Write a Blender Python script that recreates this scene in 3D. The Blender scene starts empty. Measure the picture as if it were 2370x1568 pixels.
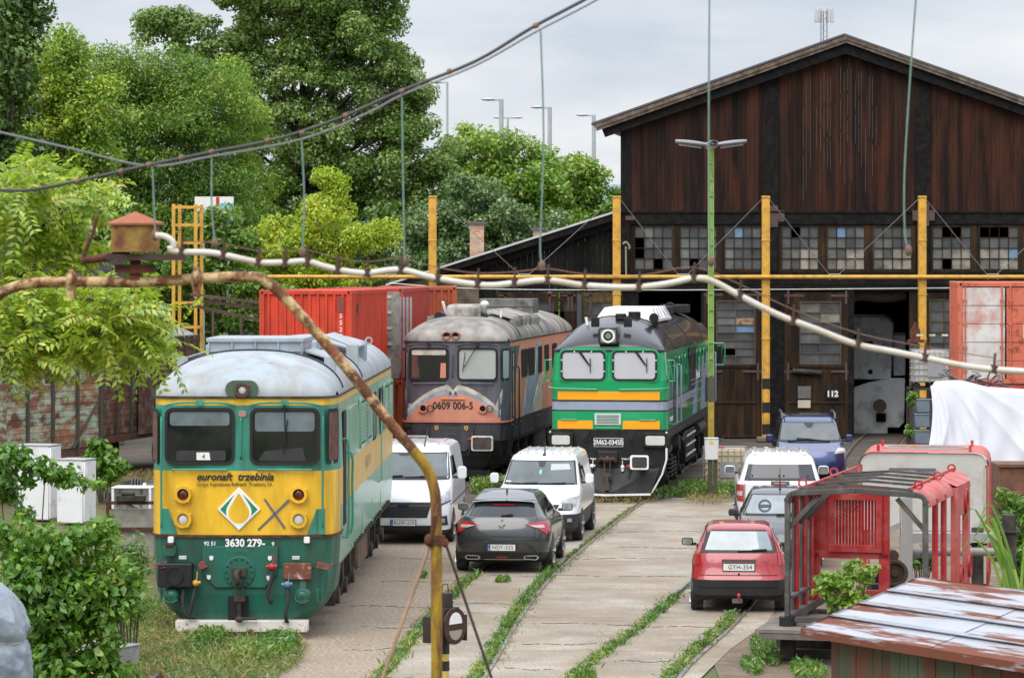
import bpy, math, random
import numpy as np
from mathutils import Vector, Matrix
random.seed(7)
RNG = np.random.default_rng(11)
SC = bpy.context.scene
COL = SC.collection
# ---------------------------------------------------------------- camera, sky, sun, exposure
F, HC, YH, CX = 7500.0, 5.85, 615.0, 1184.75          # long lens on a footbridge 5.85 m above the yard
cam = bpy.data.objects.new("camera", bpy.data.cameras.new("camera"))
COL.objects.link(cam)
cam.location = (0, 0, HC)
cam.rotation_euler = (math.radians(90), 0, 0)
cam.data.sensor_width = 36.0
cam.data.lens = F / 2369.5 * 36.0
cam.data.shift_y = -(784 - YH) / 2369.5
cam.data.clip_start, cam.data.clip_end = 0.5, 6000
cam.data.dof.use_dof = True
cam.data.dof.focus_distance = 62
cam.data.dof.aperture_fstop = 7.5
SC.camera = cam
w = bpy.data.worlds.new("World")
SC.world = w
w.use_nodes = True
SUN_EL, SUN_AZ = math.radians(52), math.radians(205)


def world_nodes():
    nt = w.node_tree
    N, Lk = nt.nodes, nt.links
    N.clear()
    out = N.new("ShaderNodeOutputWorld")
    sky = N.new("ShaderNodeTexSky")
    sky.sky_type = "NISHITA"
    sky.sun_disc = False
    sky.sun_elevation, sky.sun_rotation = SUN_EL, SUN_AZ
    b1 = N.new("ShaderNodeBackground")
    b1.inputs[1].default_value = 0.10
    Lk.new(sky.outputs[0], b1.inputs[0])
    tc = N.new("ShaderNodeTexCoord")
    mp = N.new("ShaderNodeMapping")
    mp.inputs["Scale"].default_value = (3.0, 3.0, 12.0)
    Lk.new(tc.outputs["Generated"], mp.inputs[0])
    no = N.new("ShaderNodeTexNoise")
    no.inputs["Scale"].default_value = 2.3
    no.inputs["Detail"].default_value = 7
    no.inputs["Roughness"].default_value = 0.55
    Lk.new(mp.outputs[0], no.inputs[0])
    cr = N.new("ShaderNodeValToRGB")
    e = cr.color_ramp.elements
    e[0].position, e[0].color = 0.34, (0.56, 0.61, 0.71, 1)
    e[1].position, e[1].color = 0.66, (0.87, 0.88, 0.91, 1)
    Lk.new(no.outputs[0], cr.inputs[0])
    sx = N.new("ShaderNodeSeparateXYZ")
    Lk.new(tc.outputs["Generated"], sx.inputs[0])
    mr = N.new("ShaderNodeMapRange")
    mr.inputs[1].default_value, mr.inputs[2].default_value = 0.10, 0.9
    mr.inputs[3].default_value, mr.inputs[4].default_value = 0.74, 2.1
    Lk.new(sx.outputs[2], mr.inputs[0])
    b2 = N.new("ShaderNodeBackground")
    Lk.new(cr.outputs[0], b2.inputs[0])
    Lk.new(mr.outputs[0], b2.inputs[1])
    mx = N.new("ShaderNodeMixShader")
    mx.inputs[0].default_value = 0.9
    Lk.new(b1.outputs[0], mx.inputs[1])
    Lk.new(b2.outputs[0], mx.inputs[2])
    Lk.new(mx.outputs[0], out.inputs[0])


world_nodes()
sun = bpy.data.objects.new("sun", bpy.data.lights.new("sun", "SUN"))
COL.objects.link(sun)
sun.data.energy = 1.5
sun.data.angle = math.radians(45)
sun.data.color = (1.0, 0.955, 0.88)
sun.rotation_euler = (math.radians(90) - SUN_EL, 0, math.radians(180) - SUN_AZ)
SC.view_settings.view_transform = "Standard"
SC.view_settings.look = "None"
SC.view_settings.exposure = 0.52
SC.view_settings.gamma = 1.0
SC.render.film_transparent = False


# ---------------------------------------------------------------- helpers
def P(px, py, Y):
    return Vector(((px - CX) * Y / F, Y, HC - (py - YH) * Y / F))


def G(px, py, z=0.0):
    return P(px, py, F * (HC - z) / (py - YH))


def srgb(h):
    h = h.lstrip("#")
    c = [int(h[i:i + 2], 16) / 255 for i in (0, 2, 4)]
    return tuple(x / 12.92 if x <= 0.04045 else ((x + 0.055) / 1.055) ** 2.4 for x in c)


def thing(name, label, cat, loc=(0, 0, 0), rz=0.0, group=None):
    o = bpy.data.objects.new(name, None)
    o.empty_display_size = 0.2
    COL.objects.link(o)
    o.location = loc
    o.rotation_euler = (0, 0, rz)
    return tag(o, label, cat, group)


def tag(o, label, cat, group=None, kind=None):
    o["label"], o["category"] = label, cat
    if group:
        o["group"] = group
    if kind:
        o["kind"] = kind
    return o


def struct(o, kind="structure"):
    o["kind"] = kind
    return o


KIDS = {}


def copy_tree(o, parent=None):
    c = o.copy()
    COL.objects.link(c)
    if parent is not None:
        c.parent = parent
        KIDS.setdefault(parent.name, []).append(c)
    for k in KIDS.get(o.name, []):
        copy_tree(k, c)
    return c


def link(name, data, parent=None):
    o = bpy.data.objects.new(name, data)
    COL.objects.link(o)
    if parent is not None:
        o.parent = parent
        KIDS.setdefault(parent.name, []).append(o)
    return o


def rrect(x0, z0, x1, z1, r, n=4):
    r = min(r, abs(x1 - x0) / 2 - 1e-4, abs(z1 - z0) / 2 - 1e-4)
    out = []
    for cx, cz, a in ((x1 - r, z0 + r, -90), (x1 - r, z1 - r, 0), (x0 + r, z1 - r, 90), (x0 + r, z0 + r, 180)):
        for i in range(n + 1):
            t = math.radians(a + 90 * i / n)
            out.append((cx + r * math.cos(t), cz + r * math.sin(t)))
    return out


def circ(cx, cz, r, n=20, rz=None):
    return [(cx + r * math.cos(2 * math.pi * i / n), cz + (rz or r) * math.sin(2 * math.pi * i / n)) for i in range(n)]


def smooth_path(pts, k=6):
    pts = [Vector(p) for p in pts]
    out = []
    for i in range(len(pts) - 1):
        p0, p1, p2, p3 = pts[max(i - 1, 0)], pts[i], pts[i + 1], pts[min(i + 2, len(pts) - 1)]
        for j in range(k):
            t = j / k
            out.append(0.5 * ((2 * p1) + (p2 - p0) * t + (2 * p0 - 5 * p1 + 4 * p2 - p3) * t * t + (3 * p1 - p0 - 3 * p2 + p3) * t ** 3))
    out.append(pts[-1])
    return out


class MB:
    """collects shapes and links them as ONE mesh object"""

    def __init__(s):
        s.v, s.f, s.m, s.c, s.T, s.st = [], [], [], 0, None, []

    def add(s, vs, fs, m=None):
        b = len(s.v)
        s.st.append((b, len(s.f)))
        if s.T is not None:
            vs = [s.T @ Vector(v) for v in vs]
        s.v.extend(tuple(v) for v in vs)
        s.f.extend(tuple(i + b for i in f) for f in fs)
        s.m.extend([s.c if m is None else m] * len(fs))
        return s

    def box(s, x0, y0, z0, x1, y1, z1, m=None):
        x0, x1 = min(x0, x1), max(x0, x1)
        y0, y1 = min(y0, y1), max(y0, y1)
        z0, z1 = min(z0, z1), max(z0, z1)
        return s.add([(x0, y0, z0), (x1, y0, z0), (x1, y1, z0), (x0, y1, z0), (x0, y0, z1), (x1, y0, z1), (x1, y1, z1), (x0, y1, z1)],
                     [(0, 3, 2, 1), (4, 5, 6, 7), (0, 1, 5, 4), (1, 2, 6, 5), (2, 3, 7, 6), (3, 0, 4, 7)], m)

    def bar(s, p, q, a, b=None, m=None, up=(0, 0, 1)):
        """square bar of section a x b from p to q"""
        b = b or a
        p, q = Vector(p), Vector(q)
        d = (q - p).normalized()
        u = Vector(up)
        if abs(d.dot(u)) > 0.98:
            u = Vector((0, 1, 0))
        x = d.cross(u).normalized() * a / 2
        y = x.cross(d).normalized() * b / 2
        vs = [e + i * x + j * y for e in (p, q) for i, j in ((-1, -1), (1, -1), (1, 1), (-1, 1))]
        return s.add(vs, [(3, 2, 1, 0), (4, 5, 6, 7), (0, 1, 5, 4), (1, 2, 6, 5), (2, 3, 7, 6), (3, 0, 4, 7)], m)

    def prism(s, poly, a0, a1, ax="y", m=None):
        """polygon pushed along an axis; poly (x,z) for y, (y,z) for x, (x,y) for z; front face at a0"""
        n = len(poly)
        mk = {"y": lambda p, a: (p[0], a, p[1]), "x": lambda p, a: (a, p[0], p[1]), "z": lambda p, a: (p[0], p[1], a)}[ax]
        vs = [mk(p, a0) for p in poly] + [mk(p, a1) for p in poly]
        fs = [tuple(range(n)), tuple(range(2 * n - 1, n - 1, -1))] + [(i, i + n, (i + 1) % n + n, (i + 1) % n) for i in range(n)]
        return s.add(vs, fs, m)

    def ringp(s, po, pi, a0, a1, ax="y", m=None):
        n = len(po)
        mk = {"y": lambda p, a: (p[0], a, p[1]), "x": lambda p, a: (a, p[0], p[1]), "z": lambda p, a: (p[0], p[1], a)}[ax]
        vs = [mk(p, a) for a in (a0, a1) for q in (po, pi) for p in q]
        fs = []
        for i in range(n):
            j = (i + 1) % n
            fs += [(i, j, n + j, n + i), (2 * n + i, 3 * n + i, 3 * n + j, 2 * n + j), (i, 2 * n + i, 2 * n + j, j), (n + i, n + j, 3 * n + j, 3 * n + i)]
        return s.add(vs, fs, m)

    def tube(s, path, r, n=8, m=None, caps=True):
        path = [Vector(p) for p in path]
        R = r if hasattr(r, "__len__") else [r] * len(path)
        vs, fs = [], []
        ref = None
        for i, p in enumerate(path):
            d = (path[min(i + 1, len(path) - 1)] - path[max(i - 1, 0)])
            d = d.normalized() if d.length > 1e-9 else Vector((0, 0, 1))
            if ref is None:
                ref = Vector((0, 0, 1)) if abs(d.z) < 0.9 else Vector((1, 0, 0))
            x = (ref - d * ref.dot(d)).normalized()
            ref = x
            y = d.cross(x)
            for k in range(n):
                t = 2 * math.pi * k / n
                vs.append(p + (x * math.cos(t) + y * math.sin(t)) * R[i])
        for i in range(len(path) - 1):
            for k in range(n):
                a, b = i * n + k, i * n + (k + 1) % n
                fs.append((a, b, b + n, a + n))
        if caps:
            fs.append(tuple(range(n - 1, -1, -1)))
            e = (len(path) - 1) * n
            fs.append(tuple(range(e, e + n)))
        return s.add(vs, fs, m)

    def cyl(s, p, q, r0, r1=None, n=16, m=None):
        return s.tube([p, q], [r0, r0 if r1 is None else r1], n, m)

    def grid(s, fn, nu, nv, m=None, flip=False):
        vs = [fn(i / nu, j / nv) for j in range(nv + 1) for i in range(nu + 1)]
        fs = []
        for j in range(nv):
            for i in range(nu):
                a = j * (nu + 1) + i
                q = (a, a + 1, a + nu + 2, a + nu + 1)
                fs.append(q[::-1] if flip else q)
        return s.add(vs, fs, m)

    def ball(s, c, rx, ry, rz, nu=16, nv=10, m=None):
        return s.grid(lambda u, v: (c[0] + rx * math.cos(2 * math.pi * u) * math.sin(math.pi * v), c[1] + ry * math.sin(2 * math.pi * u) * math.sin(math.pi * v), c[2] - rz * math.cos(math.pi * v)), nu, nv, m)

    def build(s, name, mats, parent=None, bevel=0.0, angle=38, seg=1, smooth=True):
        me = bpy.data.meshes.new(name)
        me.from_pydata(s.v, [], s.f)
        for mt in (mats if isinstance(mats, (list, tuple)) else [mats]):
            me.materials.append(mt)
        if any(s.m):
            me.polygons.foreach_set("material_index", s.m)
        me.update()
        if smooth:
            me.polygons.foreach_set("use_smooth", [True] * len(me.polygons))
            me.set_sharp_from_angle(angle=math.radians(angle))
        o = link(name, me, parent)
        if bevel:
            b = o.modifiers.new("bevel", "BEVEL")
            b.width, b.segments, b.limit_method, b.angle_limit = bevel, seg, "ANGLE", math.radians(40)
        return o


def build_each(b, name, mats, parent=None, per=1, **k):
    """every PER shapes of the collector become an object of their own"""
    cuts = b.st[::per] + [(len(b.v), len(b.f))]
    out = []
    for (v0, f0), (v1, f1) in zip(cuts[:-1], cuts[1:]):
        q = MB()
        q.v, q.m = b.v[v0:v1], b.m[f0:f1]
        q.f = [tuple(i - v0 for i in f) for f in b.f[f0:f1]]
        out.append(q.build(name, mats, parent, **k))
    return out


def np_mesh(name, V, Fq, mat, parent=None, k=4):
    """big mesh of k-gons from arrays"""
    me = bpy.data.meshes.new(name)
    nf = len(Fq)
    me.vertices.add(len(V))
    me.vertices.foreach_set("co", np.ascontiguousarray(V, dtype=np.float32).ravel())
    me.loops.add(nf * k)
    me.loops.foreach_set("vertex_index", np.ascontiguousarray(Fq, dtype=np.int32).ravel())
    me.polygons.add(nf)
    me.polygons.foreach_set("loop_start", np.arange(0, nf * k, k, dtype=np.int32))
    me.update(calc_edges=True)
    me.validate()
    for mt in (mat if isinstance(mat, (list, tuple)) else [mat]):
        me.materials.append(mt)
    return link(name, me, parent)


def txt(s, size, loc, parent, mat, side=None, bold=0.0, shear=0.0, sx=1.0, name="lettering", space=1.0):
    cu = bpy.data.curves.new(name, "FONT")
    cu.body, cu.size, cu.offset, cu.shear, cu.space_character = s, size, bold, shear, space
    cu.align_x, cu.align_y = "CENTER", "CENTER"
    cu.extrude = 0.001
    cu.resolution_u = 4
    cu.materials.append(mat)
    tmp = bpy.data.objects.new(name, cu)
    me = bpy.data.meshes.new_from_object(tmp)
    bpy.data.objects.remove(tmp)
    bpy.data.curves.remove(cu)
    if not me.materials:
        me.materials.append(mat)
    o = link(name, me, parent)
    o.location = loc
    o.rotation_euler = {None: (math.pi / 2, 0, 0), "R": (math.pi / 2, 0, math.pi / 2), "V": (math.pi / 2, math.pi / 2, 0)}[side]
    o.scale = (sx, 1, 1)
    return o


# ---------------------------------------------------------------- materials
MATS = {}


def mat(name, col, rough=0.6, metal=0.0, var=0.12, vs=2.5, dirt=None, amt=0.5, ds=4.0, soft=0.12, streak=0.0, bump=0.0, bs=60.0, coat=0.0, spec=0.5, island=0.0, col2=None, fine=0.0, drough=None, stretch=None):
    if name in MATS:
        return MATS[name]
    if isinstance(col, str):
        col = srgb(col)
    if isinstance(dirt, str):
        dirt = srgb(dirt)
    if isinstance(col2, str):
        col2 = srgb(col2)
    m = bpy.data.materials.new(name)
    m.use_nodes = True
    nt = m.node_tree
    N, L = nt.nodes, nt.links
    bs_ = N["Principled BSDF"]
    bs_.inputs["Roughness"].default_value = rough
    bs_.inputs["Metallic"].default_value = metal
    bs_.inputs["Coat Weight"].default_value = coat
    bs_.inputs["Coat Roughness"].default_value = 0.04
    bs_.inputs["Specular IOR Level"].default_value = spec
    tc = N.new("ShaderNodeTexCoord")

    def noise(scale, det=6, stretch=None, rg=0.6, off=0.0):
        mp = N.new("ShaderNodeMapping")
        mp.inputs["Scale"].default_value = stretch or (1, 1, 1)
        mp.inputs["Location"].default_value = (off, off * 0.7, off * 1.3)
        L.new(tc.outputs["Object"], mp.inputs[0])
        n = N.new("ShaderNodeTexNoise")
        n.inputs["Scale"].default_value = scale
        n.inputs["Detail"].default_value = det
        n.inputs["Roughness"].default_value = rg
        L.new(mp.outputs[0], n.inputs[0])
        return n.outputs[0]

    def maprange(src, a, b, c=0.0, d=1.0):
        r = N.new("ShaderNodeMapRange")
        for i, x in zip((1, 2, 3, 4), (a, b, c, d)):
            r.inputs[i].default_value = x
        L.new(src, r.inputs[0])
        return r.outputs[0]

    def mix(fac, a, b, mode="MIX"):
        x = N.new("ShaderNodeMix")
        x.data_type, x.blend_type = "RGBA", mode
        for i, v in ((0, fac), (6, a), (7, b)):
            if hasattr(v, "is_linked"):
                L.new(v, x.inputs[i])
            else:
                x.inputs[i].default_value = v if i == 0 else (*v[:3], 1)
        return x.outputs[2]

    cur = (*col, 1)
    if island:
        ge = N.new("ShaderNodeNewGeometry")
        r = ge.outputs["Random Per Island"]
        if col2:
            cur = mix(r, col, col2)
        hv = N.new("ShaderNodeHueSaturation")
        if hasattr(cur, "is_linked"):
            L.new(cur, hv.inputs["Color"])
        else:
            hv.inputs["Color"].default_value = cur
        wn = N.new("ShaderNodeTexWhiteNoise")
        wn.noise_dimensions = "1D"
        L.new(r, wn.inputs["W"])
        L.new(maprange(wn.outputs["Value"], 0, 1, 1 - island, 1 + island), hv.inputs["Value"])
        cur = hv.outputs[0]
    elif col2:
        cur = mix(maprange(noise(vs * 0.6, 4, off=3.1), 0.4, 0.6), col, col2)
    if var:
        sc = noise(vs, 6, (1, 1, 0.25) if streak else None)
        g = N.new("ShaderNodeCombineColor")
        mr = maprange(sc, 0.3, 0.7, 1 - var, 1 + var * 0.6)
        for i in range(3):
            L.new(mr, g.inputs[i])
        cur = mix(1.0, cur, g.outputs[0], "MULTIPLY")
    if fine:
        g = N.new("ShaderNodeCombineColor")
        mr = maprange(noise(vs * 25, 3), 0.3, 0.7, 1 - fine, 1 + fine * 0.7)
        for i in range(3):
            L.new(mr, g.inputs[i])
        cur = mix(1.0, cur, g.outputs[0], "MULTIPLY")
    if dirt:
        st = stretch or ((1, 1, 1) if not streak else (1, 1, streak))
        th = 0.72 - amt * 0.45
        fac = maprange(noise(ds, 9, st, 0.65, 7.3), th - soft, th + soft)
        cur = mix(fac, cur, dirt)
        if drough is not None:
            L.new(maprange(fac, 0, 1, rough, drough), bs_.inputs["Roughness"])
        if metal:
            L.new(maprange(fac, 0, 1, metal, 0), bs_.inputs["Metallic"])
    if hasattr(cur, "is_linked"):
        L.new(cur, bs_.inputs["Base Color"])
    else:
        bs_.inputs["Base Color"].default_value = cur
    if bump:
        bp = N.new("ShaderNodeBump")
        bp.inputs["Strength"].default_value = bump
        bp.inputs["Distance"].default_value = 0.02
        L.new(noise(bs, 4), bp.inputs["Height"])
        L.new(bp.outputs[0], bs_.inputs["Normal"])
    MATS[name] = m
    return m


def leafmat(name, c1, c2, c3=None, trans=0.35, gloss=0.07):
    m = bpy.data.materials.new(name)
    m.use_nodes = True
    nt = m.node_tree
    N, L = nt.nodes, nt.links
    N.clear()
    out = N.new("ShaderNodeOutputMaterial")
    ge = N.new("ShaderNodeNewGeometry")
    cr = N.new("ShaderNodeValToRGB")
    cr.color_ramp.elements[0].color = (*c1, 1)
    cr.color_ramp.elements[1].color = (*c2, 1)
    if c3:
        e = cr.color_ramp.elements.new(0.93)
        e.color = (*c2, 1)
        cr.color_ramp.elements[-1].color = (*c3, 1)
    tc = N.new("ShaderNodeTexCoord")
    no = N.new("ShaderNodeTexNoise")
    no.inputs["Scale"].default_value = 0.45
    no.inputs["Detail"].default_value = 3
    L.new(tc.outputs["Object"], no.inputs[0])
    mr = N.new("ShaderNodeMapRange")
    mr.inputs[1].default_value, mr.inputs[2].default_value = 0.35, 0.65
    mr.inputs[3].default_value, mr.inputs[4].default_value = -0.28, 0.28
    L.new(no.outputs[0], mr.inputs[0])
    ad = N.new("ShaderNodeMath")
    ad.use_clamp = True
    L.new(ge.outputs["Random Per Island"], ad.inputs[0])
    L.new(mr.outputs[0], ad.inputs[1])
    L.new(ad.outputs[0], cr.inputs[0])
    d = N.new("ShaderNodeBsdfDiffuse")
    t = N.new("ShaderNodeBsdfTranslucent")
    g = N.new("ShaderNodeBsdfGlossy")
    g.inputs["Roughness"].default_value = 0.42
    for s in (d, t):
        L.new(cr.outputs[0], s.inputs["Color"])
    m1, m2 = N.new("ShaderNodeMixShader"), N.new("ShaderNodeMixShader")
    m1.inputs[0].default_value, m2.inputs[0].default_value = trans, gloss
    L.new(d.outputs[0], m1.inputs[1])
    L.new(t.outputs[0], m1.inputs[2])
    L.new(m1.outputs[0], m2.inputs[1])
    L.new(g.outputs[0], m2.inputs[2])
    L.new(m2.outputs[0], out.inputs[0])
    MATS[name] = m
    return m


RUSTC = "#6d3b22"
black = mat("black_paint", (0.012, 0.012, 0.013), 0.45, var=0.2)
rubber = mat("rubber", (0.012, 0.012, 0.012), 0.75)
tyre_m = mat("tyre_rubber", (0.022, 0.022, 0.022), 0.85, dirt=(0.09, 0.08, 0.065), amt=0.35, ds=12)
chrome = mat("chrome", (0.75, 0.75, 0.77), 0.15, 1.0, var=0)
steel = mat("worn_steel", (0.25, 0.24, 0.23), 0.45, 0.7, dirt=RUSTC, amt=0.45, ds=8)
rust = mat("rust", "#70402a", 0.85, var=0.35, vs=6, dirt="#3a2018", amt=0.5, ds=9, bump=0.4)
grime = mat("underframe_grime", (0.022, 0.020, 0.018), 0.75, var=0.4, vs=6, dirt=(0.075, 0.058, 0.043), amt=0.45, ds=5, bump=0.3)
white_ink = mat("white_ink", (0.78, 0.78, 0.76), 0.6, var=0.08, vs=9)
black_ink = mat("black_ink", (0.015, 0.015, 0.015), 0.6, var=0)
glass_dark = mat("dark_glass", (0.012, 0.014, 0.015), 0.06, var=0.3, vs=1.5, spec=0.6, coat=0.4)
plate_white = mat("plate_white", (0.72, 0.73, 0.72), 0.4, var=0.05)
plate_blue = mat("plate_blue", (0.02, 0.09, 0.42), 0.4, var=0)
# ---------------------------------------------------------------- ground, tracks
def sheet(name, pts, z, m, kind="structure"):
    b = MB()
    b.add([(x, y, z) for x, y in pts], [tuple(range(len(pts)))])
    o = b.build(name, m, smooth=False)
    return struct(o, kind)


def gp(px, py):
    g = G(px, py)
    return (g.x, g.y)


def concrete_mat():
    m = mat("old_concrete", (0.37, 0.33, 0.268), 0.9, var=0.3, vs=0.9, dirt=(0.235, 0.18, 0.122), amt=0.40, ds=0.5, soft=0.16, bump=0.7, bs=30, fine=0.42, streak=2.0)
    nt = m.node_tree
    N, L = nt.nodes, nt.links
    bs_ = N["Principled BSDF"]
    src = bs_.inputs["Base Color"].links[0].from_socket
    tc = N.new("ShaderNodeTexCoord")
    sp = N.new("ShaderNodeSeparateXYZ")
    L.new(tc.outputs["Object"], sp.inputs[0])

    def math_(op, a, b=0.0):
        x = N.new("ShaderNodeMath")
        x.operation = op
        for i, v in enumerate((a, b)):
            if hasattr(v, "is_linked"):
                L.new(v, x.inputs[i])
            else:
                x.inputs[i].default_value = v
        return x.outputs[0]

    no = N.new("ShaderNodeTexNoise")
    no.inputs["Scale"].default_value = 1.6
    no.inputs["Detail"].default_value = 8
    no.inputs["Roughness"].default_value = 0.7
    L.new(tc.outputs["Object"], no.inputs[0])
    yy = math_("ADD", sp.outputs[1], math_("MULTIPLY", math_("SUBTRACT", no.outputs[0], 0.5), 0.5))
    lane = math_("FLOOR", math_("MULTIPLY", sp.outputs[0], 0.37))
    yy2 = math_("ADD", yy, math_("MULTIPLY", lane, 0.77))
    f = None
    for per, wd, base in ((4.7, 0.0065, yy2), (1.63, 0.010, math_("ADD", yy2, math_("MULTIPLY", no.outputs[0], 1.1)))):
        fr = math_("FRACT", math_("DIVIDE", base, per))
        ln = math_("LESS_THAN", math_("ABSOLUTE", math_("SUBTRACT", fr, 0.5)), wd)
        if per < 2:                                 # weaker broken cracks
            n2 = N.new("ShaderNodeTexNoise")
            n2.inputs["Scale"].default_value = 0.55
            n2.inputs["Detail"].default_value = 3
            L.new(tc.outputs["Object"], n2.inputs[0])
            ln = math_("MULTIPLY", ln, math_("GREATER_THAN", n2.outputs[0], 0.585))
        f = ln if f is None else math_("MAXIMUM", f, ln)
    x = N.new("ShaderNodeMix")
    x.data_type = "RGBA"
    L.new(math_("MULTIPLY", f, 0.45), x.inputs[0])
    L.new(src, x.inputs[6])
    x.inputs[7].default_value = (0.085, 0.065, 0.045, 1)
    n3 = N.new("ShaderNodeTexNoise")
    n3.inputs["Scale"].default_value = 0.42
    n3.inputs["Detail"].default_value = 9
    n3.inputs["Roughness"].default_value = 0.68
    L.new(tc.outputs["Object"], n3.inputs[0])
    r3 = N.new("ShaderNodeMapRange")
    r3.inputs[1].default_value, r3.inputs[2].default_value, r3.inputs[4].default_value = .56, .72, .55
    L.new(n3.outputs[0], r3.inputs[0])
    # loose brown grit over the slabs between the first two tracks
    n4 = N.new("ShaderNodeTexNoise")
    n4.inputs["Scale"].default_value = 0.9
    n4.inputs["Detail"].default_value = 10
    n4.inputs["Roughness"].default_value = 0.75
    L.new(tc.outputs["Object"], n4.inputs[0])
    edge = math_("ADD", math_("MULTIPLY", math_("SUBTRACT", sp.outputs[1], 46.0), 0.085), -1.75)
    dist = math_("SUBTRACT", math_("ADD", edge, math_("MULTIPLY", math_("SUBTRACT", n4.outputs[0], 0.5), 4.2)), sp.outputs[0])
    r4 = N.new("ShaderNodeMapRange")
    r4.inputs[1].default_value, r4.inputs[2].default_value, r4.inputs[4].default_value = -.1, .5, .75
    L.new(dist, r4.inputs[0])
    n5 = N.new("ShaderNodeTexNoise")
    n5.inputs["Scale"].default_value = 17
    n5.inputs["Detail"].default_value = 4
    L.new(tc.outputs["Object"], n5.inputs[0])
    c5 = N.new("ShaderNodeValToRGB")
    c5.color_ramp.elements[0].position, c5.color_ramp.elements[0].color = .35, (.15, .105, .07, 1)
    c5.color_ramp.elements[1].position, c5.color_ramp.elements[1].color = .66, (.42, .34, .25, 1)
    L.new(n5.outputs[0], c5.inputs[0])
    g4 = N.new("ShaderNodeMix")
    g4.data_type = "RGBA"
    L.new(r4.outputs[0], g4.inputs[0])
    L.new(x.outputs[2], g4.inputs[6])
    L.new(c5.outputs[0], g4.inputs[7])
    x = g4
    y = N.new("ShaderNodeMix")
    y.data_type = "RGBA"
    L.new(r3.outputs[0], y.inputs[0])
    L.new(x.outputs[2], y.inputs[6])
    y.inputs[7].default_value = (0.13, 0.115, 0.095, 1)
    L.new(y.outputs[2], bs_.inputs["Base Color"])
    return m


concrete = concrete_mat()
soil = mat("yard_soil", (0.105, 0.083, 0.062), 0.95, var=0.35, vs=0.8, dirt=(0.06, 0.048, 0.038), amt=0.5, ds=0.9, bump=0.8, bs=14, fine=0.3)
meadow = mat("dry_meadow", (0.15, 0.115, 0.06), 0.95, var=0.35, vs=1.2, dirt=(0.085, 0.105, 0.03), amt=0.5, ds=0.6, bump=0.8, bs=18, fine=0.35)
gravel_m = mat("brown_gravel", (0.24, 0.185, 0.13), 0.95, var=0.3, vs=1.5, dirt=(0.12, 0.085, 0.055), amt=0.42, ds=0.9, bump=0.9, bs=26, fine=0.45)
sheet("ground", [(-2500, -60), (2500, -60), (2500, 4200), (-2500, 4200)], -0.03, meadow)
sheet("yard_ground", [(-7, 81), (-2, 79), (14, 76), (30, 70), (30, 113), (-16, 113), (-12, 95)], -0.016, soil)
sheet("gravel_path", [gp(1640, 1500), (2.5, 20), (14, 20), (14, 76), (6, 78), gp(1750, 1400)], -0.011, gravel_m)
pav = [(-3.4, 20), (-3.55, 40), (-3.5, 52), (-3.1, 66), (-2.9, 76)] + [gp(*p) for p in ((1080, 1170), (1230, 1166), (1300, 1150), (1440, 1160), (1570, 1157), (1690, 1160), (1716, 1166), (1735, 1230), (1800, 1400), (1775, 1440), (1690, 1500), (1620, 1568))] + [(2.5, 30), (2.2, 20)]
sheet("concrete_pavement", pav, -0.004, concrete)
slab_m = mat("pale_concrete", (0.31, 0.275, 0.23), 0.9, var=0.25, vs=1.2, dirt=(0.2, 0.16, 0.12), amt=0.4, ds=1.4, fine=0.2)
sheet("concrete_path", [gp(1440, 1163), gp(1700, 1161), gp(1692, 1152), gp(1500, 1150)], 0.002, slab_m)

crk = MB()
for (xa, ya), (xb, yb) in [((1035, 1395), (1235, 1397)), ((1130, 1330), (1250, 1332)), ((980, 1440), (1100, 1442)), ((880, 1568), (960, 1566)), ((780, 1505), (920, 1498)), ((830, 1450), (960, 1452)), ((810, 1400), (1010, 1404)),
                           ((880, 1345), (1060, 1342)), ((900, 1290), (1045, 1292)), ((1290, 1330), (1595, 1334)), ((1330, 1292), (1540, 1290)), ((1420, 1265), (1640, 1268)), ((1380, 1230), (1650, 1228)), ((1440, 1195), (1690, 1193)),
                           ((1230, 1440), (1470, 1444)), ((1200, 1490), (1380, 1488)), ((1500, 1448), (1690, 1451)), ((1540, 1395), (1740, 1394)), ((1420, 1530), (1560, 1527)), ((1300, 1175), (1460, 1172)), ((1480, 1218), (1500, 1300)), ((1150, 1545), (1280, 1548)), ((1370, 1440), (1400, 1470))]:
    n = 22
    pts = []
    for i in range(n + 1):
        f = i / n
        g_ = G(xa + (xb - xa) * f, ya + (yb - ya) * f)
        pts.append((g_.x, g_.y + random.gauss(0, .035) + .10 * math.sin(f * 7 + xa)))
    for i in range(n):
        if random.random() < .16:
            continue
        w0, w1 = random.uniform(.008, .045), random.uniform(.008, .045)
        (x0, y0), (x1, y1) = pts[i], pts[i + 1]
        crk.add([(x0, y0 - w0, .0), (x1, y1 - w1, .0), (x1, y1 + w1, .0), (x0, y0 + w0, .0)], [(0, 1, 2, 3)])
struct(crk.build("pavement_cracks", mat("crack_dirt", (0.085, 0.065, 0.045), 0.95, var=.4), smooth=False))
rail_m = mat("rail_steel", (0.30, 0.29, 0.28), 0.38, 0.6, dirt="#5a3a28", amt=0.3, ds=1.5, streak=0.2)
gap_m = mat("flange_gap", (0.035, 0.028, 0.02), 0.95, var=0.4)


def offs(path, d):
    out = []
    for i, p in enumerate(path):
        t = (Vector(path[min(i + 1, len(path) - 1)]) - Vector(path[max(i - 1, 0)]))
        t = Vector((t.x, t.y, 0)).normalized()
        out.append(Vector((p[0] + t.y * d, p[1] - t.x * d, p[2] if len(p) > 2 else 0)))
    return out


def ribbon(b, path, d0, d1, z):
    a, c = offs(path, d0), offs(path, d1)
    vs = [(p.x, p.y, z) for p in a] + [(p.x, p.y, z) for p in c]
    n = len(a)
    b.add(vs, [(i, i + n, i + n + 1, i + 1) for i in range(n - 1)])


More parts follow.
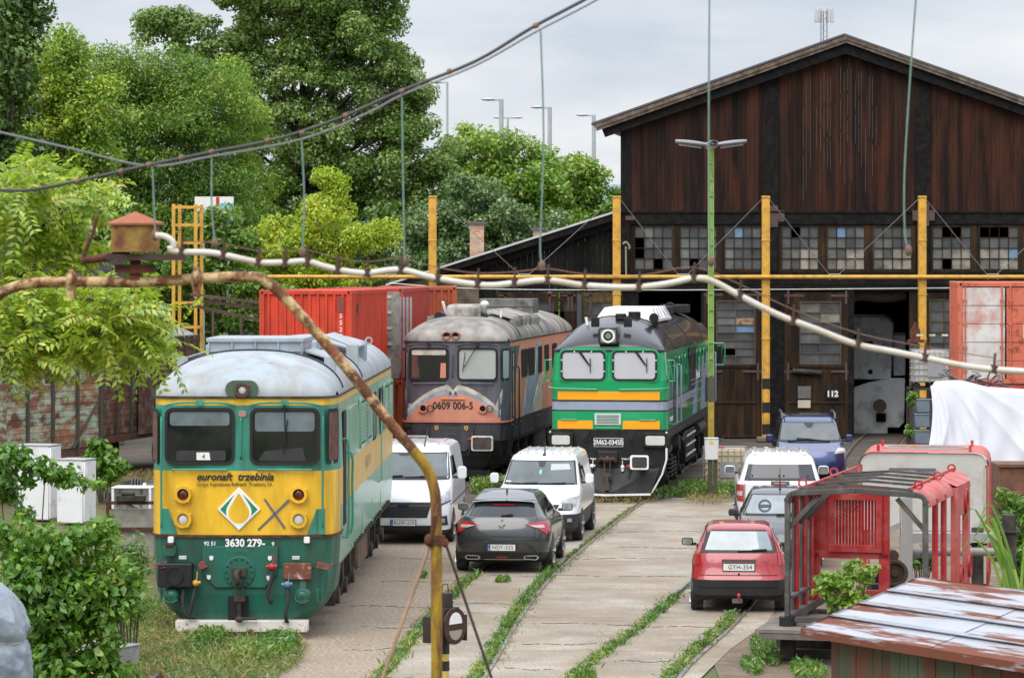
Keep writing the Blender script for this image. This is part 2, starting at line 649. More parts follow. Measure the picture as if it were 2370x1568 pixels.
def track(name, label, path, ycut=None):
    t = struct(bpy.data.objects.new(name, None))
    COL.objects.link(t)
    for s in (-1, 1):
        b = MB()
        o = offs(path, s * 0.7525)
        b.tube([p + Vector((0, 0, -0.012)) for p in o], 0.034, 8)
        ribbon(b, path, s * 0.7525 - 0.03, s * 0.7525 + 0.03, 0.021)
        r = b.build("rail", rail_m, t)
        g = MB()
        ribbon(g, path, s * 0.69 - 0.045, s * 0.69 + 0.03, 0.002)
        g.build("flange_gap", gap_m, t)
    return t


trB = smooth_path([(-2.6, 30, 0), (-1.72, 40, 0)] + [G(*p) for p in ((998, 1568), (1102, 1425), (1190, 1330), (1304, 1240), (1418, 1160))] + [(3.75, 90, 0), (6.4, 110, 0), (9.1, 130, 0)], 5)
trC = smooth_path([(0.6, 30, 0), (1.1, 40, 0)] + [G(*p) for p in ((1447, 1568), (1594, 1442), (1689, 1346), (1800, 1240))] + [(9.0, 86, 0), G(2035, 1022), (16.2, 130, 0)], 5)
trA = [(-4.24 - 0.019 * 51 + 0.019 * y, y, 0) for y in (25, 40, 51, 60, 72, 84)]
trD = [(-1.6 + 0.133 * (y - 88.4), y, 0) for y in (84, 92, 100, 113)]
for nm, p in (("railway_track", trB), ("railway_track", trC), ("railway_track", trA), ("railway_track", trD)):
    track(nm, "", p)


# ---------------------------------------------------------------- leaves
def rand_unit(n):
    v = RNG.normal(size=(n, 3))
    return v / np.linalg.norm(v, axis=1, keepdims=True)


def leaf_quads(pos, nrm, axis, ln, wd):
    """one folded rhombus (two triangles' worth in a quad) per position"""
    n = len(pos)
    axis = axis - nrm * np.sum(axis * nrm, axis=1, keepdims=True)
    axis /= np.maximum(np.linalg.norm(axis, axis=1, keepdims=True), 1e-6)
    side = np.cross(nrm, axis)
    ln, wd = ln.reshape(-1, 1), wd.reshape(-1, 1)
    V = np.stack([pos - axis * ln * 0.5, pos + side * wd * 0.5 - axis * ln * 0.08 + nrm * ln * 0.06, pos + axis * ln * 0.5 - nrm * ln * 0.05, pos - side * wd * 0.5 - axis * ln * 0.08 + nrm * ln * 0.06], axis=1)
    return V.reshape(-1, 3), np.arange(n * 4).reshape(n, 4)


def clump_leaves(C, R, n, size, aspect=0.62, droop=0.25, up=0.55, flat=0.75):
    """n leaves over clumps with centres C and radii R"""
    p = R ** 2 / np.sum(R ** 2)
    k = RNG.choice(len(C), n, p=p)
    d = rand_unit(n)
    r = RNG.random(n) ** 0.45
    pos = C[k] + d * (R[k] * r)[:, None] * np.array([1, 1, flat])
    nrm = d * 0.45 + np.array([0, 0, up]) + rand_unit(n) * 0.75
    nrm /= np.linalg.norm(nrm, axis=1, keepdims=True)
    ax = rand_unit(n) + d * 0.5 - np.array([0, 0, droop])
    ln = size * (0.6 + 0.7 * RNG.random(n))
    return leaf_quads(pos, nrm, ax, ln, ln * aspect)


def ell_clumps(ells, n, r0, r1, shell=0.5):
    ws = np.array([(e[1][0] * e[1][1] * e[1][2]) ** (2 / 3) for e in ells])
    k = RNG.choice(len(ells), n, p=ws / ws.sum())
    c = np.array([tuple(e[0]) for e in ells])[k]
    r = np.array([tuple(e[1]) for e in ells])[k]
    t = shell + (1 - shell) * RNG.random(n) ** 0.6
    t = np.where(RNG.random(n) < 0.22, RNG.random(n), t)
    t = t * (0.84 + 0.42 * RNG.random(n) ** 2)
    return c + rand_unit(n) * r * t[:, None], r0 + (r1 - r0) * RNG.random(n)


bark = mat("bark", (0.075, 0.06, 0.045), 0.9, var=0.4, vs=5, bump=0.6, bs=20)
bark_dark = mat("dark_bark", (0.03, 0.026, 0.022), 0.9, var=0.4, vs=5, bump=0.6, bs=20)
L_pop = leafmat("poplar_leaves", (0.085, 0.17, 0.025), (0.26, 0.40, 0.07), (0.46, 0.52, 0.20), 0.4, 0.06)
L_mid = leafmat("green_leaves", (0.065, 0.16, 0.020), (0.22, 0.38, 0.04), (0.38, 0.46, 0.06), 0.42, 0.05)
L_yel = leafmat("yellow_green_leaves", (0.26, 0.40, 0.025), (0.56, 0.66, 0.05), (0.70, 0.64, 0.07), 0.45, 0.05)
L_mix = leafmat("turning_leaves", (0.12, 0.25, 0.022), (0.38, 0.53, 0.045), (0.56, 0.58, 0.06), 0.42, 0.05)
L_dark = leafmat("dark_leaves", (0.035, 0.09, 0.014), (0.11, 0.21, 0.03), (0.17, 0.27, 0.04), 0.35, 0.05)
L_bri = leafmat("bright_leaves", (0.11, 0.25, 0.025), (0.32, 0.48, 0.055), (0.46, 0.56, 0.12), 0.42, 0.06)
L_sil = leafmat("silvery_leaves", (0.07, 0.15, 0.035), (0.20, 0.31, 0.095), (0.34, 0.44, 0.20), 0.36, 0.08)
L_weed = leafmat("weed_leaves", (0.055, 0.15, 0.02), (0.18, 0.32, 0.035), (0.40, 0.38, 0.08), 0.35)
L_ail = leafmat("ailanthus_leaves", (0.15, 0.30, 0.022), (0.46, 0.60, 0.045), (0.60, 0.62, 0.07), 0.45, 0.07)
L_bush = leafmat("bush_leaves", (0.06, 0.18, 0.018), (0.20, 0.38, 0.035), (0.42, 0.50, 0.07), 0.38, 0.06)
L_dry = leafmat("dry_grass_blades", (0.20, 0.16, 0.06), (0.40, 0.31, 0.13), (0.13, 0.20, 0.03), 0.3, 0.03)


def tree(name, label, Y, trunk_px, ells, nleaf, size, m, ncl=90, cr=(0.7, 1.5), tr=0.3, nb=14, droop=0.25, group=None, cat="tree", bk=None, aspect=0.62, depth=0.8, shell=0.5, base_z=0.0):
    s = F / Y
    base = P(trunk_px, YH, Y)
    base.z = base_z
    t = thing(name, label, cat, base, 0, group)
    E = []
    for px, py, rx, ry in ells:
        c = P(px, py, Y) - base
        E.append((c, (rx / s, depth * (rx + ry) / 2 / s, ry / s)))
    C, R = ell_clumps(E, ncl, *cr, shell)
    keep = C[:, 2] > 0.15
    C, R = C[keep], R[keep]
    V, Fq = clump_leaves(C, R, nleaf, size, aspect, droop)
    # limbs
    b = MB()
    lo, hi = min(e[0].z - e[1][2] for e in E), max(e[0].z for e in E)
    top = max(E, key=lambda e: e[0].z)[0]
    zs = np.linspace(0, 1, 9)
    path = [Vector((top.x * f ** 1.5 + random.uniform(-.12, .12) * tr * 4 * f, top.y * f ** 1.5, max(top.z, 0.5) * f)) for f in zs]
    rad = [tr * (1.25 - 0.25 * min(1, f * 8)) * (1 - 0.85 * f) for f in zs]
    b.tube(path, rad, 9)
    order = np.argsort(-R + RNG.random(len(R)) * 1.0)[:nb]
    for i in order:
        c = Vector(C[i])
        f = min(0.85, max(0.12, (c.z - 0.35 * (Vector((c.x, c.y, 0)).length)) / max(top.z, 0.5) * 0.8))
        j = f * 8
        j0 = int(j)
        st = path[j0].lerp(path[min(j0 + 1, 8)], j - j0)
        r0 = tr * (1 - 0.85 * f) * 0.55
        mid = st.lerp(c, 0.5) + Vector((random.uniform(-.3, .3), random.uniform(-.3, .3), random.uniform(-.1, .5)))
        b.tube(smooth_path([st, mid, c], 4), list(np.linspace(r0, max(0.02, r0 * 0.18), 9)), 6)
    b.build("trunk", bk or bark, t)
    np_mesh("crown", V, Fq, m, t)
    return t


GT = "trees behind the rail yard"
tree("poplar_tree", "very tall dark limbed poplar with a broad open crown behind the red container", 150, 700,
     [(660, 330, 170, 210), (560, 90, 150, 110), (840, 120, 150, 170), (890, 380, 150, 170), (700, 560, 200, 120), (390, 60, 110, 40), (700, -20, 240, 120), (960, 480, 80, 120), (940, 250, 70, 90)],
     190000, 0.185, L_pop, 520, (0.35, 1.0), 0.42, 60, group=GT, bk=bark_dark, shell=0.4)
tree("willow_tree", "mid green feathery tree with yellowing edge beside the tall poplar", 125, 420,
     [(430, 310, 150, 190), (330, 400, 130, 200), (500, 480, 110, 170), (250, 300, 100, 150), (400, 580, 200, 120), (330, 190, 100, 90), (470, 200, 110, 90), (215, 160, 40, 70)],
     110000, 0.16, L_mid, 400, (0.35, 1.0), 0.25, 20, 0.6, group=GT, aspect=0.4)
tree("willow_tree", "yellow tinged feathery crown between the mid green tree and the poplar", 128, 545,
     [(540, 290, 75, 160), (570, 480, 60, 130), (450, 220, 60, 60)], 22000, 0.16, L_mix, 90, (0.3, 0.8), 0.2, 12, 0.6, group=GT, aspect=0.4)
tree("maple_tree", "yellow green pointed maple rising behind the red containers and yellow pipe", 116, 730,
     [(755, 470, 50, 90), (720, 560, 120, 90), (800, 570, 95, 60), (640, 590, 90, 60), (720, 670, 170, 70), (870, 540, 40, 30)],
     42000, 0.155, L_yel, 210, (0.22, 0.65), 0.14, 20, 0.4, group=GT, aspect=0.5)
tree("maple_tree", "tall yellow green maple with turning leaves against the pale sky", 108, 110,
     [(120, 220, 125, 130), (60, 320, 120, 170), (190, 300, 95, 130), (150, 130, 70, 65), (120, 420, 130, 90), (215, 210, 60, 70)],
     46000, 0.16, L_mix, 220, (0.28, 0.8), 0.25, 18, 0.4, group=GT, aspect=0.5)
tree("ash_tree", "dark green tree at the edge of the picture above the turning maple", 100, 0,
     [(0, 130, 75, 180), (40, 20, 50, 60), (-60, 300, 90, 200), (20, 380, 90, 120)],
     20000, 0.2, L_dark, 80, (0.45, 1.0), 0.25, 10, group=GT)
tree("poplar_tree", "bright green broad leaved tree between the poplar and the shed gable", 165, 1120,
     [(1110, 400, 90, 120), (1180, 440, 110, 110), (1090, 540, 110, 120), (1240, 470, 80, 100)],
     52000, 0.22, L_bri, 200, (0.4, 1.0), 0.3, 14, group=GT)
tree("poplar_tree", "light green tree with spiky top shoots close to the shed eave", 170, 1330,
     [(1310, 440, 70, 100), (1350, 400, 45, 60), (1280, 540, 100, 100), (1390, 520, 60, 130), (1425, 490, 40, 70), (1360, 600, 100, 100)],
     46000, 0.21, L_bri, 210, (0.35, .9), 0.25, 14, group=GT)
tree("silver_poplar", "grey green dense poplar behind the brick chimney of the low annex", 140, 1120,
     [(1110, 500, 100, 90), (1210, 560, 100, 90), (1000, 600, 100, 110), (1130, 640, 150, 90)],
     50000, 0.19, L_sil, 190, (0.35, .95), 0.3, 10, group=GT)
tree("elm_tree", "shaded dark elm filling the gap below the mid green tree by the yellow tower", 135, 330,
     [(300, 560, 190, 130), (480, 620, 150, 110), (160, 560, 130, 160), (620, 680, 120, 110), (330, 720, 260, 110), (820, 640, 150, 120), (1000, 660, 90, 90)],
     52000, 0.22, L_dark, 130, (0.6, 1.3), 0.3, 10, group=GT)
tree("elm_tree", "low green elm scrub behind the conveyor beam and the red container", 112, 560,
     [(540, 720, 70, 60), (470, 650, 60, 60), (600, 650, 60, 60), (468, 505, 28, 26), (540, 505, 24, 28), (500, 535, 40, 12), (535, 560, 60, 30)], 14000, 0.17, L_mid, 50, (0.35, 0.7), 0.1, 6, group=GT)
# far wood as one mass
wc = []
for i in range(260):
    px = random.uniform(-150, 2600)
    wc.append(tuple(P(px, random.uniform(500, 790), random.uniform(215, 240))))
V, Fq = clump_leaves(np.array(wc), np.full(len(wc), 3.6), 40000, 0.7)
struct(np_mesh("treeline", V, Fq, L_mid), "stuff")
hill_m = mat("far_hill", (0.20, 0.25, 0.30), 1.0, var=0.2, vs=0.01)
hb = MB()
hb.grid(lambda u, v: (-900 + 1800 * u, 2600 + 500 * v, (30 + 55 * math.exp(-((u - 0.63) * 5) ** 2) + 10 * math.sin(u * 17)) * math.sin(math.pi * min(1, v + 0.02))), 60, 6)
struct(hb.build("hills", hill_m))

# ---------------------------------------------------------------- engine shed
SY = 110.0
SS = F / SY
X0 = (1955 - CX) / SS


def fx(px):
    return (px - CX) / SS - X0


def fz(py):
    return HC - (py - YH) / SS


wood_dk = mat("tarred_boards", (0.020, 0.014, 0.0115), 0.7, var=0.3, vs=3, streak=1, island=0.45, col2=(0.042, 0.020, 0.0125), dirt=(0.085, 0.030, 0.015), amt=0.22, ds=2.2, soft=0.1, bump=0.3)
MATS.pop("tarred_boards")
wood_dk = mat("tarred_boards", (0.0125, 0.0080, 0.0065), 0.75, var=0.35, vs=3, streak=0.12, island=0.45, col2=(0.030, 0.0130, 0.0085), dirt=(0.075, 0.024, 0.0115), amt=0.32, ds=2.2, soft=0.12, bump=0.3, spec=0.18)
tar = mat("black_tarred_beam", (0.006, 0.0055, 0.0055), 0.75, var=0.4, vs=4, dirt=(0.020, 0.016, 0.014), amt=0.35, ds=5, bump=0.4, spec=0.18)
tar_board = mat("black_tarred_boards", (0.006, 0.0055, 0.0055), 0.78, var=0.4, vs=3, island=0.45, col2=(0.012, 0.010, 0.0095), bump=0.3, spec=0.18)
door_wood = mat("brown_door_wood", (0.020, 0.013, 0.009), 0.72, var=0.4, vs=3, streak=0.15, island=0.3, dirt=(0.060, 0.032, 0.014), amt=0.35, ds=4, bump=0.3, spec=0.18)
mustard = mat("mustard_wood", (0.13, 0.075, 0.013), 0.7, var=0.4, vs=5, dirt=(0.045, 0.027, 0.010), amt=0.5, ds=5)
old_wood = mat("grey_weathered_wood", (0.19, 0.15, 0.115), 0.85, var=0.4, vs=3, dirt=(0.08, 0.055, 0.04), amt=0.45, ds=4, bump=0.3)
roofing = mat("roof_felt", (0.10, 0.095, 0.10), 0.8)
pane_g = mat("dusty_pane", (0.055, 0.06, 0.062), 0.2, var=0.5, vs=1.2, island=0.45, col2=(0.12, 0.125, 0.12), spec=0.6)
pane_l = mat("pale_pane", (0.36, 0.33, 0.26), 0.22, var=0.5, vs=2.5, island=0.35, col2=(0.11, 0.11, 0.105))
pane_b = mat("blue_pane", (0.16, 0.27, 0.42), 0.25, var=0.2)
hole = mat("broken_pane_void", (0.004, 0.004, 0.004), 0.9, var=0)
strap_m = mat("rusty_strap", (0.085, 0.052, 0.045), 0.7, var=0.3, vs=8)
mount_m = mat("window_muntin", (0.10, 0.08, 0.065), 0.75, var=0.3, vs=8)

shed = thing("engine_shed", "large dark timber engine shed with tarred plank gable and glazed band", "shed", (X0, SY, 0))
ROOF = [(1375, 290), (1955, 85), (2535, 290)]


def roof_z(px, dz=0.0):
    return fz(85 + abs(px - 1955) * 205 / 580) - dz


# gable boards
b = MB()
px = 1441.0
while px < 2468:
    wd = random.uniform(8.5, 11)
    e = min(px + wd - 0.35, 2469)
    y0 = random.uniform(0, 0.018)
    z0 = fz(489) + random.uniform(-0.03, 0.01)
    pl = [(fx(px), z0), (fx(e), z0), (fx(e), roof_z(e, 0.3)), (fx(px), roof_z(px, 0.3))]
    if px < 1955 < e:
        pl.insert(3, (fx(1955), roof_z(1955, 0.3)))
    b.prism(pl, y0, y0 + 0.03)
    px += wd
b.build("plank_wall", wood_dk, shed, smooth=False)
b = MB()                                   # sheathing behind, lintels, posts
b.prism([(fx(1440), fz(520)), (fx(2470), fz(520)), (fx(2470), roof_z(2470, 0.3)), (fx(1955), roof_z(1955, 0.3)), (fx(1440), roof_z(1440, 0.3))], 0.06, 0.12)
b.build("sheathing", tar, shed, smooth=False)
b = MB()
b.box(fx(1436), -0.06, fz(519), fx(2474), 0.05, fz(491.5))
b.box(fx(1438), -0.10, fz(493.5), fx(2472), -0.03, fz(488))
b.build("tie_beam", tar, shed, bevel=0.012)
b = MB()
b.box(fx(1436), -0.02, fz(660), fx(2474), 0.2, fz(629))
b.box(fx(1436), -0.075, fz(673), fx(2474), 0.2, fz(661))
b.build("lintel_beam", tar, shed, bevel=0.012)
for p0, p1 in ((1436, 1459), (1770, 1801), (2119, 2152), (2452, 2474)):
    b = MB()
    b.box(fx(p0), -0.04, fz(489), fx(p1), 0.0, roof_z((p0 if p0 < 1955 else p1), 0.45))
    b.build("timber_post", tar, shed, bevel=0.01)
    b = MB()
    b.box(fx(p0 + 1), -0.05, fz(629.5), fx(p1 - 1), 0.04, fz(518))
    b.build("timber_post", tar, shed, bevel=0.01)
# pale strips painted as daylight through gaps between the middle boards
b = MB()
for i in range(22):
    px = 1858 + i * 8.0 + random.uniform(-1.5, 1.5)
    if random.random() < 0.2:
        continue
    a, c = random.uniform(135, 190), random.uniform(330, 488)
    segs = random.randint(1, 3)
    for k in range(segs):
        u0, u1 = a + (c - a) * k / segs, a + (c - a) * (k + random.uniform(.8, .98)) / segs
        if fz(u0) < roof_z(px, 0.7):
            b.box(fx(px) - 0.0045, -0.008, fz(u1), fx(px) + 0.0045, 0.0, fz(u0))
b.build("gap_daylight_strip", mat("gap_daylight", (0.13, 0.11, 0.095), 0.8), shed, smooth=False)
# purlin band and roof
b = MB()
t = 0.34
b.prism([(fx(1392), roof_z(1392, .20)), (fx(1955), roof_z(1955, .20)), (fx(2518), roof_z(2518, .20)), (fx(2518), roof_z(2518, .2 + t)), (fx(1955), roof_z(1955, .2 + t + .06)), (fx(1400), roof_z(1400, .2 + t))], -0.32, -0.02)
b.build("rafter", tar, shed, smooth=False)
for sgn in (1, -1):
    b = MB()
    f2 = (lambda p: p) if sgn > 0 else (lambda p: 2 * 1955 - p)
    b.prism([(fx(f2(1375)), roof_z(1375)), (fx(f2(1375)), roof_z(1375, .13)), (fx(1955), roof_z(1955, .13)), (fx(1955), roof_z(1955))], -0.5, -0.44)
    b.prism([(fx(f2(1379)), roof_z(1379, .12)), (fx(f2(1379)), roof_z(1379, .24)), (fx(1955), roof_z(1955, .24)), (fx(1955), roof_z(1955, .12))], -0.46, -0.40)
    b.build("barge_board", old_wood, shed, smooth=False)
SHEAR = Matrix(((1, .133, 0, 0), (0, 1, 0, 0), (0, 0, 1, 0), (0, 0, 0, 1)))
b = MB()
b.T = SHEAR
b.prism([(fx(1372), roof_z(1372) + .005), (fx(1955), roof_z(1955) + .005), (fx(2538), roof_z(2538) + .005), (fx(2538), roof_z(2538) + .075), (fx(1955), roof_z(1955) + .075), (fx(1372), roof_z(1372) + .075)], -0.52, 40)
b.build("roof", roofing, shed, smooth=False)
b = MB()
b.T = SHEAR
b.box(fx(1440), 0.1, 0, fx(1445), 40, fz(300))
b.box(fx(2465), 0.1, 0, fx(2470), 40, fz(300))
b.box(fx(1440), 39.8, 0, fx(2470), 40, 12)
b.build("hall_wall", tar, shed, smooth=False)


def glazing(par, p0, q0, p1, q1, nc, nr, y, special={}, fw=4.0, frame=mount_m, pm=(0.0,), mw=0.022, low=None, name="window"):
    """window: frame with bars; panes as sub-part. special {(c,r): material index}"""
    b = MB()
    x0, x1, z0, z1 = fx(p0), fx(p1), fz(q1), fz(q0)
    f = fw / SS
    b.box(x0, y - 0.03, z0, x0 + f, y + 0.05, z1)
    b.box(x1 - f, y - 0.03, z0, x1, y + 0.05, z1)
    b.box(x0 + f, y - 0.03, z1 - f, x1 - f, y + 0.05, z1)
    b.box(x0 + f, y - 0.03, z0, x1 - f, y + 0.05, z0 + f)
    ax0, ax1, az0, az1 = x0 + f, x1 - f, z0 + f, z1 - f
    for c in range(1, nc):
        xx = ax0 + (ax1 - ax0) * c / nc
        b.box(xx - mw / 2, y - 0.015, az0, xx + mw / 2, y + 0.03, az1)
    for r in range(1, nr):
        zz = az0 + (az1 - az0) * r / nr
        b.box(ax0, y - 0.012, zz - mw / 2, ax1, y + 0.028, zz + mw / 2)
    wo = b.build(name, frame, par, smooth=False)
    g = MB()
    for c in range(nc):
        for r in range(nr):
            m = special.get((c, r), 0)
            if m == 0 and low and r >= low:  # lower panes painted beige as the lit hall behind them
                m = 1
            if m == 3:
                continue
            g.box(ax0 + (ax1 - ax0) * c / nc + .004, y + 0.034, az1 - (az1 - az0) * (r + 1) / nr + .004, ax0 + (ax1 - ax0) * (c + 1) / nc - .004, y + 0.04, az1 - (az1 - az0) * r / nr - .004, m)
    g.build("pane", [pane_g, pane_l, pane_b, hole], wo, smooth=False)
    return wo


wins = [((1464, 1561), {(0, 1): 3, (0, 2): 3, (2, 3): 3}, None), ((1569, 1664), {(1, 3): 3}, None), ((1672, 1767), {(1, 0): 2}, None),
        ((1804, 1899), {(1, 0): 3}, 2), ((1909, 2006), {(1, 0): 2}, 2), ((2016, 2115), {}, 2),
        ((2153, 2252), {(1, 0): 3, (2, 0): 3, (1, 3): 3}, 2), ((2262, 2362), {(0, 0): 3, (1, 0): 3, (2, 0): 3, (3, 2): 2}, 2), ((2372, 2450), {(1, 1): 3}, 2)]
for (p0, p1), sp, low in wins:
    glazing(shed, p0, 519.5, p1, 628.5, 4, 4, 0.03, sp, 6.0, door_wood, low=low, mw=0.026)
b = MB()
b.box(fx(1459), 0.01, fz(628.8), fx(1463.5), 0.1, fz(519.2))
for a, c in ((1561.5, 1568.5), (1664.5, 1671.5), (1767.5, 1770), (1801, 1803.5), (1899.5, 1908.5), (2006.5, 2015.5), (2115.5, 2119), (2252.5, 2261.5), (2362.5, 2371.5)):
    b.box(fx(a), 0.0, fz(628.8), fx(c), 0.1, fz(519.2))
build_each(b, "mullion", door_wood, shed, smooth=False)
# cross-shaped iron plates on the beams
for p in (1785, 2134):
    b = MB()
    if p == 1785:
        b.box(fx(1774), -0.09, fz(526), fx(1800), -0.065, fz(476))
        b.box(fx(1800), -0.088, fz(513), fx(1815), -0.064, fz(487))
    else:
        b.box(fx(2110), -0.14, fz(511), fx(2162), -0.105, fz(487))
        b.box(fx(2142), -0.143, fz(523), fx(2149), -0.102, fz(472))
    b.build("iron_plate", strap_m, shed, bevel=0.008)
b = MB()
b.box(fx(1447), -0.13, fz(510), fx(1468), -0.105, fz(500))
b.build("iron_plate", strap_m, shed, bevel=0.006)


def boards(par, p0, q0, p1, q1, y, m, w=0.2, name="board_panel", th=0.03):
    b = MB()
    x, x1 = fx(p0), fx(p1)
    while x < x1 - 0.02:
        e = min(x + w * random.uniform(.85, 1.15), x1)
        o = random.uniform(0, 0.01)
        b.box(x, y + o, fz(q1), e - 0.008, y + o + th, fz(q0))
        x = e
    return b.build(name, m, par, smooth=False)


def door_leaf(p0, p1, q0, q1, wx0, wx1, wq0, wq1, nc, nr, y, special={}, frame=door_wood, bars=mount_m, straps=True):
    d = bpy.data.objects.new("door_leaf", None)
    COL.objects.link(d)
    d.parent = shed
    boards(d, p0, wq1 + 6, p1, q1, y, frame, 0.23)
    b = MB()
    b.box(fx(p0), y - .03, fz(wq1 + 7), fx(wx0), y + .06, fz(q0))
    b.box(fx(wx1), y - .03, fz(wq1 + 7), fx(p1), y + .06, fz(q0))
    b.box(fx(wx0), y - .027, fz(wq0), fx(wx1), y + .06, fz(q0))
    b.box(fx(wx0), y - .027, fz(wq1 + 7), fx(wx1), y + .06, fz(wq1))
    zm = (wq1 + 6 + q1) / 2
    b.box(fx(p0) + .03, y - .03, fz(zm + 3), fx(p1) - .03, y, fz(zm - 3))
    b.box(fx(p0), y - .035, fz(q1), fx(p0) + .16, y, fz(wq1 + 7.2))
    b.box(fx(p1) - .16, y - .035, fz(q1), fx(p1), y, fz(wq1 + 7.2))
    b.box(fx(p0) + .16, y - .033, fz(q1), fx(p1) - .16, y, fz(q1 - 6))
    b.build("leaf_frame", frame, d, bevel=0.006)
    glazing(d, wx0, wq0, wx1, wq1, nc, nr, y + .0, special, 2.2, bars, mw=0.03)
    if straps:
        for q, s in ((q0 + 8, 1), (wq1 + 16, 1)):
            for pp, sg in ((p0, 1), (p1, -1)):
                b = MB()
                b.box(fx(pp), y - .048, fz(q + 2.5), fx(pp + sg * 44), y - .036, fz(q - 2.5))
                b.box(fx(pp + sg * 6), y - .05, fz(q + 20), fx(pp + sg * 11), y - .037, fz(q - 20))
                b.build("hinge_strap", strap_m, d)
    return d


# wall panels and openings under the lintel
d1 = door_leaf(1628, 1762, 674, 1012, 1657, 1748, 695, 843, 2, 8, 0.0, {(1, 2): 3, (1, 3): 2, (0, 6): 3})
b = MB()
b.box(fx(1702), -.005, fz(753), fx(1745), .03, fz(735))
b.build("patch_board", mat("flaking_patch", (0.42, 0.33, 0.22), 0.8, dirt=RUSTC, amt=0.5, ds=7), d1)
d2 = door_leaf(1815, 1966, 676, 1012, 1850, 1946, 697, 843, 2, 6, -0.02, {(0, 0): 1, (1, 0): 1, (1, 1): 1})
b = MB()
b.box(fx(1913), -.085, fz(922), fx(1938), -.06, fz(900))
sg = b.build("number_sign", black, d2)
txt("112", 0.27, ((fx(1925.5)), -.092, fz(911)), sg, white_ink, bold=0.012)
b = MB()
b.box(fx(1846), -.075, fz(921), fx(1876), -.05, fz(893))
b.build("notice_panel", mat("grey_notice", (0.15, 0.145, 0.14), 0.6, var=0.3, vs=8), d2)
b = MB()
b.box(fx(1846), -.075, fz(943), fx(1875), -.05, fz(925))
b.build("notice_sheet", mat("cream_notice", (0.55, 0.48, 0.37), 0.7, var=0.15, vs=9), d2)
b = MB()
b.tube([(fx(1833), -.12, fz(857)), (fx(1900), -.12, fz(862))], 0.09, 10)
b.build("rubber_roll", grime, d2)
d3 = door_leaf(2141, 2260, 676, 1012, 2150, 2250, 692, 845, 3, 6, 0.0, {}, door_wood, mustard, False)
b = MB()
b.box(fx(1760), -.045, 0, fx(1814), .15, fz(673))
b.build("door_post", tar, shed, bevel=0.01)
for p0, p1 in ((1622, 1628.5), (1959, 1966.5), (2104, 2142), (1440, 1478), (2260, 2470)):
    b = MB()
    b.box(fx(p0), -.015, 0, fx(p1), .12, fz(673))
    b.build("door_jamb", tar if p0 != 2104 else door_wood, shed, smooth=False)
b = MB()
b.box(fx(1963), -0.02, fz(1012), fx(1976), -0.08, fz(672))
b.build("folded_leaf_edge", tar, shed)
b = MB()
b.T = SHEAR
b.box(fx(1440), 0, -0.008, fx(2470), 40, -0.004)
b.build("hall_floor", soil, shed, smooth=False)
b = MB()                                   # rolled tarpaulin hung inside the open doorway
b.tube(smooth_path([(fx(1970), .6, fz(690)), (fx(1995), .6, fz(682)), (fx(2050), .6, fz(686)), (fx(2100), .6, fz(680))], 4), 0.22, 10)
b.build("rolled_tarpaulin", mat("brown_tarpaulin", (0.05, 0.04, 0.032), 0.8), shed)

# low annex
annex = thing("lean_to_annex", "low black timber lean-to with pale roof edge joined to the big shed", "shed", (X0, SY, 0))


def an_z(px, d=0.0):
    return fz(484 + (1437 - px) * (655 - 484) / (1437 - 900)) - d


b = MB()
px = 1108.0
while px < 1437:
    e = min(px + random.uniform(12, 15), 1438)
    o = random.uniform(.30, .32)
    b.prism([(fx(px), fz(676)), (fx(e) - .006, fz(676)), (fx(e) - .006, an_z(e, .1)), (fx(px), an_z(px, .1))], o, o + .03)
    px = e
b.build("plank_wall", tar_board, annex, smooth=False)
b = MB()
b.T = SHEAR
b.prism([(fx(895), an_z(895)), (fx(1437), an_z(1437)), (fx(1437), an_z(1437) - .07), (fx(895), an_z(895, .07))], -0.25, 12)
b.build("roof", mat("pale_roof_sheet", (0.55, 0.55, 0.56), 0.6), annex, smooth=False)
b = MB()
b.prism([(fx(905), an_z(905, .075)), (fx(1437), an_z(1437, .075)), (fx(1437), an_z(1437, .30)), (fx(905), an_z(905, .26))], -0.20, -0.13)
b.prism([(fx(1000), an_z(1000, .30)), (fx(1437), an_z(1437, .30)), (fx(1437), an_z(1437, .55)), (fx(1000), an_z(1000, .5))], .1, .29)
b.build("barge_board", tar, annex, smooth=False)


def brick_mat(name, c1, c2, mortar, scale=1.0, bw=0.26, bh=0.08):
    m = mat(name, c1, 0.9, var=0)
    nt = m.node_tree
    N, L = nt.nodes, nt.links
    tc = N.new("ShaderNodeTexCoord")
    mp = N.new("ShaderNodeMapping")
    mp.inputs["Rotation"].default_value = (math.pi / 2, 0, 0)
    L.new(tc.outputs["Object"], mp.inputs[0])
    br = N.new("ShaderNodeTexBrick")
    br.inputs["Color1"].default_value, br.inputs["Color2"].default_value, br.inputs["Mortar"].default_value = (*c1, 1), (*c2, 1), (*mortar, 1)
    br.inputs["Scale"].default_value = scale
    br.inputs["Mortar Size"].default_value = 0.012
    br.inputs["Brick Width"].default_value, br.inputs["Row Height"].default_value = bw, bh
    L.new(mp.outputs[0], br.inputs[0])
    no = N.new("ShaderNodeTexNoise")
    no.inputs["Scale"].default_value = 3
    no.inputs["Detail"].default_value = 6
    L.new(tc.outputs["Object"], no.inputs[0])
    mr = N.new("ShaderNodeMapRange")
    mr.inputs[1].default_value, mr.inputs[2].default_value, mr.inputs[3].default_value, mr.inputs[4].default_value = .3, .7, .6, 1.25
    L.new(no.outputs[0], mr.inputs[0])
    mx = N.new("ShaderNodeVectorMath")
    mx.operation = "SCALE"
    L.new(br.outputs[0], mx.inputs[0])
    L.new(mr.outputs[0], mx.inputs["Scale"])
    L.new(mx.outputs[0], N["Principled BSDF"].inputs["Base Color"])
    return m


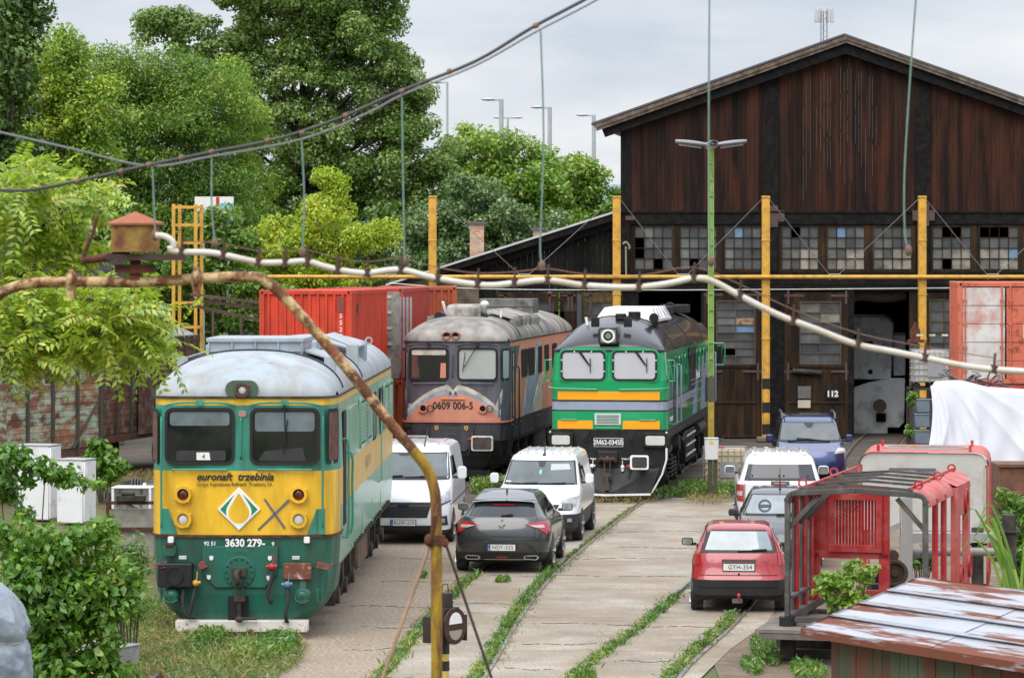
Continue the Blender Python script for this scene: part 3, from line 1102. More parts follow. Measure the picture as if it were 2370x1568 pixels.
brick_y = brick_mat("sooty_brick", (0.22, 0.165, 0.105), (0.13, 0.10, 0.075), (0.10, 0.09, 0.075))
brick_r = brick_mat("chimney_brick", (0.42, 0.17, 0.095), (0.50, 0.33, 0.22), (0.42, 0.37, 0.30))
b = MB()
b.prism([(fx(1000), 0), (fx(1108), 0), (fx(1108), an_z(1108, .15)), (fx(1000), an_z(1000, .15))], .26, .5)
b.build("brick_pier", brick_y, annex, smooth=False)
boards(annex, 1108, 676, 1150, 1012, .3, tar_board)
for p0, p1, fr in ((1150, 1292, door_wood), (1296, 1343, door_wood), (1347, 1476, mustard)):
    b = MB()
    b.box(fx(p0), .25, fz(1012), fx(p1), .35, fz(720 if p0 != 1347 else 760))
    b.box(fx(p0), .25, fz(697), fx(p1), .35, fz(677))
    b.box(fx(p0), .25, fz(760), fx(p0 + 7), .35, fz(697))
    b.box(fx(p1 - 7), .25, fz(760), fx(p1), .35, fz(697))
    dd = b.build("door_leaf", fr, annex, bevel=.006)
    glazing(dd, p0 + 7, 697, p1 - 7, 762, 3 if p1 - p0 > 60 else 1, 2, .28, {}, 2.5, fr, mw=.04)
    for k in (0, 1):
        b = MB()
        px0 = p0 + 4 if k == 0 else p1 - 22
        b.box(fx(px0), .22, fz(686), fx(px0 + 18), .245, fz(682))
        b.box(fx(px0 + 13 * (1 - k)), .22, fz(720), fx(px0 + 13 * (1 - k) + 5), .244, fz(682))
        b.build("hinge_strap", strap_m, dd)
b = MB()
b.tube([(fx(1341), .12, 0), (fx(1341), .12, fz(680))], .1, 12)
b.build("stove_pipe", mat("grey_pipe", (0.07, 0.075, 0.085), 0.6), annex)
for px, w_, top in ((1102, 33, 519), (1246, 22, 533)):
    ch = thing("brick_chimney", "red and pale brick chimney on the lean-to roof" if px < 1200 else "short brick chimney top just showing above the lean-to roof", "chimney", (X0 + fx(px), SY + 2.2, an_z(px) - .4))
    b = MB()
    hh = (fz(top) + .12 - (an_z(px) - .4)) * 1.0
    b.box(-w_ / 2 / SS, -.25, 0, w_ / 2 / SS, .25, hh - .12)
    b.build("shaft", brick_r, ch, smooth=False)
    b = MB()
    b.box(-w_ / 2 / SS - .07, -.32, hh - .12, w_ / 2 / SS + .07, .32, hh)
    b.build("cap", mat("sooty_cap", (0.10, 0.08, 0.075), .9), ch, bevel=.02)

# ---------------------------------------------------------------- yellow portal posts and pipe
yel = mat("weathered_yellow_paint", (0.66, 0.36, 0.045), 0.55, var=0.15, vs=2, dirt=(0.33, 0.19, 0.05), amt=0.28, ds=5)
PY = 108.0
PS = F / PY
post_labels = ["yellow steel post nearest the brick chimney", "yellow steel post at the corner where the low annex meets the shed", "yellow steel post with black hazard bands between the shed doors", "yellow steel post beside the orange container"]
for px, lab in zip((1001, 1427, 1772, 2134), post_labels):
    t = thing("steel_post", lab, "post", (P(px, YH, PY).x, PY, 0), 0, "yellow posts along the shed front")
    top = HC - (453 - YH) / PS
    b = MB()
    b.box(-.085, -.13, 0, .085, -.115, top)
    b.box(-.13, .115, 0, .13, .13, top)
    b.box(-.13, -.11, 0, -.055, .11, top - .01)
    b.box(.06, -.112, 0, .128, .112, top - .012)
    b.build("beam", yel, t, bevel=.008)
    b = MB()
    for z in (top - .03, top * .82, top * .6, top * .42):
        b.box(-.145, -.145, z - .035, .145, .145, z)
    build_each(b, "bracket", yel, t, bevel=.006)
    if px == 1772:
        b = MB()
        for q in (875, 930, 980):
            z1, z0 = HC - (q - YH) / PS, HC - (q + 24 - YH) / PS
            b.box(-.134, -.137, z0, .134, -.131, z1)
            b.box(.131, -.13, z0, .135, .13, z1)
        build_each(b, "hazard_band", black, t, 2)
    b = MB()
    b.box(-.3, -.3, 0, .3, .3, .16)
    b.build("footing", mat("dirty_concrete", (.16, .13, .10), .9), t, bevel=.03)
t = thing("gas_pipe", "long yellow pipe running level across the shed front", "pipe", (P(620, YH, PY).x, PY - .2, 0))
zz = HC - (640.5 - YH) / PS
b = MB()
b.tube([(0, 0, zz), (28, 0, zz)], .068, 12)
b.build("pipe", yel, t)
for px in (1213, 1580, 1930, 2295, 905):
    b = MB()
    xx = (px - 620) / PS
    for q in (xx - .16, xx + .16):
        b.tube([(q, 0, zz - .09), (q, 0, zz + .1)], .025, 8)
    b.box(xx - .2, -.03, zz + .08, xx + .2, .03, zz + .11)
    b.build("clamp", mat("galvanised", (0.45, 0.46, 0.48), .45, .6), t)
stay = mat("stay_wire", (0.22, 0.22, 0.22), .5, .6)
tops = (1001, 1427, 1772, 2134, 2500)
wire_lab = ["stay wires between the post by the chimney and the annex corner", "stay wires between the annex corner post and the hazard banded post", "stay wires between the hazard banded post and the container post", "stay wires from the container post out past the picture edge"]
for i in range(4):
    pa, pc = tops[i], tops[i + 1]
    mid = (1213, 1580, 1930, 2295)[i]
    b = MB()
    for a, e in ((pa + 6, mid - 12), (pc - 6, mid + 12)):
        b.tube([P(a, 458, PY - .05), P(e, 634, PY - .2)], .012, 5)
    tag(b.build("stay_wire", stay), wire_lab[i], "wire", "stay wires of the yellow pipe")
b = MB()
b.tube(smooth_path([P(900, 655, 109.2), P(1110, 668, 109.2), P(1440, 671, 109.2), P(1800, 669.5, 109.2), P(2215, 666, 109.2)], 5), .014, 5)
tag(b.build("white_cable", white_ink), "thin white cable strung along the shed lintel", "cable")
b = MB()
b.tube([P(1448, 570, 109.3), P(1449, 640, 109.3)], .03, 8)
b.tube(smooth_path([P(1442, 565, 109.3), P(1448, 560, 109.3), P(1456, 568, 109.3), P(1456, 576, 109.3)], 4), .035, 8)
tag(b.build("vent_pipe", mat("pale_green_pipe", (0.28, 0.32, 0.2), .6)), "pale green bent pipe beside the annex corner post", "pipe")

# radio mast on the roof, lamps far behind
t = thing("radio_mast", "slim lattice mast with panel aerials above the shed roof", "mast", P(1906, 110, 128))
z0 = t.location.z
b = MB()
mm = mat("mast_steel", (0.28, 0.29, 0.31), .5, .5)
for dx, dy in ((-.12, -.1), (.12, -.1), (0, .12)):
    b.tube([(dx, dy, 0), (dx, dy, 1.45)], .022, 6)
for k in range(6):
    b.bar((-.12, -.1, k * .24), (.12, -.1, k * .24 + .24), .018)
b.build("lattice", mm, t)
for dx, hh in ((-.36, .55), (-.2, .6), (.08, .58), (.26, .56)):
    b = MB()
    b.box(dx, -.09, .98, dx + .13, .05, .98 + hh)
    b.build("aerial_panel", mat("aerial_grey", (.5, .5, .5), .5), t, bevel=.015)
lampm = mat("lamp_column_grey", (0.42, 0.45, 0.48), .5, .3)
for px, py, Y, db, lab in ((1035, 190, 230, 0, "thin street lamp beside the edge of the tall poplar crown"), (1160, 230, 190, 0, "tall thick street lamp above the bright green tree"), (1175, 272, 260, 1, "short twin armed street lamp just behind the tall thick lamp"),
                           (1272, 248, 200, 0, "tall street lamp seen behind the hanging green cord"), (1374, 266, 215, 0, "street lamp closest to the shed eave")):
    base = P(px, YH, Y)
    base.z = 0
    t = thing("street_lamp", lab, "street lamp", base, 0, "street lamps on the far road")
    hz = HC - (py - YH) * Y / F
    b = MB()
    r = .13 if px in (1160, 1272, 1374) else .08
    b.tube([(0, 0, 0), (0, 0, hz)], [r * 1.25, r], 10)
    b.build("pole", lampm, t)
    for s in ((-1, 1) if db else (-1,)):
        b = MB()
        b.box(0, -.06, hz - .1, s * .5, .06, hz)
        b.ball((s * .75, 0, hz), .45, .14, .1, 12, 6)
        b.build("lamp_head", lampm, t)
# ---------------------------------------------------------------- diesel locomotives
teal = mat("teal_paint", "#3a927d", 0.38, var=0.2, vs=1.5, dirt=(0.03, 0.06, 0.045), amt=0.22, ds=2.5, soft=0.2, streak=0.25, coat=0.15)
teal_lo = mat("dark_teal_paint", "#1d6a59", 0.42, var=0.25, vs=2, dirt=(0.04, 0.05, 0.035), amt=0.34, ds=3, soft=0.2, streak=0.25)
teal_side = mat("faded_teal_with_sheen", "#6fa58c", 0.35, var=0.15, vs=1.5, dirt="#9ab79f", amt=0.36, ds=2, soft=0.25, streak=0.15, coat=0.2)  # flank teal lightened: real fading plus sky sheen put into the colour
yel_f = mat("locomotive_yellow", "#e8b92c", 0.38, var=0.1, vs=1.5, dirt="#a07a22", amt=0.2, ds=3, soft=0.2, streak=0.2, coat=0.15)
yel_s = mat("faded_yellow_with_sheen", "#d6a941", 0.4, var=0.12, vs=2, dirt="#cdbb86", amt=0.34, ds=2, soft=0.2, streak=0.15)  # flank yellow paler than the front: fading plus sheen in the colour
roof_a = mat("pale_blue_roof", "#9fabb3", 0.5, var=0.16, vs=1.2, dirt="#857a6a", amt=0.27, ds=2.4, soft=0.2, streak=0.3)
slate = mat("slate_paint", "#6b6a76", 0.5, var=0.25, vs=1.5, dirt=(0.05, 0.045, 0.045), amt=0.35, ds=3, soft=0.2, streak=0.3)
slate_lo = mat("dark_slate_paint", "#4a4b54", 0.55, var=0.3, vs=1.5, dirt=(0.03, 0.027, 0.025), amt=0.4, ds=3, streak=0.3)
salmon = mat("salmon_paint", "#e0947a", 0.5, var=0.14, vs=2, dirt="#c08a74", amt=0.35, ds=3, soft=0.2, streak=0.25)
cream_p = mat("cream_paint", "#d6d0c0", 0.5, var=0.15, vs=2, dirt="#9b9689", amt=0.35, ds=3)
ltblue_p = mat("light_blue_paint", "#9fb1c0", 0.5, var=0.15, vs=2, dirt="#79838b", amt=0.35, ds=3)
roof_b = mat("sooty_roof", "#a8a29a", 0.65, var=0.35, vs=1.2, dirt=(0.03, 0.028, 0.026), amt=0.37, ds=1.3, soft=0.2, streak=0.4)
green_c = mat("emerald_paint", "#00935a", 0.22, var=0.06, vs=1, coat=0.5)
orange_c = mat("signal_yellow", "#f0a010", 0.35, var=0.05)
lgrey_c = mat("silver_blue_paint", "#8e98ac", 0.35, var=0.08, coat=0.2)
black_c = mat("gloss_black", (0.016, 0.016, 0.019), 0.25, var=0.2, dirt=(0.035, 0.033, 0.032), amt=0.3, ds=4, coat=0.3)
black_d = mat("satin_black", (0.011, 0.0115, 0.013), 0.5, var=0.25, dirt=(0.032, 0.029, 0.026), amt=0.3, ds=4, spec=0.3)
roof_c = mat("black_roof", (0.016, 0.018, 0.025), 0.24, var=0.2, vs=1.2, dirt=(0.06, 0.044, 0.026), amt=0.17, ds=1.0, soft=0.14, streak=3.0, coat=0.25)
rustplate = mat("rusted_plate", "#73432f", 0.8, var=0.3, vs=6, dirt="#b79c93", amt=0.28, ds=7, soft=0.05)
pane_w = mat("white_blind_pane", (0.47, 0.48, 0.51), 0.12, var=0.07, vs=1, coat=0.5)
pane_t = mat("pale_green_pane", (0.42, 0.46, 0.43), 0.12, var=0.1, vs=1.2, coat=0.4)
sky_sheen = mat("grey_blue_sky_sheen", (0.14, 0.175, 0.19), 0.3, var=0.35, vs=3, coat=0.2)
curtain = mat("rusty_curtain", (0.13, 0.055, 0.04), 0.7, var=0.5, vs=7)
lampglass = mat("lamp_glass", (0.62, 0.62, 0.60), 0.12, var=0.2, vs=14, coat=0.5)
red_lens = mat("red_lens", (0.10, 0.006, 0.008), 0.12, coat=0.6)
red_p = mat("valve_red", (0.45, 0.03, 0.03), 0.5)
ochre = mat("ochre_valve", (0.55, 0.30, 0.05), 0.5)
leather = mat("hose_rubber", (0.02, 0.02, 0.021), 0.7, var=0.3)


def plate(par, name, poly, y, th, m, bevel=0.0, ax="y"):
    b = MB()
    b.prism(poly, y, y + th, ax)
    return b.build(name, m, par, bevel=bevel)


def windowed(par, poly_o, poly_i, y, th, frame, glass, ax="y", name="window", gap=0.012):
    b = MB()
    b.ringp(poly_o, poly_i, y, y + th, ax)
    wo = b.build(name, frame, par, angle=30)
    s = 1 if th > 0 else -1
    g = MB()
    g.prism(poly_i, y + s * gap, y + th, ax)
    g.build("pane", glass, wo)
    return wo


def plan_poly(half, L):
    """half = front points (x,y) from centre to side; mirrored to all four corners"""
    r = half[1:] if abs(half[0][0]) < 1e-6 else half
    front = [(-x, y) for x, y in reversed(r)] + ([half[0]] if len(r) < len(half) else []) + list(r)
    back = [(x, L - y) for x, y in reversed(r)] + ([(0, L - half[0][1])] if len(r) < len(half) else []) + [(-x, L - y) for x, y in r]
    return front + back


def stack(par, name, half, L, levels, mats, nfront):
    """levels: [(z, inset)], between levels material (front, side); polygon walls"""
    pl = plan_poly(half, L)
    n = len(pl)
    b = MB()
    for (z0, i0), (z1, i1), (mf, ms) in zip(levels[:-1], levels[1:], mats):
        f = lambda p, i: (p[0] * (1 - i / 1.5), p[1] + (i if p[1] < L / 2 else -i))
        for k in range(n):
            k2 = (k + 1) % n
            fr = k < nfront
            a, c = pl[k], pl[k2]
            b.add([(*f(a, i0), z0), (*f(c, i0), z0), (*f(c, i1), z1), (*f(a, i1), z1)], [(0, 1, 2, 3)], mf if fr else ms)
    return b


def roof_mb(half, L, z0, h, ramp, p_arc=0.5, q=2.4, ny=60, nx=28, rq=2.2):
    hx = [p[0] for p in half]
    hy = [p[1] for p in half]

    def wid(y):
        yy = min(y, L - y)
        if yy <= hy[0]:
            return 0.02
        for k in range(len(half) - 1):
            if hy[k] <= yy <= hy[k + 1]:
                return hx[k] + (hx[k + 1] - hx[k]) * (yy - hy[k]) / max(hy[k + 1] - hy[k], 1e-6)
        return hx[-1]

    ys = sorted(set([hy[0] + (ramp + .1) * (1 - math.cos(math.pi / 2 * i / 16)) for i in range(17)] + [hy[0] + ramp + (L - 2 * (hy[0] + ramp)) * i / 14 for i in range(15)]))
    ys = ys + [L - y for y in reversed(ys) if L - y > ys[-1] + .05]

    def fn(u, v):
        y = ys[round(v * (len(ys) - 1))]
        wd = wid(y)
        x = -wd * math.cos(math.pi * u)
        yy = max(0.0, min(y, L - y) - hy[0])
        rp = 1.0 if yy >= ramp else (1 - (1 - yy / ramp) ** rq) ** (1 / rq)
        wmax = hx[-1]
        e = max(0.0, 1 - abs(x / wmax) ** q) ** p_arc
        edge = max(0.0, 1 - abs(wd / wmax) ** q) ** p_arc
        # keep the rim on the gutter line
        zz = min(h * rp, 9) * (e if wd > wmax * .98 else max(0.0, (1 - abs(x / max(wd, .02)) ** q)) ** p_arc)
        return (x, y, z0 + zz)

    b = MB()
    b.grid(fn, nx, len(ys) - 1, flip=False)
    return b


def bogie(par, y0, y1, naxle=3, m=grime, w=1.05):
    b = MB()
    for s in (-1, 1):
        b.box(s * w, y0, .5, s * (w + .12), y1, .78)
        for k in range(naxle):
            yy = y0 + .45 + (y1 - y0 - .9) * k / (naxle - 1)
            b.box(s * (w - .02), yy - .2, .3, s * (w + .26), yy + .2, .66)
            b.cyl((s * (w + .1), yy, .46), (s * (w + .33), yy, .46), .14, n=12)
            for q in range(6):
                b.box(s * (w + .06), yy - .5 + q * .07, .68 + q * .045, s * (w + .2), yy + .5 - q * .07, .71 + q * .045)
            b.box(s * (w + .13), yy - .62, .55, s * (w + .3), yy - .42, 1.0)
    o = b.build("bogie", m, par, bevel=.012)
    for k in range(naxle):
        yy = y0 + .45 + (y1 - y0 - .9) * k / (naxle - 1)
        for s in (-1, 1):
            wb = MB()
            wb.cyl((s * .69, yy, .49), (s * .83, yy, .49), .49, n=28)
            wb.cyl((s * .83, yy, .49), (s * .86, yy, .49), .2, n=16)
            wb.build("wheel", grime, o)
    return o


def spring(b, c, r, h, turns=5, rr=.03):
    b.tube([(c[0] + r * math.cos(t), c[1] + r * math.sin(t), c[2] + h * t / (2 * math.pi * turns)) for t in np.linspace(0, 2 * math.pi * turns, turns * 12)], rr, 6)


def hose(par, pts, r=.03, m=leather, name="brake_hose", cock=None):
    b = MB()
    b.tube(smooth_path(pts, 5), r, 8)
    o = b.build(name, m, par)
    if cock:
        c = MB()
        p = Vector(pts[0])
        c.ball(p + Vector((0, -.03, .02)), .06, .06, .055, 10, 6)
        c.cyl(p + Vector((-.09, -.03, .02)), p + Vector((.08, -.03, .03)), .028, n=8)
        c.bar(p + Vector((0.02, -.05, .05)), p + Vector((.03, -.06, .2)), .018)
        c.build("cock", cock, o)
    return o


def lamp(par, x, z, y, r, ringm, lens, name="marker_lamp"):
    b = MB()
    b.ringp(circ(x, z, r, 24), circ(x, z, r * .68, 24), y - .05, y + .05)
    for a in range(4):
        t = a * math.pi / 2 + .6
        b.ball((x + r * 1.02 * math.cos(t), y - .02, z + r * 1.02 * math.sin(t)), r * .17, .03, r * .17, 8, 6)
    o = b.build(name, ringm, par, angle=30)
    g = MB()
    g.grid(lambda u, v: (x + r * .68 * v * math.cos(-2 * math.pi * u), y + .02 - .045 * math.sqrt(max(0, 1 - v * v)), z + r * .68 * v * math.sin(-2 * math.pi * u)), 20, 5)
    g.build("lens", lens, o)
    return o


HALF_A = [(0, -.05), (.6, -.035), (1.15, 0.0), (1.30, .06), (1.40, .2), (1.46, .45), (1.49, .75)]


def make_hooded(label, loc, rz, A):
    """flat-fronted diesel with domed roof; A=True: green-yellow livery, else slate-salmon"""
    L = 16.4
    t = thing("diesel_locomotive", label, "locomotive", loc, rz)
    up, lo, side = (teal, teal_lo, teal_side) if A else (slate, slate_lo, salmon)
    nf = 2 * len(HALF_A) - 2
    if A:
        lv = [(.98, .10), (1.1, .03), (1.58, 0), (2.03, 0), (2.63, 0), (3.66, .03), (3.78, .03)]
        ms = [(1, 2), (1, 2), (3, 2), (3, 4), (0, 2), (3, 4)]
        mm = [up, lo, side, yel_f, yel_s]
    else:
        lv = [(.98, .10), (1.1, .03), (1.62, 0), (2.63, 0), (3.66, .03), (3.78, .03)]
        ms = [(1, 1), (1, 1), (0, 2), (0, 2), (0, 2)]
        mm = [up, lo, salmon]
    b = stack(t, "body", HALF_A, L, lv, ms, nf)
    b.build("body", mm, t, angle=30)
    # waist ledge and roof
    led = MB()
    pl = plan_poly([(x * 1.015, y - .03) for x, y in HALF_A], L + .0)
    led.prism([p for p in pl if p[1] < 1.0] + [(1.49, 1.35), (-1.49, 1.35)], 1.585, 1.625, "z")
    led.build("waist_ledge", rust if A else salmon, t)
    hr = [(x * .98, y + .03) for x, y in HALF_A]
    rf = roof_mb(hr, L, 3.775, .70, 2.0).build("roof", roof_a if A else roof_b, t, angle=60)
    gb = MB()
    gb.ringp([(p[0] * 1.008, p[1]) for p in plan_poly([(x * .985, y + .005) for x, y in HALF_A], L)], [(p[0], p[1]) for p in plan_poly([(x * .9, y + .15) for x, y in HALF_A], L)], 3.765, 3.80, "z")
    gb.build("gutter", grime, t)
    jb = MB()
    zr = lambda x: 3.775 + .70 * max(0, 1 - abs(x / 1.46) ** 2.4) ** .5
    for yj in ((1.75, 6.6) if A else (3.0, 8.0)):
        jb.tube([(x, yj, zr(x) + .004) for x in [-1.45 * math.cos(math.pi * i / 30) for i in range(31)]], .022, 6)
    jb.build("roof_joint", black, rf)
    # windscreens
    for s in (-1, 1):
        po, pi_ = rrect(.12 if s > 0 else -1.22, 2.73, 1.22 if s > 0 else -.12, 3.62, .12), rrect(.165 if s > 0 else -1.175, 2.775, 1.175 if s > 0 else -.165, 3.575, .085)
        gm = glass_dark if A or s < 0 else pane_t
        wo = windowed(t, po, pi_, -.075, .09, rubber, gm, name="windscreen", gap=.03)
        if A:
            x0, x1 = (.2, 1.14) if s > 0 else (-1.14, -.2)
            plate(wo, "blind_or_sky_sheen", rrect(x0, 3.25 if s > 0 else 3.34, x1, 3.555, .05), -.050, .006, sky_sheen)  # lighter panel painting the sky reflection in the upper windscreen
            dm = mat("cab_desk_grey", (0.035, 0.036, 0.035), 0.4, var=.3, vs=4)
            plate(wo, "cab_desk", rrect(x0 + .1, 2.79, x1 - .06, 2.95, .03) if s < 0 else [(.25, 2.79), (1.0, 2.79), (.95, 3.0), (.35, 2.94)], -.049, .005, dm)
        elif s < 0:
            plate(wo, "blind_or_sky_sheen", rrect(-1.14, 3.42, -.2, 3.56, .04), -.050, .006, cream_p)
            plate(wo, "curtain", [(-1.14, 2.8), (-.92, 2.8), (-.98, 3.4), (-1.14, 3.4)], -.048, .005, curtain)
            plate(wo, "curtain", [(-.36, 2.8), (-.2, 2.8), (-.2, 3.2), (-.34, 3.2)], -.048, .005, salmon)
        # visor over the screen, wiper
        v = MB()
        xm = .67 * s
        v.tube(smooth_path([(xm - .56, -.06, 3.655), (xm - .3, -.09, 3.70), (xm + .3, -.09, 3.70), (xm + .56, -.06, 3.655)], 4), .016, 6)
        v.box(xm - .05, -.13, 3.66, xm + .05, -.05, 3.74)
        v.build("window_visor", black if not A else up, t)
        if s > 0:
            wv = MB()
            e = (xm + .02, -.11, 3.02) if A else (xm - .36, -.11, 3.08)
            wv.tube([(xm, -.13, 3.68), e], .012, 6)
            wv.tube([(e[0] - .04, -.1, e[2] - .12), (e[0] + .03, -.1, e[2] + .42)], .01, 6)
            wv.build("wiper", black, t)
        # corner window
        cw = MB()
        c0, c1 = Vector((1.325 * s, .045, 0)), Vector((1.468 * s, .47, 0))
        nr = Vector((.93 * s, -.36, 0))
        for pz, q, off, mi in ((rrect(0, 2.73, 1, 3.6, .13), 0, .012, 0), (rrect(.1, 2.79, .9, 3.54, .1), 1, .018, 1)):
            ln = (c1 - c0)
            vs = [c0 + ln * u + nr * off + Vector((0, 0, z)) for u, z in pz]
            cw.add(vs, [tuple(range(len(vs)))[::s]], mi)
        co = cw.build("corner_window", [rubber, curtain if A else pane_t], t)
        # handrails by the corner
        h = MB()
        h.tube(smooth_path([(1.27 * s, -.05, 1.75), (1.27 * s, -.09, 1.85), (1.27 * s, -.09, 2.6), (1.27 * s, -.09, 3.4), (1.27 * s, .0, 3.46)], 3), .018, 8)
        h.build("handrail", up if A else slate, t)
        h = MB()
        h.tube([(xm - .43 + (.05 if not A else 0), -.03, 2.645), (xm - .43, -.08, 2.65), (xm + .43, -.08, 2.65), (xm + .43, -.03, 2.645)], .016, 8)
        h.build("handrail", up if A else slate, t)
    h = MB()
    h.tube([(-.02, -.04, 2.82), (-.02, -.1, 2.86), (-.02, -.1, 3.42), (-.02, -.04, 3.46)], .018, 8)
    h.build("handrail", up if A else slate, t)
    # apron below the beam
    ap = MB()
    secs = [(.26, 1.02, .02), (.42, 1.22, -.03), (.7, 1.40, -.06), (.98, 1.44, -.06), (1.1, 1.45, -.05)]
    for (z0, w0, y0), (z1, w1, y1) in zip(secs[:-1], secs[1:]):
        r0 = [(-w0, 1.5), (-w0, .5), (-w0 * .93, .2), (-w0 * .75, y0 + .02), (0, y0), (w0 * .75, y0 + .02), (w0 * .93, .2), (w0, .5), (w0, 1.5)]
        r1 = [(-w1, 1.5), (-w1, .5), (-w1 * .93, .2), (-w1 * .75, y1 + .02), (0, y1), (w1 * .75, y1 + .02), (w1 * .93, .2), (w1, .5), (w1, 1.5)]
        for k in range(8):
            ap.add([(*r0[k], z0), (*r0[k + 1], z0), (*r1[k + 1], z1), (*r1[k], z1)], [(0, 1, 2, 3)])
    ap.build("apron", teal_lo if A else black_d, t, angle=50)
    b = MB()
    b.box(-1.04, -.16, .11, 1.04, .1, .29)
    b.build("rail_guard", mat("rusty_white_paint", (0.66, 0.62, 0.55), .6, dirt=RUSTC, amt=.25, ds=5, soft=.05) if A else black_d, t, bevel=.01)
    oct_ = [(-.62, 1.45), (-.62, 1.02), (-.42, .80), (.36, .80), (.56, 1.02), (.56, 1.45)]
    plate(t, "coupling_plate", oct_, -.10, .06, lo, .01)
    dd = plate(t, "drawgear_disc", circ(-.04, 1.05, .245, 28), -.13, .05, lo, .01)
    b = MB()
    for i in range(14):
        a = 2 * math.pi * i / 14
        b.ball((-.04 + .205 * math.cos(a), -.135, 1.05 + .205 * math.sin(a)), .017, .02, .017, 6, 4)
    b.build("bolt_head", grime, dd)
    b = MB()
    b.box(-.15, -.2, .98, .08, -.1, 1.12)
    b.tube(smooth_path([(-.04, -.2, 1.08), (-.06, -.33, 1.06), (-.05, -.36, .96), (-.05, -.3, .88), (-.02, -.24, .92)], 5), [.05] * 21 if False else .042, 8)
    for q in (-.09, .03):
        b.bar((q, -.25, .95), (q + .01, -.22, .62), .022)
    b.box(-.11, -.27, .60, .06, -.17, .68)
    b.tube([(-.03, -.22, .62), (-.03, -.21, .32)], .035, 8)
    b.tube([(-.03, -.22, .33), (.25, -.24, .33)], .022, 6)
    b.ball((-.03, -.24, .32), .065, .05, .05, 10, 6)
    b.build("screw_coupling", grime, t)
    plate(t, "hook_plate", rrect(-.22, .27, .10, .68, .02), -.10, .05, black, .008)
    # buffers: missing one leaves a plate
    bl = [(-1.31, .82), (-.80, .82), (-.76, .88), (-.76, 1.18), (-1.31, 1.18)]
    if A:
        o = plate(t, "buffer_box", rrect(-1.31, .82, -.77, 1.19, .03), -.26, .3, black, .015)
        plate(o, "buffer_socket", circ(-1.04, 1.0, .15, 24), -.275, .03, black_d, .006)
        plate(t, "buffer_plate", rrect(.65, .93, 1.09, 1.19, .03), -.13, .09, rustplate, .012)
    else:
        for x in (-.9, .87):
            sh = MB()
            sh.cyl((x, -.5, 1.04), (x, 0, 1.04), .12, n=16)
            sh = sh.build("buffer", grime, t)
            plate(sh, "buffer_head", rrect(x - .3, .84, x + .3, 1.25, .05), -.56, .06, mat("buffer_white", (.68, .66, .6), .6, dirt=(.3, .27, .24), amt=.3, ds=6), .012)
            plate(sh, "worn_face", rrect(x - .255, .88, x + .255, 1.21, .05), -.566, .01, mat("worn_face", (.055, .035, .028), .7, var=.4, vs=6, dirt=(.09, .08, .075), amt=.4, ds=4))
    # marker lamps
    if A:
        for x in (-.93, .89):
            lamp(t, x, 2.26, -.06, .135, yel_f, red_lens)
            lamp(t, x, 1.87, -.06, .135, yel_f, lampglass)
    else:
        for x in (-.82, .82):
            lamp(t, x, 1.97, -.06, .125, salmon, hole)
            b = MB()
            b.ringp(circ(x + .2, 1.96, .1, 20), circ(x + .2, 1.96, .075, 20), -.14, -.12)
            b.build("lamp_cover_ring", grime, t)
        for x in (-.32, .32):
            pass
    # top headlight
    if A:
        o = plate(t, "headlight_housing", rrect(-.27, 3.77, .25, 4.05, .14, 8), -.04, .8, mat("olive_green_paint", "#46604a", .5, dirt=RUSTC, amt=.2, ds=6), .02)
        lamp(o, 0, 3.9, -.06, .115, mat("rusty_rim", (.09, .035, .025), .6), lampglass, "headlight")
    else:
        o = plate(t, "headlight_housing", rrect(-.36, 3.83, .22, 4.03, .1, 6), .02, .8, roof_b, .02)
        for x in (-.19, .06):
            b = MB()
            b.ringp(circ(x, 3.94, .115, 24), circ(x, 3.94, .085, 24), -.03, .12)
            rr = b.build("headlight_ring", mat("orange_rust", (.42, .10, .03), .7, dirt=(.1, .03, .02), amt=.4, ds=9), o)
            plate(rr, "void", circ(x, 3.94, .085, 24), .015, .03, hole)
    # livery marks
    if A:
        for s in (-1, 1):
            plate(t, "corner_marking", [(s * 1.02, 1.635), (s * 1.17, 1.635), (s * 1.17, 2.03)][::s], -.024, .02, up)
            plate(t, "corner_marking", [(s * 1.165, 1.635), (s * 1.30, 1.635), (s * 1.30, 2.03), (s * 1.165, 2.03)][::s], .0, .05, up)
        txt("euronaft  trzebinia", .165, (-.115, -.058, 2.535), t, black_ink, bold=.004, shear=.25, sx=.98)
        txt("Grupa Kapitałowa Rafinerii  Trzebinia SA", .083, (-.12, -.058, 2.42), t, black_ink, sx=.86)
        q = plate(t, "emblem_board", [(-.05, 1.69), (.29, 2.03), (-.05, 2.375), (-.39, 2.03)], -.075, .03, white_ink, .004)
        g = mat("emblem_green", (.01, .22, .10), .5)
        plate(q, "emblem_green", [(-.345, 2.03), (-.20, 1.885), (.10, 1.885), (.245, 2.03), (-.05, 2.33)], -.079, .005, g)

        def drop(r, cz, zt, y, nm, m_):
            pts = [(-.05 + r * math.sin(a_), cz - r * math.cos(a_)) for a_ in np.linspace(-2.15, 2.15, 20)]
            plate(q, nm, pts + [(-.05 + .012, zt), (-.05 - .012, zt)], y, .005, m_)
        plate(q, "emblem_white", [(-.24, 1.90), (-.05, 1.71), (.14, 1.90)], -.081, .005, white_ink)
        drop(.20, 1.985, 2.35, -.083, "emblem_white", white_ink)
        drop(.165, 1.975, 2.27, -.086, "emblem_drop", yel_f)
        xm = mat("purple_spray", (.13, .115, .14), .7)
        b = MB()
        for p, e in (((.35, 2.19), (.67, 1.73)), ((.74, 2.18), (.25, 1.70))):
            b.bar((p[0], -.047, p[1]), (e[0], -.047, e[1]), .004, .035)
        b.build("spray_mark", xm, t)
        txt("92 51", .085, (-.50, -.106, 1.492), t, white_ink, bold=.002)
        txt("3630 279-", .165, (.05, -.106, 1.50), t, white_ink, bold=.006, sx=.93)
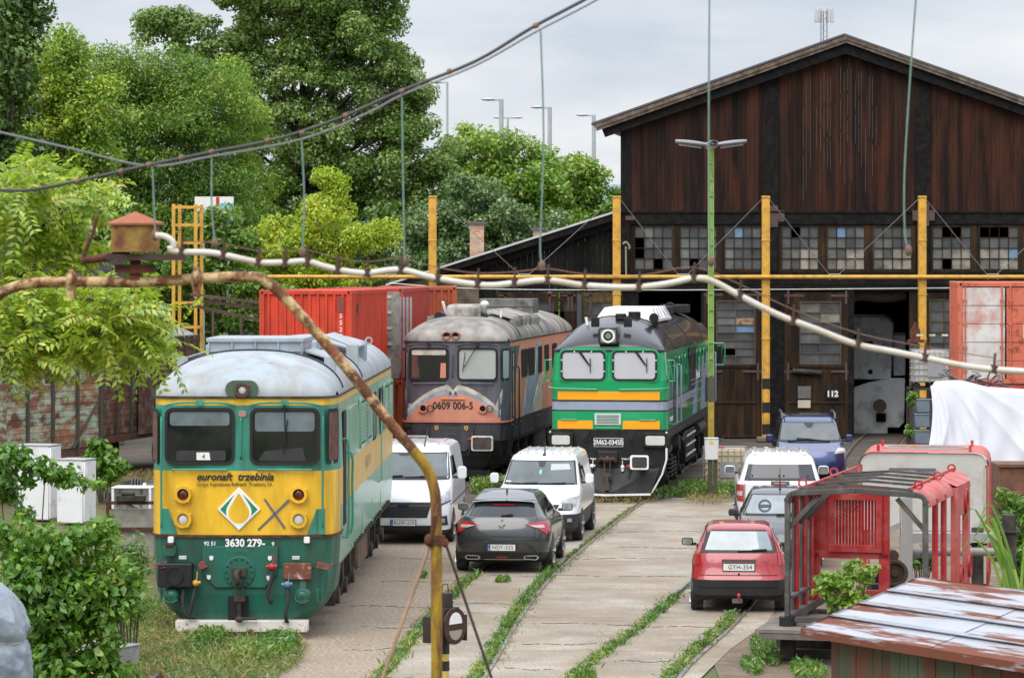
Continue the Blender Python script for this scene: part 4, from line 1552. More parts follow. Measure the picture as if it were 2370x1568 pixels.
        txt("9", .085, (.49, -.106, 1.487), t, white_ink, bold=.002)
        txt("PL-ENTR", .075, (-.07, -.106, 1.385), t, teal, space=1.2)
        for x in (-.93, .85):
            p = plate(t, "weight_label", rrect(x - .06, 1.25, x + .055, 1.30, .005), -.1, .02, white_ink)
            txt("327 kN", .035, (x - .002, -.102, 1.275), p, black_ink)
        for x, z in ((-.48, 1.27), (.44, 1.27), (-.52, .97), (.42, .96)):
            plate(t, "arrow_label", [(x - .03, z + .03), (x + .03, z + .03), (x + .03, z - .02), (x, z - .045), (x - .03, z - .02)], -.108, .01, white_ink)
        for x in (-1.12, 1.02):
            plate(t, "end_lamp", rrect(x - .045, 1.50, x + .045, 1.60, .02), -.12, .1, white_ink, .008)
        p = plate(t, "paper_sheet", [(-.72, 2.80), (-.50, 2.80), (-.52, 2.92), (-.72, 2.92)], -.05, .004, white_ink)
        txt("4", .1, (-.61, -.053, 2.855), p, black_ink)
        plate(t, "warning_label", rrect(-.06, 3.48, .06, 3.58, .03), -.05, .01, mat("pale_red_print", (.36, .2, .17), .6))
    else:
        b = MB()

        def arc(x):                       # top edge of the swooping band
            ax = abs(x)
            return 2.62 - .05 * max(0, 1 - abs(ax - .12) / .12) * 0 - (ax ** 1.9) * .42 if ax > .13 else 2.46 + ax * 1.2
        xs = [i * .05 for i in range(-26, 27)]

        def band(lo_, hi_, m_, y_, nm):
            bb = MB()
            for xa, xb in zip(xs[:-1], xs[1:]):
                def yb(x):
                    ax = abs(x)
                    return y_ - .02 if ax <= .6 else y_ - .02 + (ax - .6) * .064 if ax < 1.15 else y_ + .015 + (ax - 1.15) * .4
                za0, zb0, za1, zb1 = lo_(xa), lo_(xb), hi_(xa), hi_(xb)
                bb.add([(xa, yb(xa), za0), (xb, yb(xb), zb0), (xb, yb(xb), max(zb1, zb0)), (xa, yb(xa), max(za1, za0))], [(0, 1, 2, 3)])
            bb.build(nm, m_, t)
        band(lambda x: 1.63, lambda x: max(1.63, arc(x) - .23), salmon, -.040, "salmon_field")
        band(lambda x: max(1.63, arc(x) - .235), lambda x: max(1.63, arc(x) - .12), ltblue_p, -.041, "blue_stripe")
        band(lambda x: max(1.63, arc(x) - .12), lambda x: max(1.63, arc(x)), cream_p, -.042, "cream_stripe")
        for s in (-1, 1):                 # points of the bird at the corners
            for z_, m_, w_, nm in ((2.10, cream_p, .10, "cream_stripe"), (1.96, ltblue_p, .1, "blue_stripe")):
                bb = MB()
                bb.add([(s * 1.12, -.02, z_ - .14), (s * 1.30, .045, z_ + .30), (s * 1.345, .10, z_ + .42), (s * 1.33, .08, z_ + .2), (s * 1.2, .008, z_ - .25), (s * 1.12, -.022, z_ - .28)][::s], [(0, 1, 2, 3, 4, 5)])
                bb.build(nm, m_, t)
        txt("0609 006-5", .27, (0.0, -.075, 2.04), t, black_ink, bold=.004, sx=.9)
        b = MB()
        b.box(-.33, -.1, 2.215, .33, -.04, 2.235)
        b.build("handrail", salmon, t)
        q = MB()
        for k in range(2):
            s = 1 - 2 * k
            q.add([(s * .02, -.066, 2.36), (s * .11, -.066, 2.30), (s * .11, -.066, 2.40), (s * .05, -.066, 2.45)][::s], [(0, 1, 2, 3)])
        q.build("emblem", slate, t)
        plate(t, "emblem", [(0, 2.33), (.03, 2.43), (0, 2.40), (-.03, 2.43)], -.07, .004, white_ink)
        for x in (-.45, .37):
            p = plate(t, "number_label", [(x - .05, 1.50), (x + .05, 1.50), (x + .05, 1.41), (x, 1.37), (x - .05, 1.41)], -.11, .01, yel_s)
            txt("5", .08, (x, -.113, 1.45), p, black_ink, bold=.003)
    # hoses
    ck = (ochre, red_p) if A else (red_p, red_p)
    if A:
        hose(t, [(-.9, -.14, .86), (-.92, -.2, .6), (-.86, -.22, .38), (-.74, -.2, .36)], .032)
        hose(t, [(-.72, -.15, .86), (-.76, -.22, .6), (-.8, -.22, .4), (-.72, -.2, .34)], .032, cock=ochre)
        hose(t, [(.48, -.14, 1.12), (.47, -.2, .95), (.42, -.22, .7), (.47, -.22, .60), (.45, -.2, .58)], .03, cock=red_p)
        hose(t, [(.72, -.14, .84), (.73, -.22, .6), (.70, -.24, .4), (.72, -.2, .27)], .032, cock=mat("valve_blue", (.12, .2, .3), .5))
        b = MB()
        b.cyl((-.62, -.2, 1.16), (-.62, -.08, 1.16), .06, n=12)
        b.cyl((-.66, -.17, 1.2), (-.55, -.17, 1.13), .03, n=8)
        b.build("air_cock", mat("dull_red", (.2, .045, .04), .6), t)
        for x in (-1.1, .96):
            b = MB()
            b.ball((x, -.1, .69), .13, .12, .12, 14, 8)
            b.cyl((x, -.2, .69), (x, -.1, .69), .085, n=14)
            b.tube(smooth_path([(x - .11, -.12, .72), (x - .1, -.2, .62), (x, -.22, .58), (x + .1, -.2, .62)], 4), .016, 6)
            b.bar((x, -.05, .78), (x, -.02, .95), .1)
            b.build("jumper_socket", teal_lo, t)
        for s in (-1, 1):
            b = MB()
            b.add([(s * 1.18, -.02, 1.22), (s * 1.18, -.3, 1.13), (s * 1.38, -.25, 1.10), (s * 1.42, .05, 1.16)], [(0, 1, 2, 3), (3, 2, 1, 0)])
            b.bar((s * 1.2, .0, 1.2), (s * 1.3, -.2, 1.12), .03)
            b.build("step", rust, t)
            b = MB()
            b.tube([(s * 1.19, -.03, .78), (s * 1.19, -.12, .76), (s * 1.19, -.12, .58), (s * 1.27, -.1, .58), (s * 1.27, -.1, .8)], .014, 6)
            b.build("grab_loop", teal_lo, t)
        o = plate(t, "lamp_socket", rrect(-1.24, 1.29, -1.04, 1.46, .05), -.1, .1, teal_lo, .01)
        plate(t, "lamp_socket_hood", rrect(-1.21, 1.46, -1.07, 1.49, .01), -.14, .12, rust)
    else:
        hose(t, [(.52, -.14, 1.12), (.5, -.2, .95), (.45, -.22, .7)], .03, cock=red_p)
        b = MB()
        b.box(-1.36, .0, 1.44, -1.18, .3, 1.58)
        b.build("label_box", black, t)
    # side fittings on the visible flank
    X = 1.492
    fr = rubber if A else black
    dm = hole
    dr = plate(t, "door_recess", rrect(1.35 if A else .95, 1.66, 2.0 if A else 1.55, 3.5, .03), X + .006, -.05, dm, ax="x")
    for yy in ((1.22, 2.15) if A else (.82, 1.72)):
        b = MB()
        b.tube(smooth_path([(X, yy, 1.5), (X + .09, yy, 1.56), (X + .09, yy, 2.3), (X + .09, yy, 3.0 if yy < 2.1 else 2.75), (X, yy, 3.06 if yy < 2.1 else 2.8)], 3), .02, 8)
        b.build("handrail", teal if A else black, t)
    if not A:
        plate(dr, "door_frame_post", rrect(1.15, 1.7, 1.25, 3.45, .02), X + .012, -.02, cream_p, ax="x")
    if A:
        plate(t, "door_panel", rrect(2.9, 1.75, 4.6, 3.5, .05), X + .012, -.05, teal_side, .006, ax="x")
        plate(t, "door_panel", rrect(2.85, 2.03, 4.65, 2.63, .01), X + .016, -.05, yel_s, .004, ax="x")
        for y0, y1, kind in ((5.4, 7.0, "l"), (7.2, 8.7, "l"), (9.0, 9.9, "w"), (11.2, 12.0, "w"), (12.4, 13.8, "l"), (14.0, 15.3, "l")):
            if kind == "w":
                windowed(t, rrect(y0, 2.62, y1, 3.5, .1), rrect(y0 + .06, 2.68, y1 - .06, 3.44, .07), X + .016, -.03, rubber, glass_dark, "x", "side_window", .006)
            else:
                b = MB()
                b.ringp(rrect(y0, 2.68, y1, 3.55, .06), rrect(y0 + .06, 2.74, y1 - .06, 3.49, .04), X + .03, X - .02, "x")
                lo_ = b.build("louvre_panel", teal_side, t)
                b = MB()
                b.prism(rrect(y0 + .06, 2.74, y1 - .06, 3.49, .04), X + .003, X, "x", 1)
                for k in range(11):
                    for q in range(2):
                        ya = y0 + .1 + q * (y1 - y0 - .2) / 2
                        yb = ya + (y1 - y0 - .2) / 2 - .05
                        zz = 2.78 + k * .062
                        b.add([(X + .004, ya, zz + .045), (X + .004, yb, zz + .045), (X + .035, yb, zz), (X + .035, ya, zz)], [(0, 3, 2, 1)], 0)
                b.build("louvre_slats", [teal_side, hole], lo_, smooth=False)
        for y0 in (3.6, 6.3, 9.0, 11.6):
            plate(t, "access_panel", rrect(y0, 1.12, y0 + 2.3, 1.62, .04), X - .0, -.05, teal_side, .012, ax="x")
            b = MB()
            for k in range(4):
                b.box(X + .0, y0 + .3 + k * .55, 1.12, X + .04, y0 + .36 + k * .55, 1.19)
            build_each(b, "panel_latch", grime, t)
        b = MB()
        b.tube([(X, 10.6, 1.75), (X + .07, 10.6, 1.8), (X + .07, 10.6, 3.1), (X, 10.6, 3.15)], .018, 8)
        b.build("handrail", teal_side, t)
        txt("3630 279-9", .30, (X + .012, 7.6, 2.33), t, mat("faded_print", (.40, .33, .19), .6), side="R", sx=1.0)
        b = MB()
        b.box(X - .35, 5.2, 1.0, X - .05, 15.6, 1.06)
        b.build("sill", grime, t)
    else:
        for y0, y1 in ((3.0, 4.2), (4.5, 5.8), (6.6, 7.5), (8.3, 9.2), (10.2, 11.2)):
            windowed(t, rrect(y0, 2.72, y1, 3.5, .08), rrect(y0 + .07, 2.78, y1 - .07, 3.44, .05), X + .016, -.03, rubber, hole, "x", "side_window", .006)
        plate(t, "blue_stripe", [(4.2, 2.72), (6.0, 2.72), (6.4, 3.6), (7.6, 3.6), (7.0, 2.72), (5.0, 1.63), (3.2, 1.63)], X + .008, -.02, ltblue_p, ax="x")
        plate(t, "cream_stripe", [(7.0, 2.6), (8.0, 2.72), (7.4, 1.63), (5.0, 1.63)], X + .009, -.02, cream_p, ax="x")
        plate(t, "slate_field", [(.75, 2.4), (.95, 2.4), (1.6, 3.64), (.75, 3.64)], X + .006, -.02, slate, ax="x")
        plate(t, "slate_field", [(1.75, 2.9), (2.5, 3.64), (1.55, 3.64), (1.55, 2.9)], X + .006, -.02, slate, ax="x")
        for k, y0 in enumerate((1.0, 2.6, 6.2)):
            plate(t, "access_panel", rrect(y0, 1.12, y0 + .5 + .7 * (k == 2), 1.5, .03), X + .01, -.05, slate_lo, .01, ax="x")
    # roof fittings
    if A:
        rt = lambda x: zr(x)
        b = MB()
        b.box(-.78, 2.1, 4.3, .77, 4.0, 4.62)
        b.box(-.81, 2.05, 4.60, .80, 4.05, 4.67)
        b.box(-.80, 2.07, 4.44, .79, 2.1, 4.47)
        for k in range(5):
            b.box(-.78 + k * .38, 2.06, 4.40, -.75 + k * .38, 2.1, 4.62)
        b.build("roof_hatch", roof_a, rf, bevel=.012)
        for s in (-1, 1):
            b = MB()
            b.add([(s * .8, 2.2, 4.47), (s * 1.25, 2.2, 4.33), (s * 1.25, 3.9, 4.33), (s * .8, 3.9, 4.47), (s * .8, 2.2, 4.44), (s * 1.25, 2.2, 4.30), (s * 1.25, 3.9, 4.30), (s * .8, 3.9, 4.44)], [(0, 1, 2, 3), (7, 6, 5, 4), (0, 4, 5, 1), (1, 5, 6, 2), (2, 6, 7, 3)])
            b.box(s * 1.12, 2.15, 4.12, s * 1.3, 2.3, 4.36)
            b.ringp(circ(s * 1.33, 4.38, .07, 14), circ(s * 1.33, 4.38, .04, 14), 2.2, 2.24)
            b.build("roof_flap", roof_a, rf)
            b = MB()
            b.add([(s * .75, 6.9, 4.62), (s * 1.32, 6.9, 4.40), (s * 1.32, 9.4, 4.40), (s * .75, 9.4, 4.62), (s * .75, 6.9, 4.59), (s * 1.32, 6.9, 4.37), (s * 1.32, 9.4, 4.37), (s * .75, 9.4, 4.59)], [(0, 1, 2, 3), (7, 6, 5, 4), (0, 4, 5, 1), (1, 5, 6, 2), (2, 6, 7, 3)])
            b.box(s * 1.15, 6.85, 4.1, s * 1.36, 7.1, 4.44)
            b.box(s * 1.15, 9.2, 4.1, s * 1.36, 9.42, 4.44)
            b.ringp(circ(s * 1.40, 4.46, .075, 14), circ(s * 1.40, 4.46, .045, 14), 9.3, 9.34)
            b.build("roof_flap", roof_a, rf)
        b = MB()
        b.box(-.75, 4.7, 4.3, .75, 6.4, 4.49)
        b.build("roof_opening", black_d, rf)
        b = MB()
        b.box(-.8, 4.6, 4.4, -.7, 6.5, 4.6)
        b.box(.7, 4.6, 4.4, .8, 6.5, 4.56)
        b.box(-.8, 6.4, 4.4, .8, 6.5, 4.58)
        b.build("opening_rim", roof_a, rf, bevel=.01)
        b = MB()
        b.box(-.34, .62, 4.28, -.25, .72, 4.31)
        b.box(.32, .62, 4.28, .42, .72, 4.31)
        b.build("roof_bracket", rust, rf)
    else:
        b = MB()
        b.box(-.45, 1.6, 4.35, .52, 3.0, 4.78)
        b.build("silencer", mat("sooty_grey", (.42, .40, .36), .7, var=.3, dirt=(.06, .055, .05), amt=.4, ds=2), rf, bevel=.12, seg=3)
        b = MB()
        for x in (-.66, .52):
            b.cyl((x - .0, 1.7, 4.43), (x, 2.2, 4.43), .14, n=16)
        b.build("horn", black, rf)
        b = MB()
        b.tube([(-.52, 2.2, 4.45), (-.62, 2.1, 4.85)], .04, 8)
        b.ball((.45, 2.9, 4.78), .12, .12, .09, 10, 6)
        b.tube([(.95, 2.6, 4.4), (.97, 2.6, 4.6)], .03, 8)
        build_each(b, "aerial", white_ink, rf)
        b = MB()
        for s in (-1, 1):
            for y0, y1 in ((3.4, 5.8), (6.2, 8.8)):
                b.add([(s * .3, y0, 4.60), (s * 1.2, y0, 4.36), (s * 1.2, y1, 4.36), (s * .3, y1, 4.60), (s * .3, y0, 4.57), (s * 1.2, y0, 4.33), (s * 1.2, y1, 4.33), (s * .3, y1, 4.57)], [(0, 1, 2, 3), (7, 6, 5, 4), (0, 4, 5, 1), (1, 5, 6, 2), (2, 6, 7, 3)])
                b.box(s * 1.1, y0, 4.14, s * 1.28, y1, 4.33)
                for k in range(3):
                    b.box(s * 1.1, y0 + .3 + k * .8, 4.16, s * 1.31, y0 + .36 + k * .8, 4.42)
        b.build("roof_flap", roof_b, rf, smooth=False)
        b = MB()
        b.ringp(rrect(-.62, 9.2, 1.02, 10.6, .05), rrect(-.55, 9.27, .95, 10.53, .05), 4.42, 4.86, "z")
        b.box(-.64, 9.18, 4.62, 1.04, 9.24, 4.66)
        b.build("roof_hatch", mat("sooty_hatch", (.2, .195, .19), .6, dirt=(.05, .04, .035), amt=.4, ds=3), rf, bevel=.01)
    # running gear
    bogie(t, 1.7, 6.1)
    bogie(t, 10.3, 14.7)
    b = MB()
    b.box(-1.3, 6.9, .42, 1.36, 9.6, 1.0)
    b.build("fuel_tank", mat("rusty_tank", (.17, .10, .065), .7, var=.3, dirt=(.05, .04, .03), amt=.4, ds=3) if A else grime, t, bevel=.05)
    b = MB()
    b.box(-1.2, .6, .8, 1.2, L - .5, 1.05)
    b.build("underframe", grime, t)
    return t


make_hooded("green and yellow diesel locomotive with a pale blue domed roof and spray painted cross", (-4.24, 51.0, 0), -0.019, True)
make_hooded("sooty grey and salmon diesel locomotive with swooping bird stripe parked beside the shed", (-1.6, 88.4, 0), -0.133, False)
# mirror on the far end of the grey engine is skipped: not seen

# ------------------------------------------------------- emerald engine
t = thing("diesel_locomotive", "emerald green and black diesel locomotive with yellow bands and white window blinds", "locomotive", (2.4, 80.6, 0), -0.133)
L = 16.6
HALF_C = [(0, -.02), (.8, -.01), (1.22, 0.02), (1.36, .07), (1.43, .17), (1.455, .32)]
nf = 2 * len(HALF_C) - 2
lv = [(1.78, 0), (2.235, 0), (2.27, 0), (2.475, 0), (2.515, 0), (3.0, 0), (3.74, .06)]
ms = [(0, 0), (1, 1), (2, 2), (1, 1), (0, 0), (0, 0)]
stack(t, "body", HALF_C, L, lv, ms, nf).build("body", [green_c, black_c, lgrey_c], t, angle=30)
hr = [(x * .965, y + .05) for x, y in HALF_C]
rf = roof_mb(hr, L, 3.72, .84, 2.3, .62, 2.3, rq=1.8).build("roof", roof_c, t, angle=60)
b = MB()
pl = plan_poly([(x * .975, y + .025) for x, y in HALF_C], L)
b.ringp(pl, plan_poly([(x * .9, y + .15) for x, y in HALF_C], L), 3.715, 3.76, "z")
b.build("gutter", black_c, t)
# arched crown of the front
b = MB()
xs = [-1.34 + 2.68 * i / 24 for i in range(25)]
for a, c in zip(xs[:-1], xs[1:]):
    za, zc = 3.84 - .13 * abs(a / 1.34) ** 4, 3.84 - .13 * abs(c / 1.34) ** 4
    b.add([(a, .035 + .03 * abs(a) ** 3, 3.70), (c, .035 + .03 * abs(c) ** 3, 3.70), (c, .05 + .03 * abs(c) ** 3, zc), (a, .05 + .03 * abs(a) ** 3, za)], [(0, 1, 2, 3)], 0)
    b.add([(a, .045 + .03 * abs(a) ** 3, za), (c, .045 + .03 * abs(c) ** 3, zc), (c, .3, zc + .02), (a, .3, za + .02)], [(0, 1, 2, 3)], 1)
b.build("brow", [green_c, black_c], t, angle=60)
for s in (-1, 1):
    x0, x1 = (.1, 1.21) if s > 0 else (-1.19, -.08)
    rec = MB()
    rec.ringp(rrect(x0 - .06, 2.95, x1 + .06, 3.78, .17, 6), rrect(x0, 3.0, x1, 3.74, .13, 6), -.02, .03)
    rec.build("window_surround", green_c, t, bevel=.012)
    wo = windowed(t, rrect(x0, 3.0, x1, 3.74, .13), rrect(x0 + .045, 3.045, x1 - .045, 3.70, .09), -.045, .09, rubber, pane_w, name="windscreen", gap=.012)
    b = MB()
    for fx_, fz_ in ((0, .3), (0, .7), (1, .3), (1, .7), (.3, 1), (.7, 1)):
        xx, zz = x0 + .022 + (x1 - x0 - .044) * fx_, 3.022 + .696 * fz_
        b.box(xx - .016, -.053, zz - .016, xx + .016, -.04, zz + .016)
    b.build("frame_clip", white_ink, wo)
    b = MB()
    xb = x0 + .44 if s < 0 else x0 + .56
    for k in range(3):
        b.tube([(xb + k * .03, -.05, 3.72), (xb + .25 + k * .012, -.07, 3.40)], .009, 5)
    b.tube([(xb + .30, -.075, 3.56), (xb + .30, -.075, 3.20)], .012, 5)
    b.tube([(xb + .24, -.07, 3.42), (xb + .31, -.07, 3.36)], .014, 5)
    b.build("wiper", black, t)
    b = MB()
    b.tube([(s * .28, -.01, 2.77), (s * .28, -.07, 2.78), (s * 1.3, -.07, 2.80), (s * 1.5, .0, 2.83), (s * 1.5, .2, 2.83)], .02, 8)
    b.build("handrail", green_c, t)
    b = MB()
    b.tube([(s * .78, 0, 2.03), (s * .78, -.05, 2.03), (s * 1.18, -.05, 2.03), (s * 1.18, 0, 2.03)], .016, 8)
    b.build("handrail", green_c, t)
    # mirror bracket loops
    b = MB()
    y0 = .25
    b.tube([(s * 1.45, y0, 3.5), (s * 1.62, y0, 3.5), (s * 1.62, y0, 2.98), (s * 1.45, y0, 2.98)], .02, 8)
    b.tube([(s * 1.49, y0, 3.5), (s * 1.49, y0, 2.98)], .016, 8)
    for zz in (3.45, 3.36, 3.1, 3.02):
        b.box(s * 1.45, y0 - .03, zz - .03, s * 1.5, y0 + .03, zz + .03)
    b.build("mirror_bracket", green_c, t)
plate(t, "yellow_band", rrect(-1.27, 2.522, 1.28, 2.73, .004), -.032, .03, orange_c)
plate(t, "yellow_band", rrect(-1.27, 1.80, -.39, 2.005, .004), -.032, .03, orange_c)
plate(t, "yellow_band", rrect(.36, 1.80, 1.28, 2.005, .004), -.032, .03, orange_c)
g = plate(t, "vent_grille", rrect(-.345, 1.90, .315, 2.185, .01), -.055, .05, mat("pale_green_grille", (.50, .60, .53), .5), .006)
b = MB()
for k in range(6):
    b.box(-.29, -.058, 1.935 + k * .038, .26, -.05, 1.952 + k * .038)
b.build("grille_slot", hole, g)
b = MB()
b.tube([(-.32, 0, 1.83), (-.32, -.06, 1.83), (.3, -.06, 1.83), (.3, 0, 1.83)], .018, 8)
b.build("handrail", green_c, t)
# headlight box, roof gear
o = plate(t, "headlight_housing", rrect(-.25, 3.90, .25, 4.32, .08, 5), -.10, 1.2, black_c, .02)
plate(o, "headlight_frame", rrect(-.195, 3.945, .195, 4.275, .06, 5), -.105, .02, mat("grey_green_frame", (.16, .18, .16), .4))
lo_ = MB()
lo_.ringp(circ(0, 4.11, .17, 28), circ(0, 4.11, .125, 28), -.12, -.09)
lr = lo_.build("reflector_ring", white_ink, o)
plate(lr, "reflector", circ(0, 4.11, .125, 28), -.108, .01, mat("dark_green_lens", (.02, .03, .026), .1, coat=.5))
b = MB()
for r_, n_ in ((.03, 6), (.062, 10)):
    for i in range(n_):
        b.ball((r_ * math.cos(i * 2 * math.pi / n_), -.11, 4.11 + r_ * math.sin(i * 2 * math.pi / n_)), .011, .006, .011, 6, 4)
b.build("diode", lampglass, lr)
b = MB()
for x in (-.36, .46):
    b.box(x - .13, .5, 4.32, x + .07, .62, 4.56)
build_each(b, "side_screen", black_d, rf, bevel=.008)
b = MB()
b.cyl((.15, 1.6, 4.5), (.15, 1.6, 4.64), .14, n=18)
b.cyl((.42, 2.4, 4.5), (.42, 2.4, 4.68), .16, n=18)
build_each(b, "roof_dome", black_d, rf)
b = MB()
b.tube([(-.66, 1.2, 4.35), (-.70, 1.2, 4.56)], .035, 8)
b.build("aerial", white_ink, rf)
b = MB()
b.cyl((.98, 1.7, 4.53), (.98, 2.0, 4.53), .125, .06, n=18)
b.cyl((.98, 2.0, 4.53), (.98, 2.4, 4.53), .06, n=12)
b.box(.9, 2.0, 4.3, 1.05, 2.2, 4.5)
b.build("horn", black_d, rf)
wroof = mat("white_roof_unit", (.60, .60, .59), .5, var=.12, vs=5)
b = MB()
b.add([(-.68, 3.2, 4.45), (.92, 3.2, 4.45), (.92, 7.2, 4.45), (-.68, 7.2, 4.45), (-.5, 3.8, 4.77), (.74, 3.8, 4.77), (.78, 7.0, 4.77), (-.55, 7.0, 4.77)], [(4, 5, 6, 7), (0, 1, 5, 4), (1, 2, 6, 5), (2, 3, 7, 6), (3, 0, 4, 7)])
b.box(-.72, 3.15, 4.40, .96, 7.25, 4.49)
for k in range(5):
    b.bar((.95, 3.4 + k * .9, 4.48), (.78, 3.95 + k * .74, 4.785), .05, .03)
b.build("cooling_unit", wroof, rf, bevel=.02)
b = MB()
b.box(-.7, 9.2, 4.5, .7, 11.2, 4.72)
b.box(.2, 12.0, 4.5, 1.0, 13.2, 4.74)
b.cyl((.55, 11.5, 4.7), (.55, 11.8, 4.7), .12, n=14)
b.build("roof_box", black_d, rf, bevel=.02)
zrc = lambda x: 3.72 + .84 * max(0, 1 - abs(x / 1.404) ** 2.3) ** .62
b = MB()
for yj in (2.4, 7.6, 12.6):
    b.tube([(x, yj, zrc(x) + .006) for x in [-1.40 * math.cos(math.pi * i / 30) for i in range(31)]], .02, 6)
build_each(b, "roof_joint", black, rf)
b = MB()
b.tube(smooth_path([(.95, 2.3, 4.42), (1.0, 3.0, 4.36), (1.08, 3.6, 4.34), (1.12, 4.6, 4.30), (1.1, 6.0, 4.34), (1.0, 9, 4.42)], 4), .014, 6)
b.build("roof_cable", black, rf)
b = MB()
for k in range(8):
    y0 = 13.0 + k * .3
    b.bar((1.17, y0, zrc(1.17) + .03), (1.34, y0, zrc(1.34) + .03), .12, .02)
b.build("louvre_slats", grime, rf)
# flank
X = 1.458
for y0 in (4.0, 5.9, 7.4, 8.7, 9.95, 11.2, 12.6):
    windowed(t, rrect(y0 - .28, 2.94, y0 + .3, 3.52, .1), rrect(y0 - .23, 2.99, y0 + .25, 3.47, .07), X + .014, -.03, black if y0 in (7.4, 8.7) else green_c, glass_dark, "x", "side_window", .008)
plate(t, "dark_field", [(6.9, 2.53), (7.3, 3.64), (9.6, 3.64), (9.2, 2.53)], X + .003, -.02, black_d, ax="x")
plate(t, "silver_field", [(8.4, 1.80), (9.4, 2.9), (10.6, 3.3), (13.9, 3.3), (13.4, 1.8)], X + .005, -.02, lgrey_c, ax="x")
plate(t, "green_stripe", [(9.6, 1.80), (10.1, 2.9), (11.5, 2.9), (11.0, 1.8)], X + .0075, -.02, green_c, ax="x")
b = MB()
for zz in (2.1, 2.4, 2.62, 2.74):
    b.box(X - .01, 7.6, zz - .011, X + .014, 14.2, zz + .011)
b.build("flank_rib", lgrey_c, t)
txt("Silvest Rail", .30, (X + .03, 9.8, 2.83), t, white_ink, side="R", bold=.006)
txt("92 55 001 345-1", .16, (X + .012, 1.3, 2.0), t, white_ink, side="R", sx=.8, bold=.003)
plate(t, "door_recess", rrect(1.9, 1.86, 2.9, 3.5, .04), X + .004, -.03, black_c, ax="x")
for yy in (1.8, 3.05):
    b = MB()
    b.tube([(X, yy, 1.84), (X + .1, yy, 1.86), (X + .1, yy, 3.3), (X, yy, 3.32)], .024, 8)
    b.build("handrail", lgrey_c, t)
b = MB()
b.box(X - .02, 4.9, 2.55, X + .012, 5.1, 3.5)
b.build("door_hinge_strip", green_c, t)
b = MB()
for k in range(12):
    b.box(X + .0, 12.8, 1.95 + k * .06, X + .03, 13.7, 1.985 + k * .06)
b.build("louvre_slats", black, t)
plate(t, "cab_door", rrect(14.9, 1.86, 15.6, 3.5, .04), X + .006, -.03, black_c, ax="x")
for yy in (14.8, 15.7):
    b = MB()
    b.tube([(X, yy, 1.84), (X + .1, yy, 1.86), (X + .1, yy, 3.3), (X, yy, 3.32)], .024, 8)
    b.build("handrail", lgrey_c, t)
b = MB()
b.tube([(X, 16.2, 3.55), (X + .3, 16.2, 3.55), (X + .34, 16.2, 3.5), (X + .34, 16.2, 2.95), (X + .3, 16.2, 2.9), (X, 16.2, 2.9)], .022, 8)
b.build("mirror_bracket", green_c, t)
b = MB()
b.box(X + .06, 16.15, 2.95, X + .28, 16.22, 3.5)
b.build("mirror", glass_dark, t, bevel=.03)
b = MB()
b.box(-1.47, .05, 1.55, 1.475, L - .05, 1.785)
b.build("frame_sill", black_d, t, bevel=.01)
b = MB()
for k in range(14):
    b.ball((1.478, .9 + k * 1.1, 1.66), .006, .03, .03, 8, 6)
b.build("bolt_head", lgrey_c, t)
# black front and plough
fp = [(-1.44, 1.79), (-1.44, 1.05), (-1.33, .68), (-1.07, .25), (1.07, .25), (1.33, .68), (1.44, 1.05), (1.44, 1.79)]
plate(t, "front_skirt", fp, -.02, .25, black_d, .01)
b = MB()
ed = [(1.45, 1.74), (1.45, 1.05), (1.34, .68), (1.08, .22)]
for s in (-1, 1):
    for p, q in zip(ed[:-1], ed[1:]):
        b.bar((s * p[0], .0, p[1]), (s * q[0], .0, q[1]), .03, .30, up=(0, 1, 0))
b.build("white_edge", white_ink, t)
b = MB()
b.add([(-1.28, -.03, .83), (1.28, -.03, .83), (1.07, -.22, .22), (0, -.42, .20), (-1.07, -.22, .22)], [(0, 4, 3), (0, 3, 1), (1, 3, 2)])
b.add([(1.28, -.03, .83), (1.07, -.22, .22), (1.1, .25, .22), (1.3, .25, .8)], [(0, 1, 2, 3)])
b.add([(-1.28, -.03, .83), (-1.07, -.22, .22), (-1.1, .25, .22), (-1.3, .25, .8)], [(3, 2, 1, 0)])
b.build("snow_plough", black_d, t, smooth=False)
b = MB()
b.bar((-1.07, -.225, .20), (0, -.425, .185), .02, .05)
b.bar((0, -.425, .185), (1.07, -.225, .20), .02, .05)
b.build("white_edge", white_ink, t)
for s in (-1, 1):
    x0, x1 = (.87, 1.50) if s > 0 else (-1.47, -.87)
    o = plate(t, "lamp_box", rrect(x0, 1.35, x1, 1.71, .03), -.17, .3, black_d, .02)
    plate(o, "lamp_glass", rrect(x0 + .07, 1.41, x1 - .08, 1.64, .05), -.18, .03, mat("white_lamp_glass", (.55, .56, .52), .25, var=.15, vs=12), .006)
    b = MB()
    xm = .57 * s + .0
    b.box(xm - .08, -.1, 1.66, xm + .08, -.02, 1.76)
    b.box(xm - .06, -.18, 1.56, xm + .06, -.05, 1.68)
    b.bar((xm - .11, -.18, 1.53), (xm + .11, -.18, 1.53), .015)
    b.bar((xm - .11, -.18, 1.53), (xm - .07, -.1, 1.7), .012)
    b.bar((xm + .11, -.18, 1.53), (xm + .07, -.1, 1.7), .012)
    b.build("lamp_bracket", black, t)
    xb = .83 * s
    sh = MB()
    sh.cyl((xb, -.5, 1.0), (xb, -.02, 1.0), .13, n=16)
    sh = sh.build("buffer", black_d, t)
    plate(sh, "buffer_head", rrect(xb - .24, .825, xb + .22, 1.18, .05), -.55, .06, white_ink, .01)
    plate(sh, "worn_face", rrect(xb - .19, .87, xb + .18, 1.14, .05), -.556, .01, mat("worn_black_face", (.035, .035, .035), .6, var=.4, vs=5))
np_ = plate(t, "number_board", rrect(-.36, 1.36, .37, 1.575, .004), -.045, .03, white_ink)
plate(np_, "number_field", rrect(-.35, 1.37, .36, 1.565, .003), -.048, .01, black_ink)
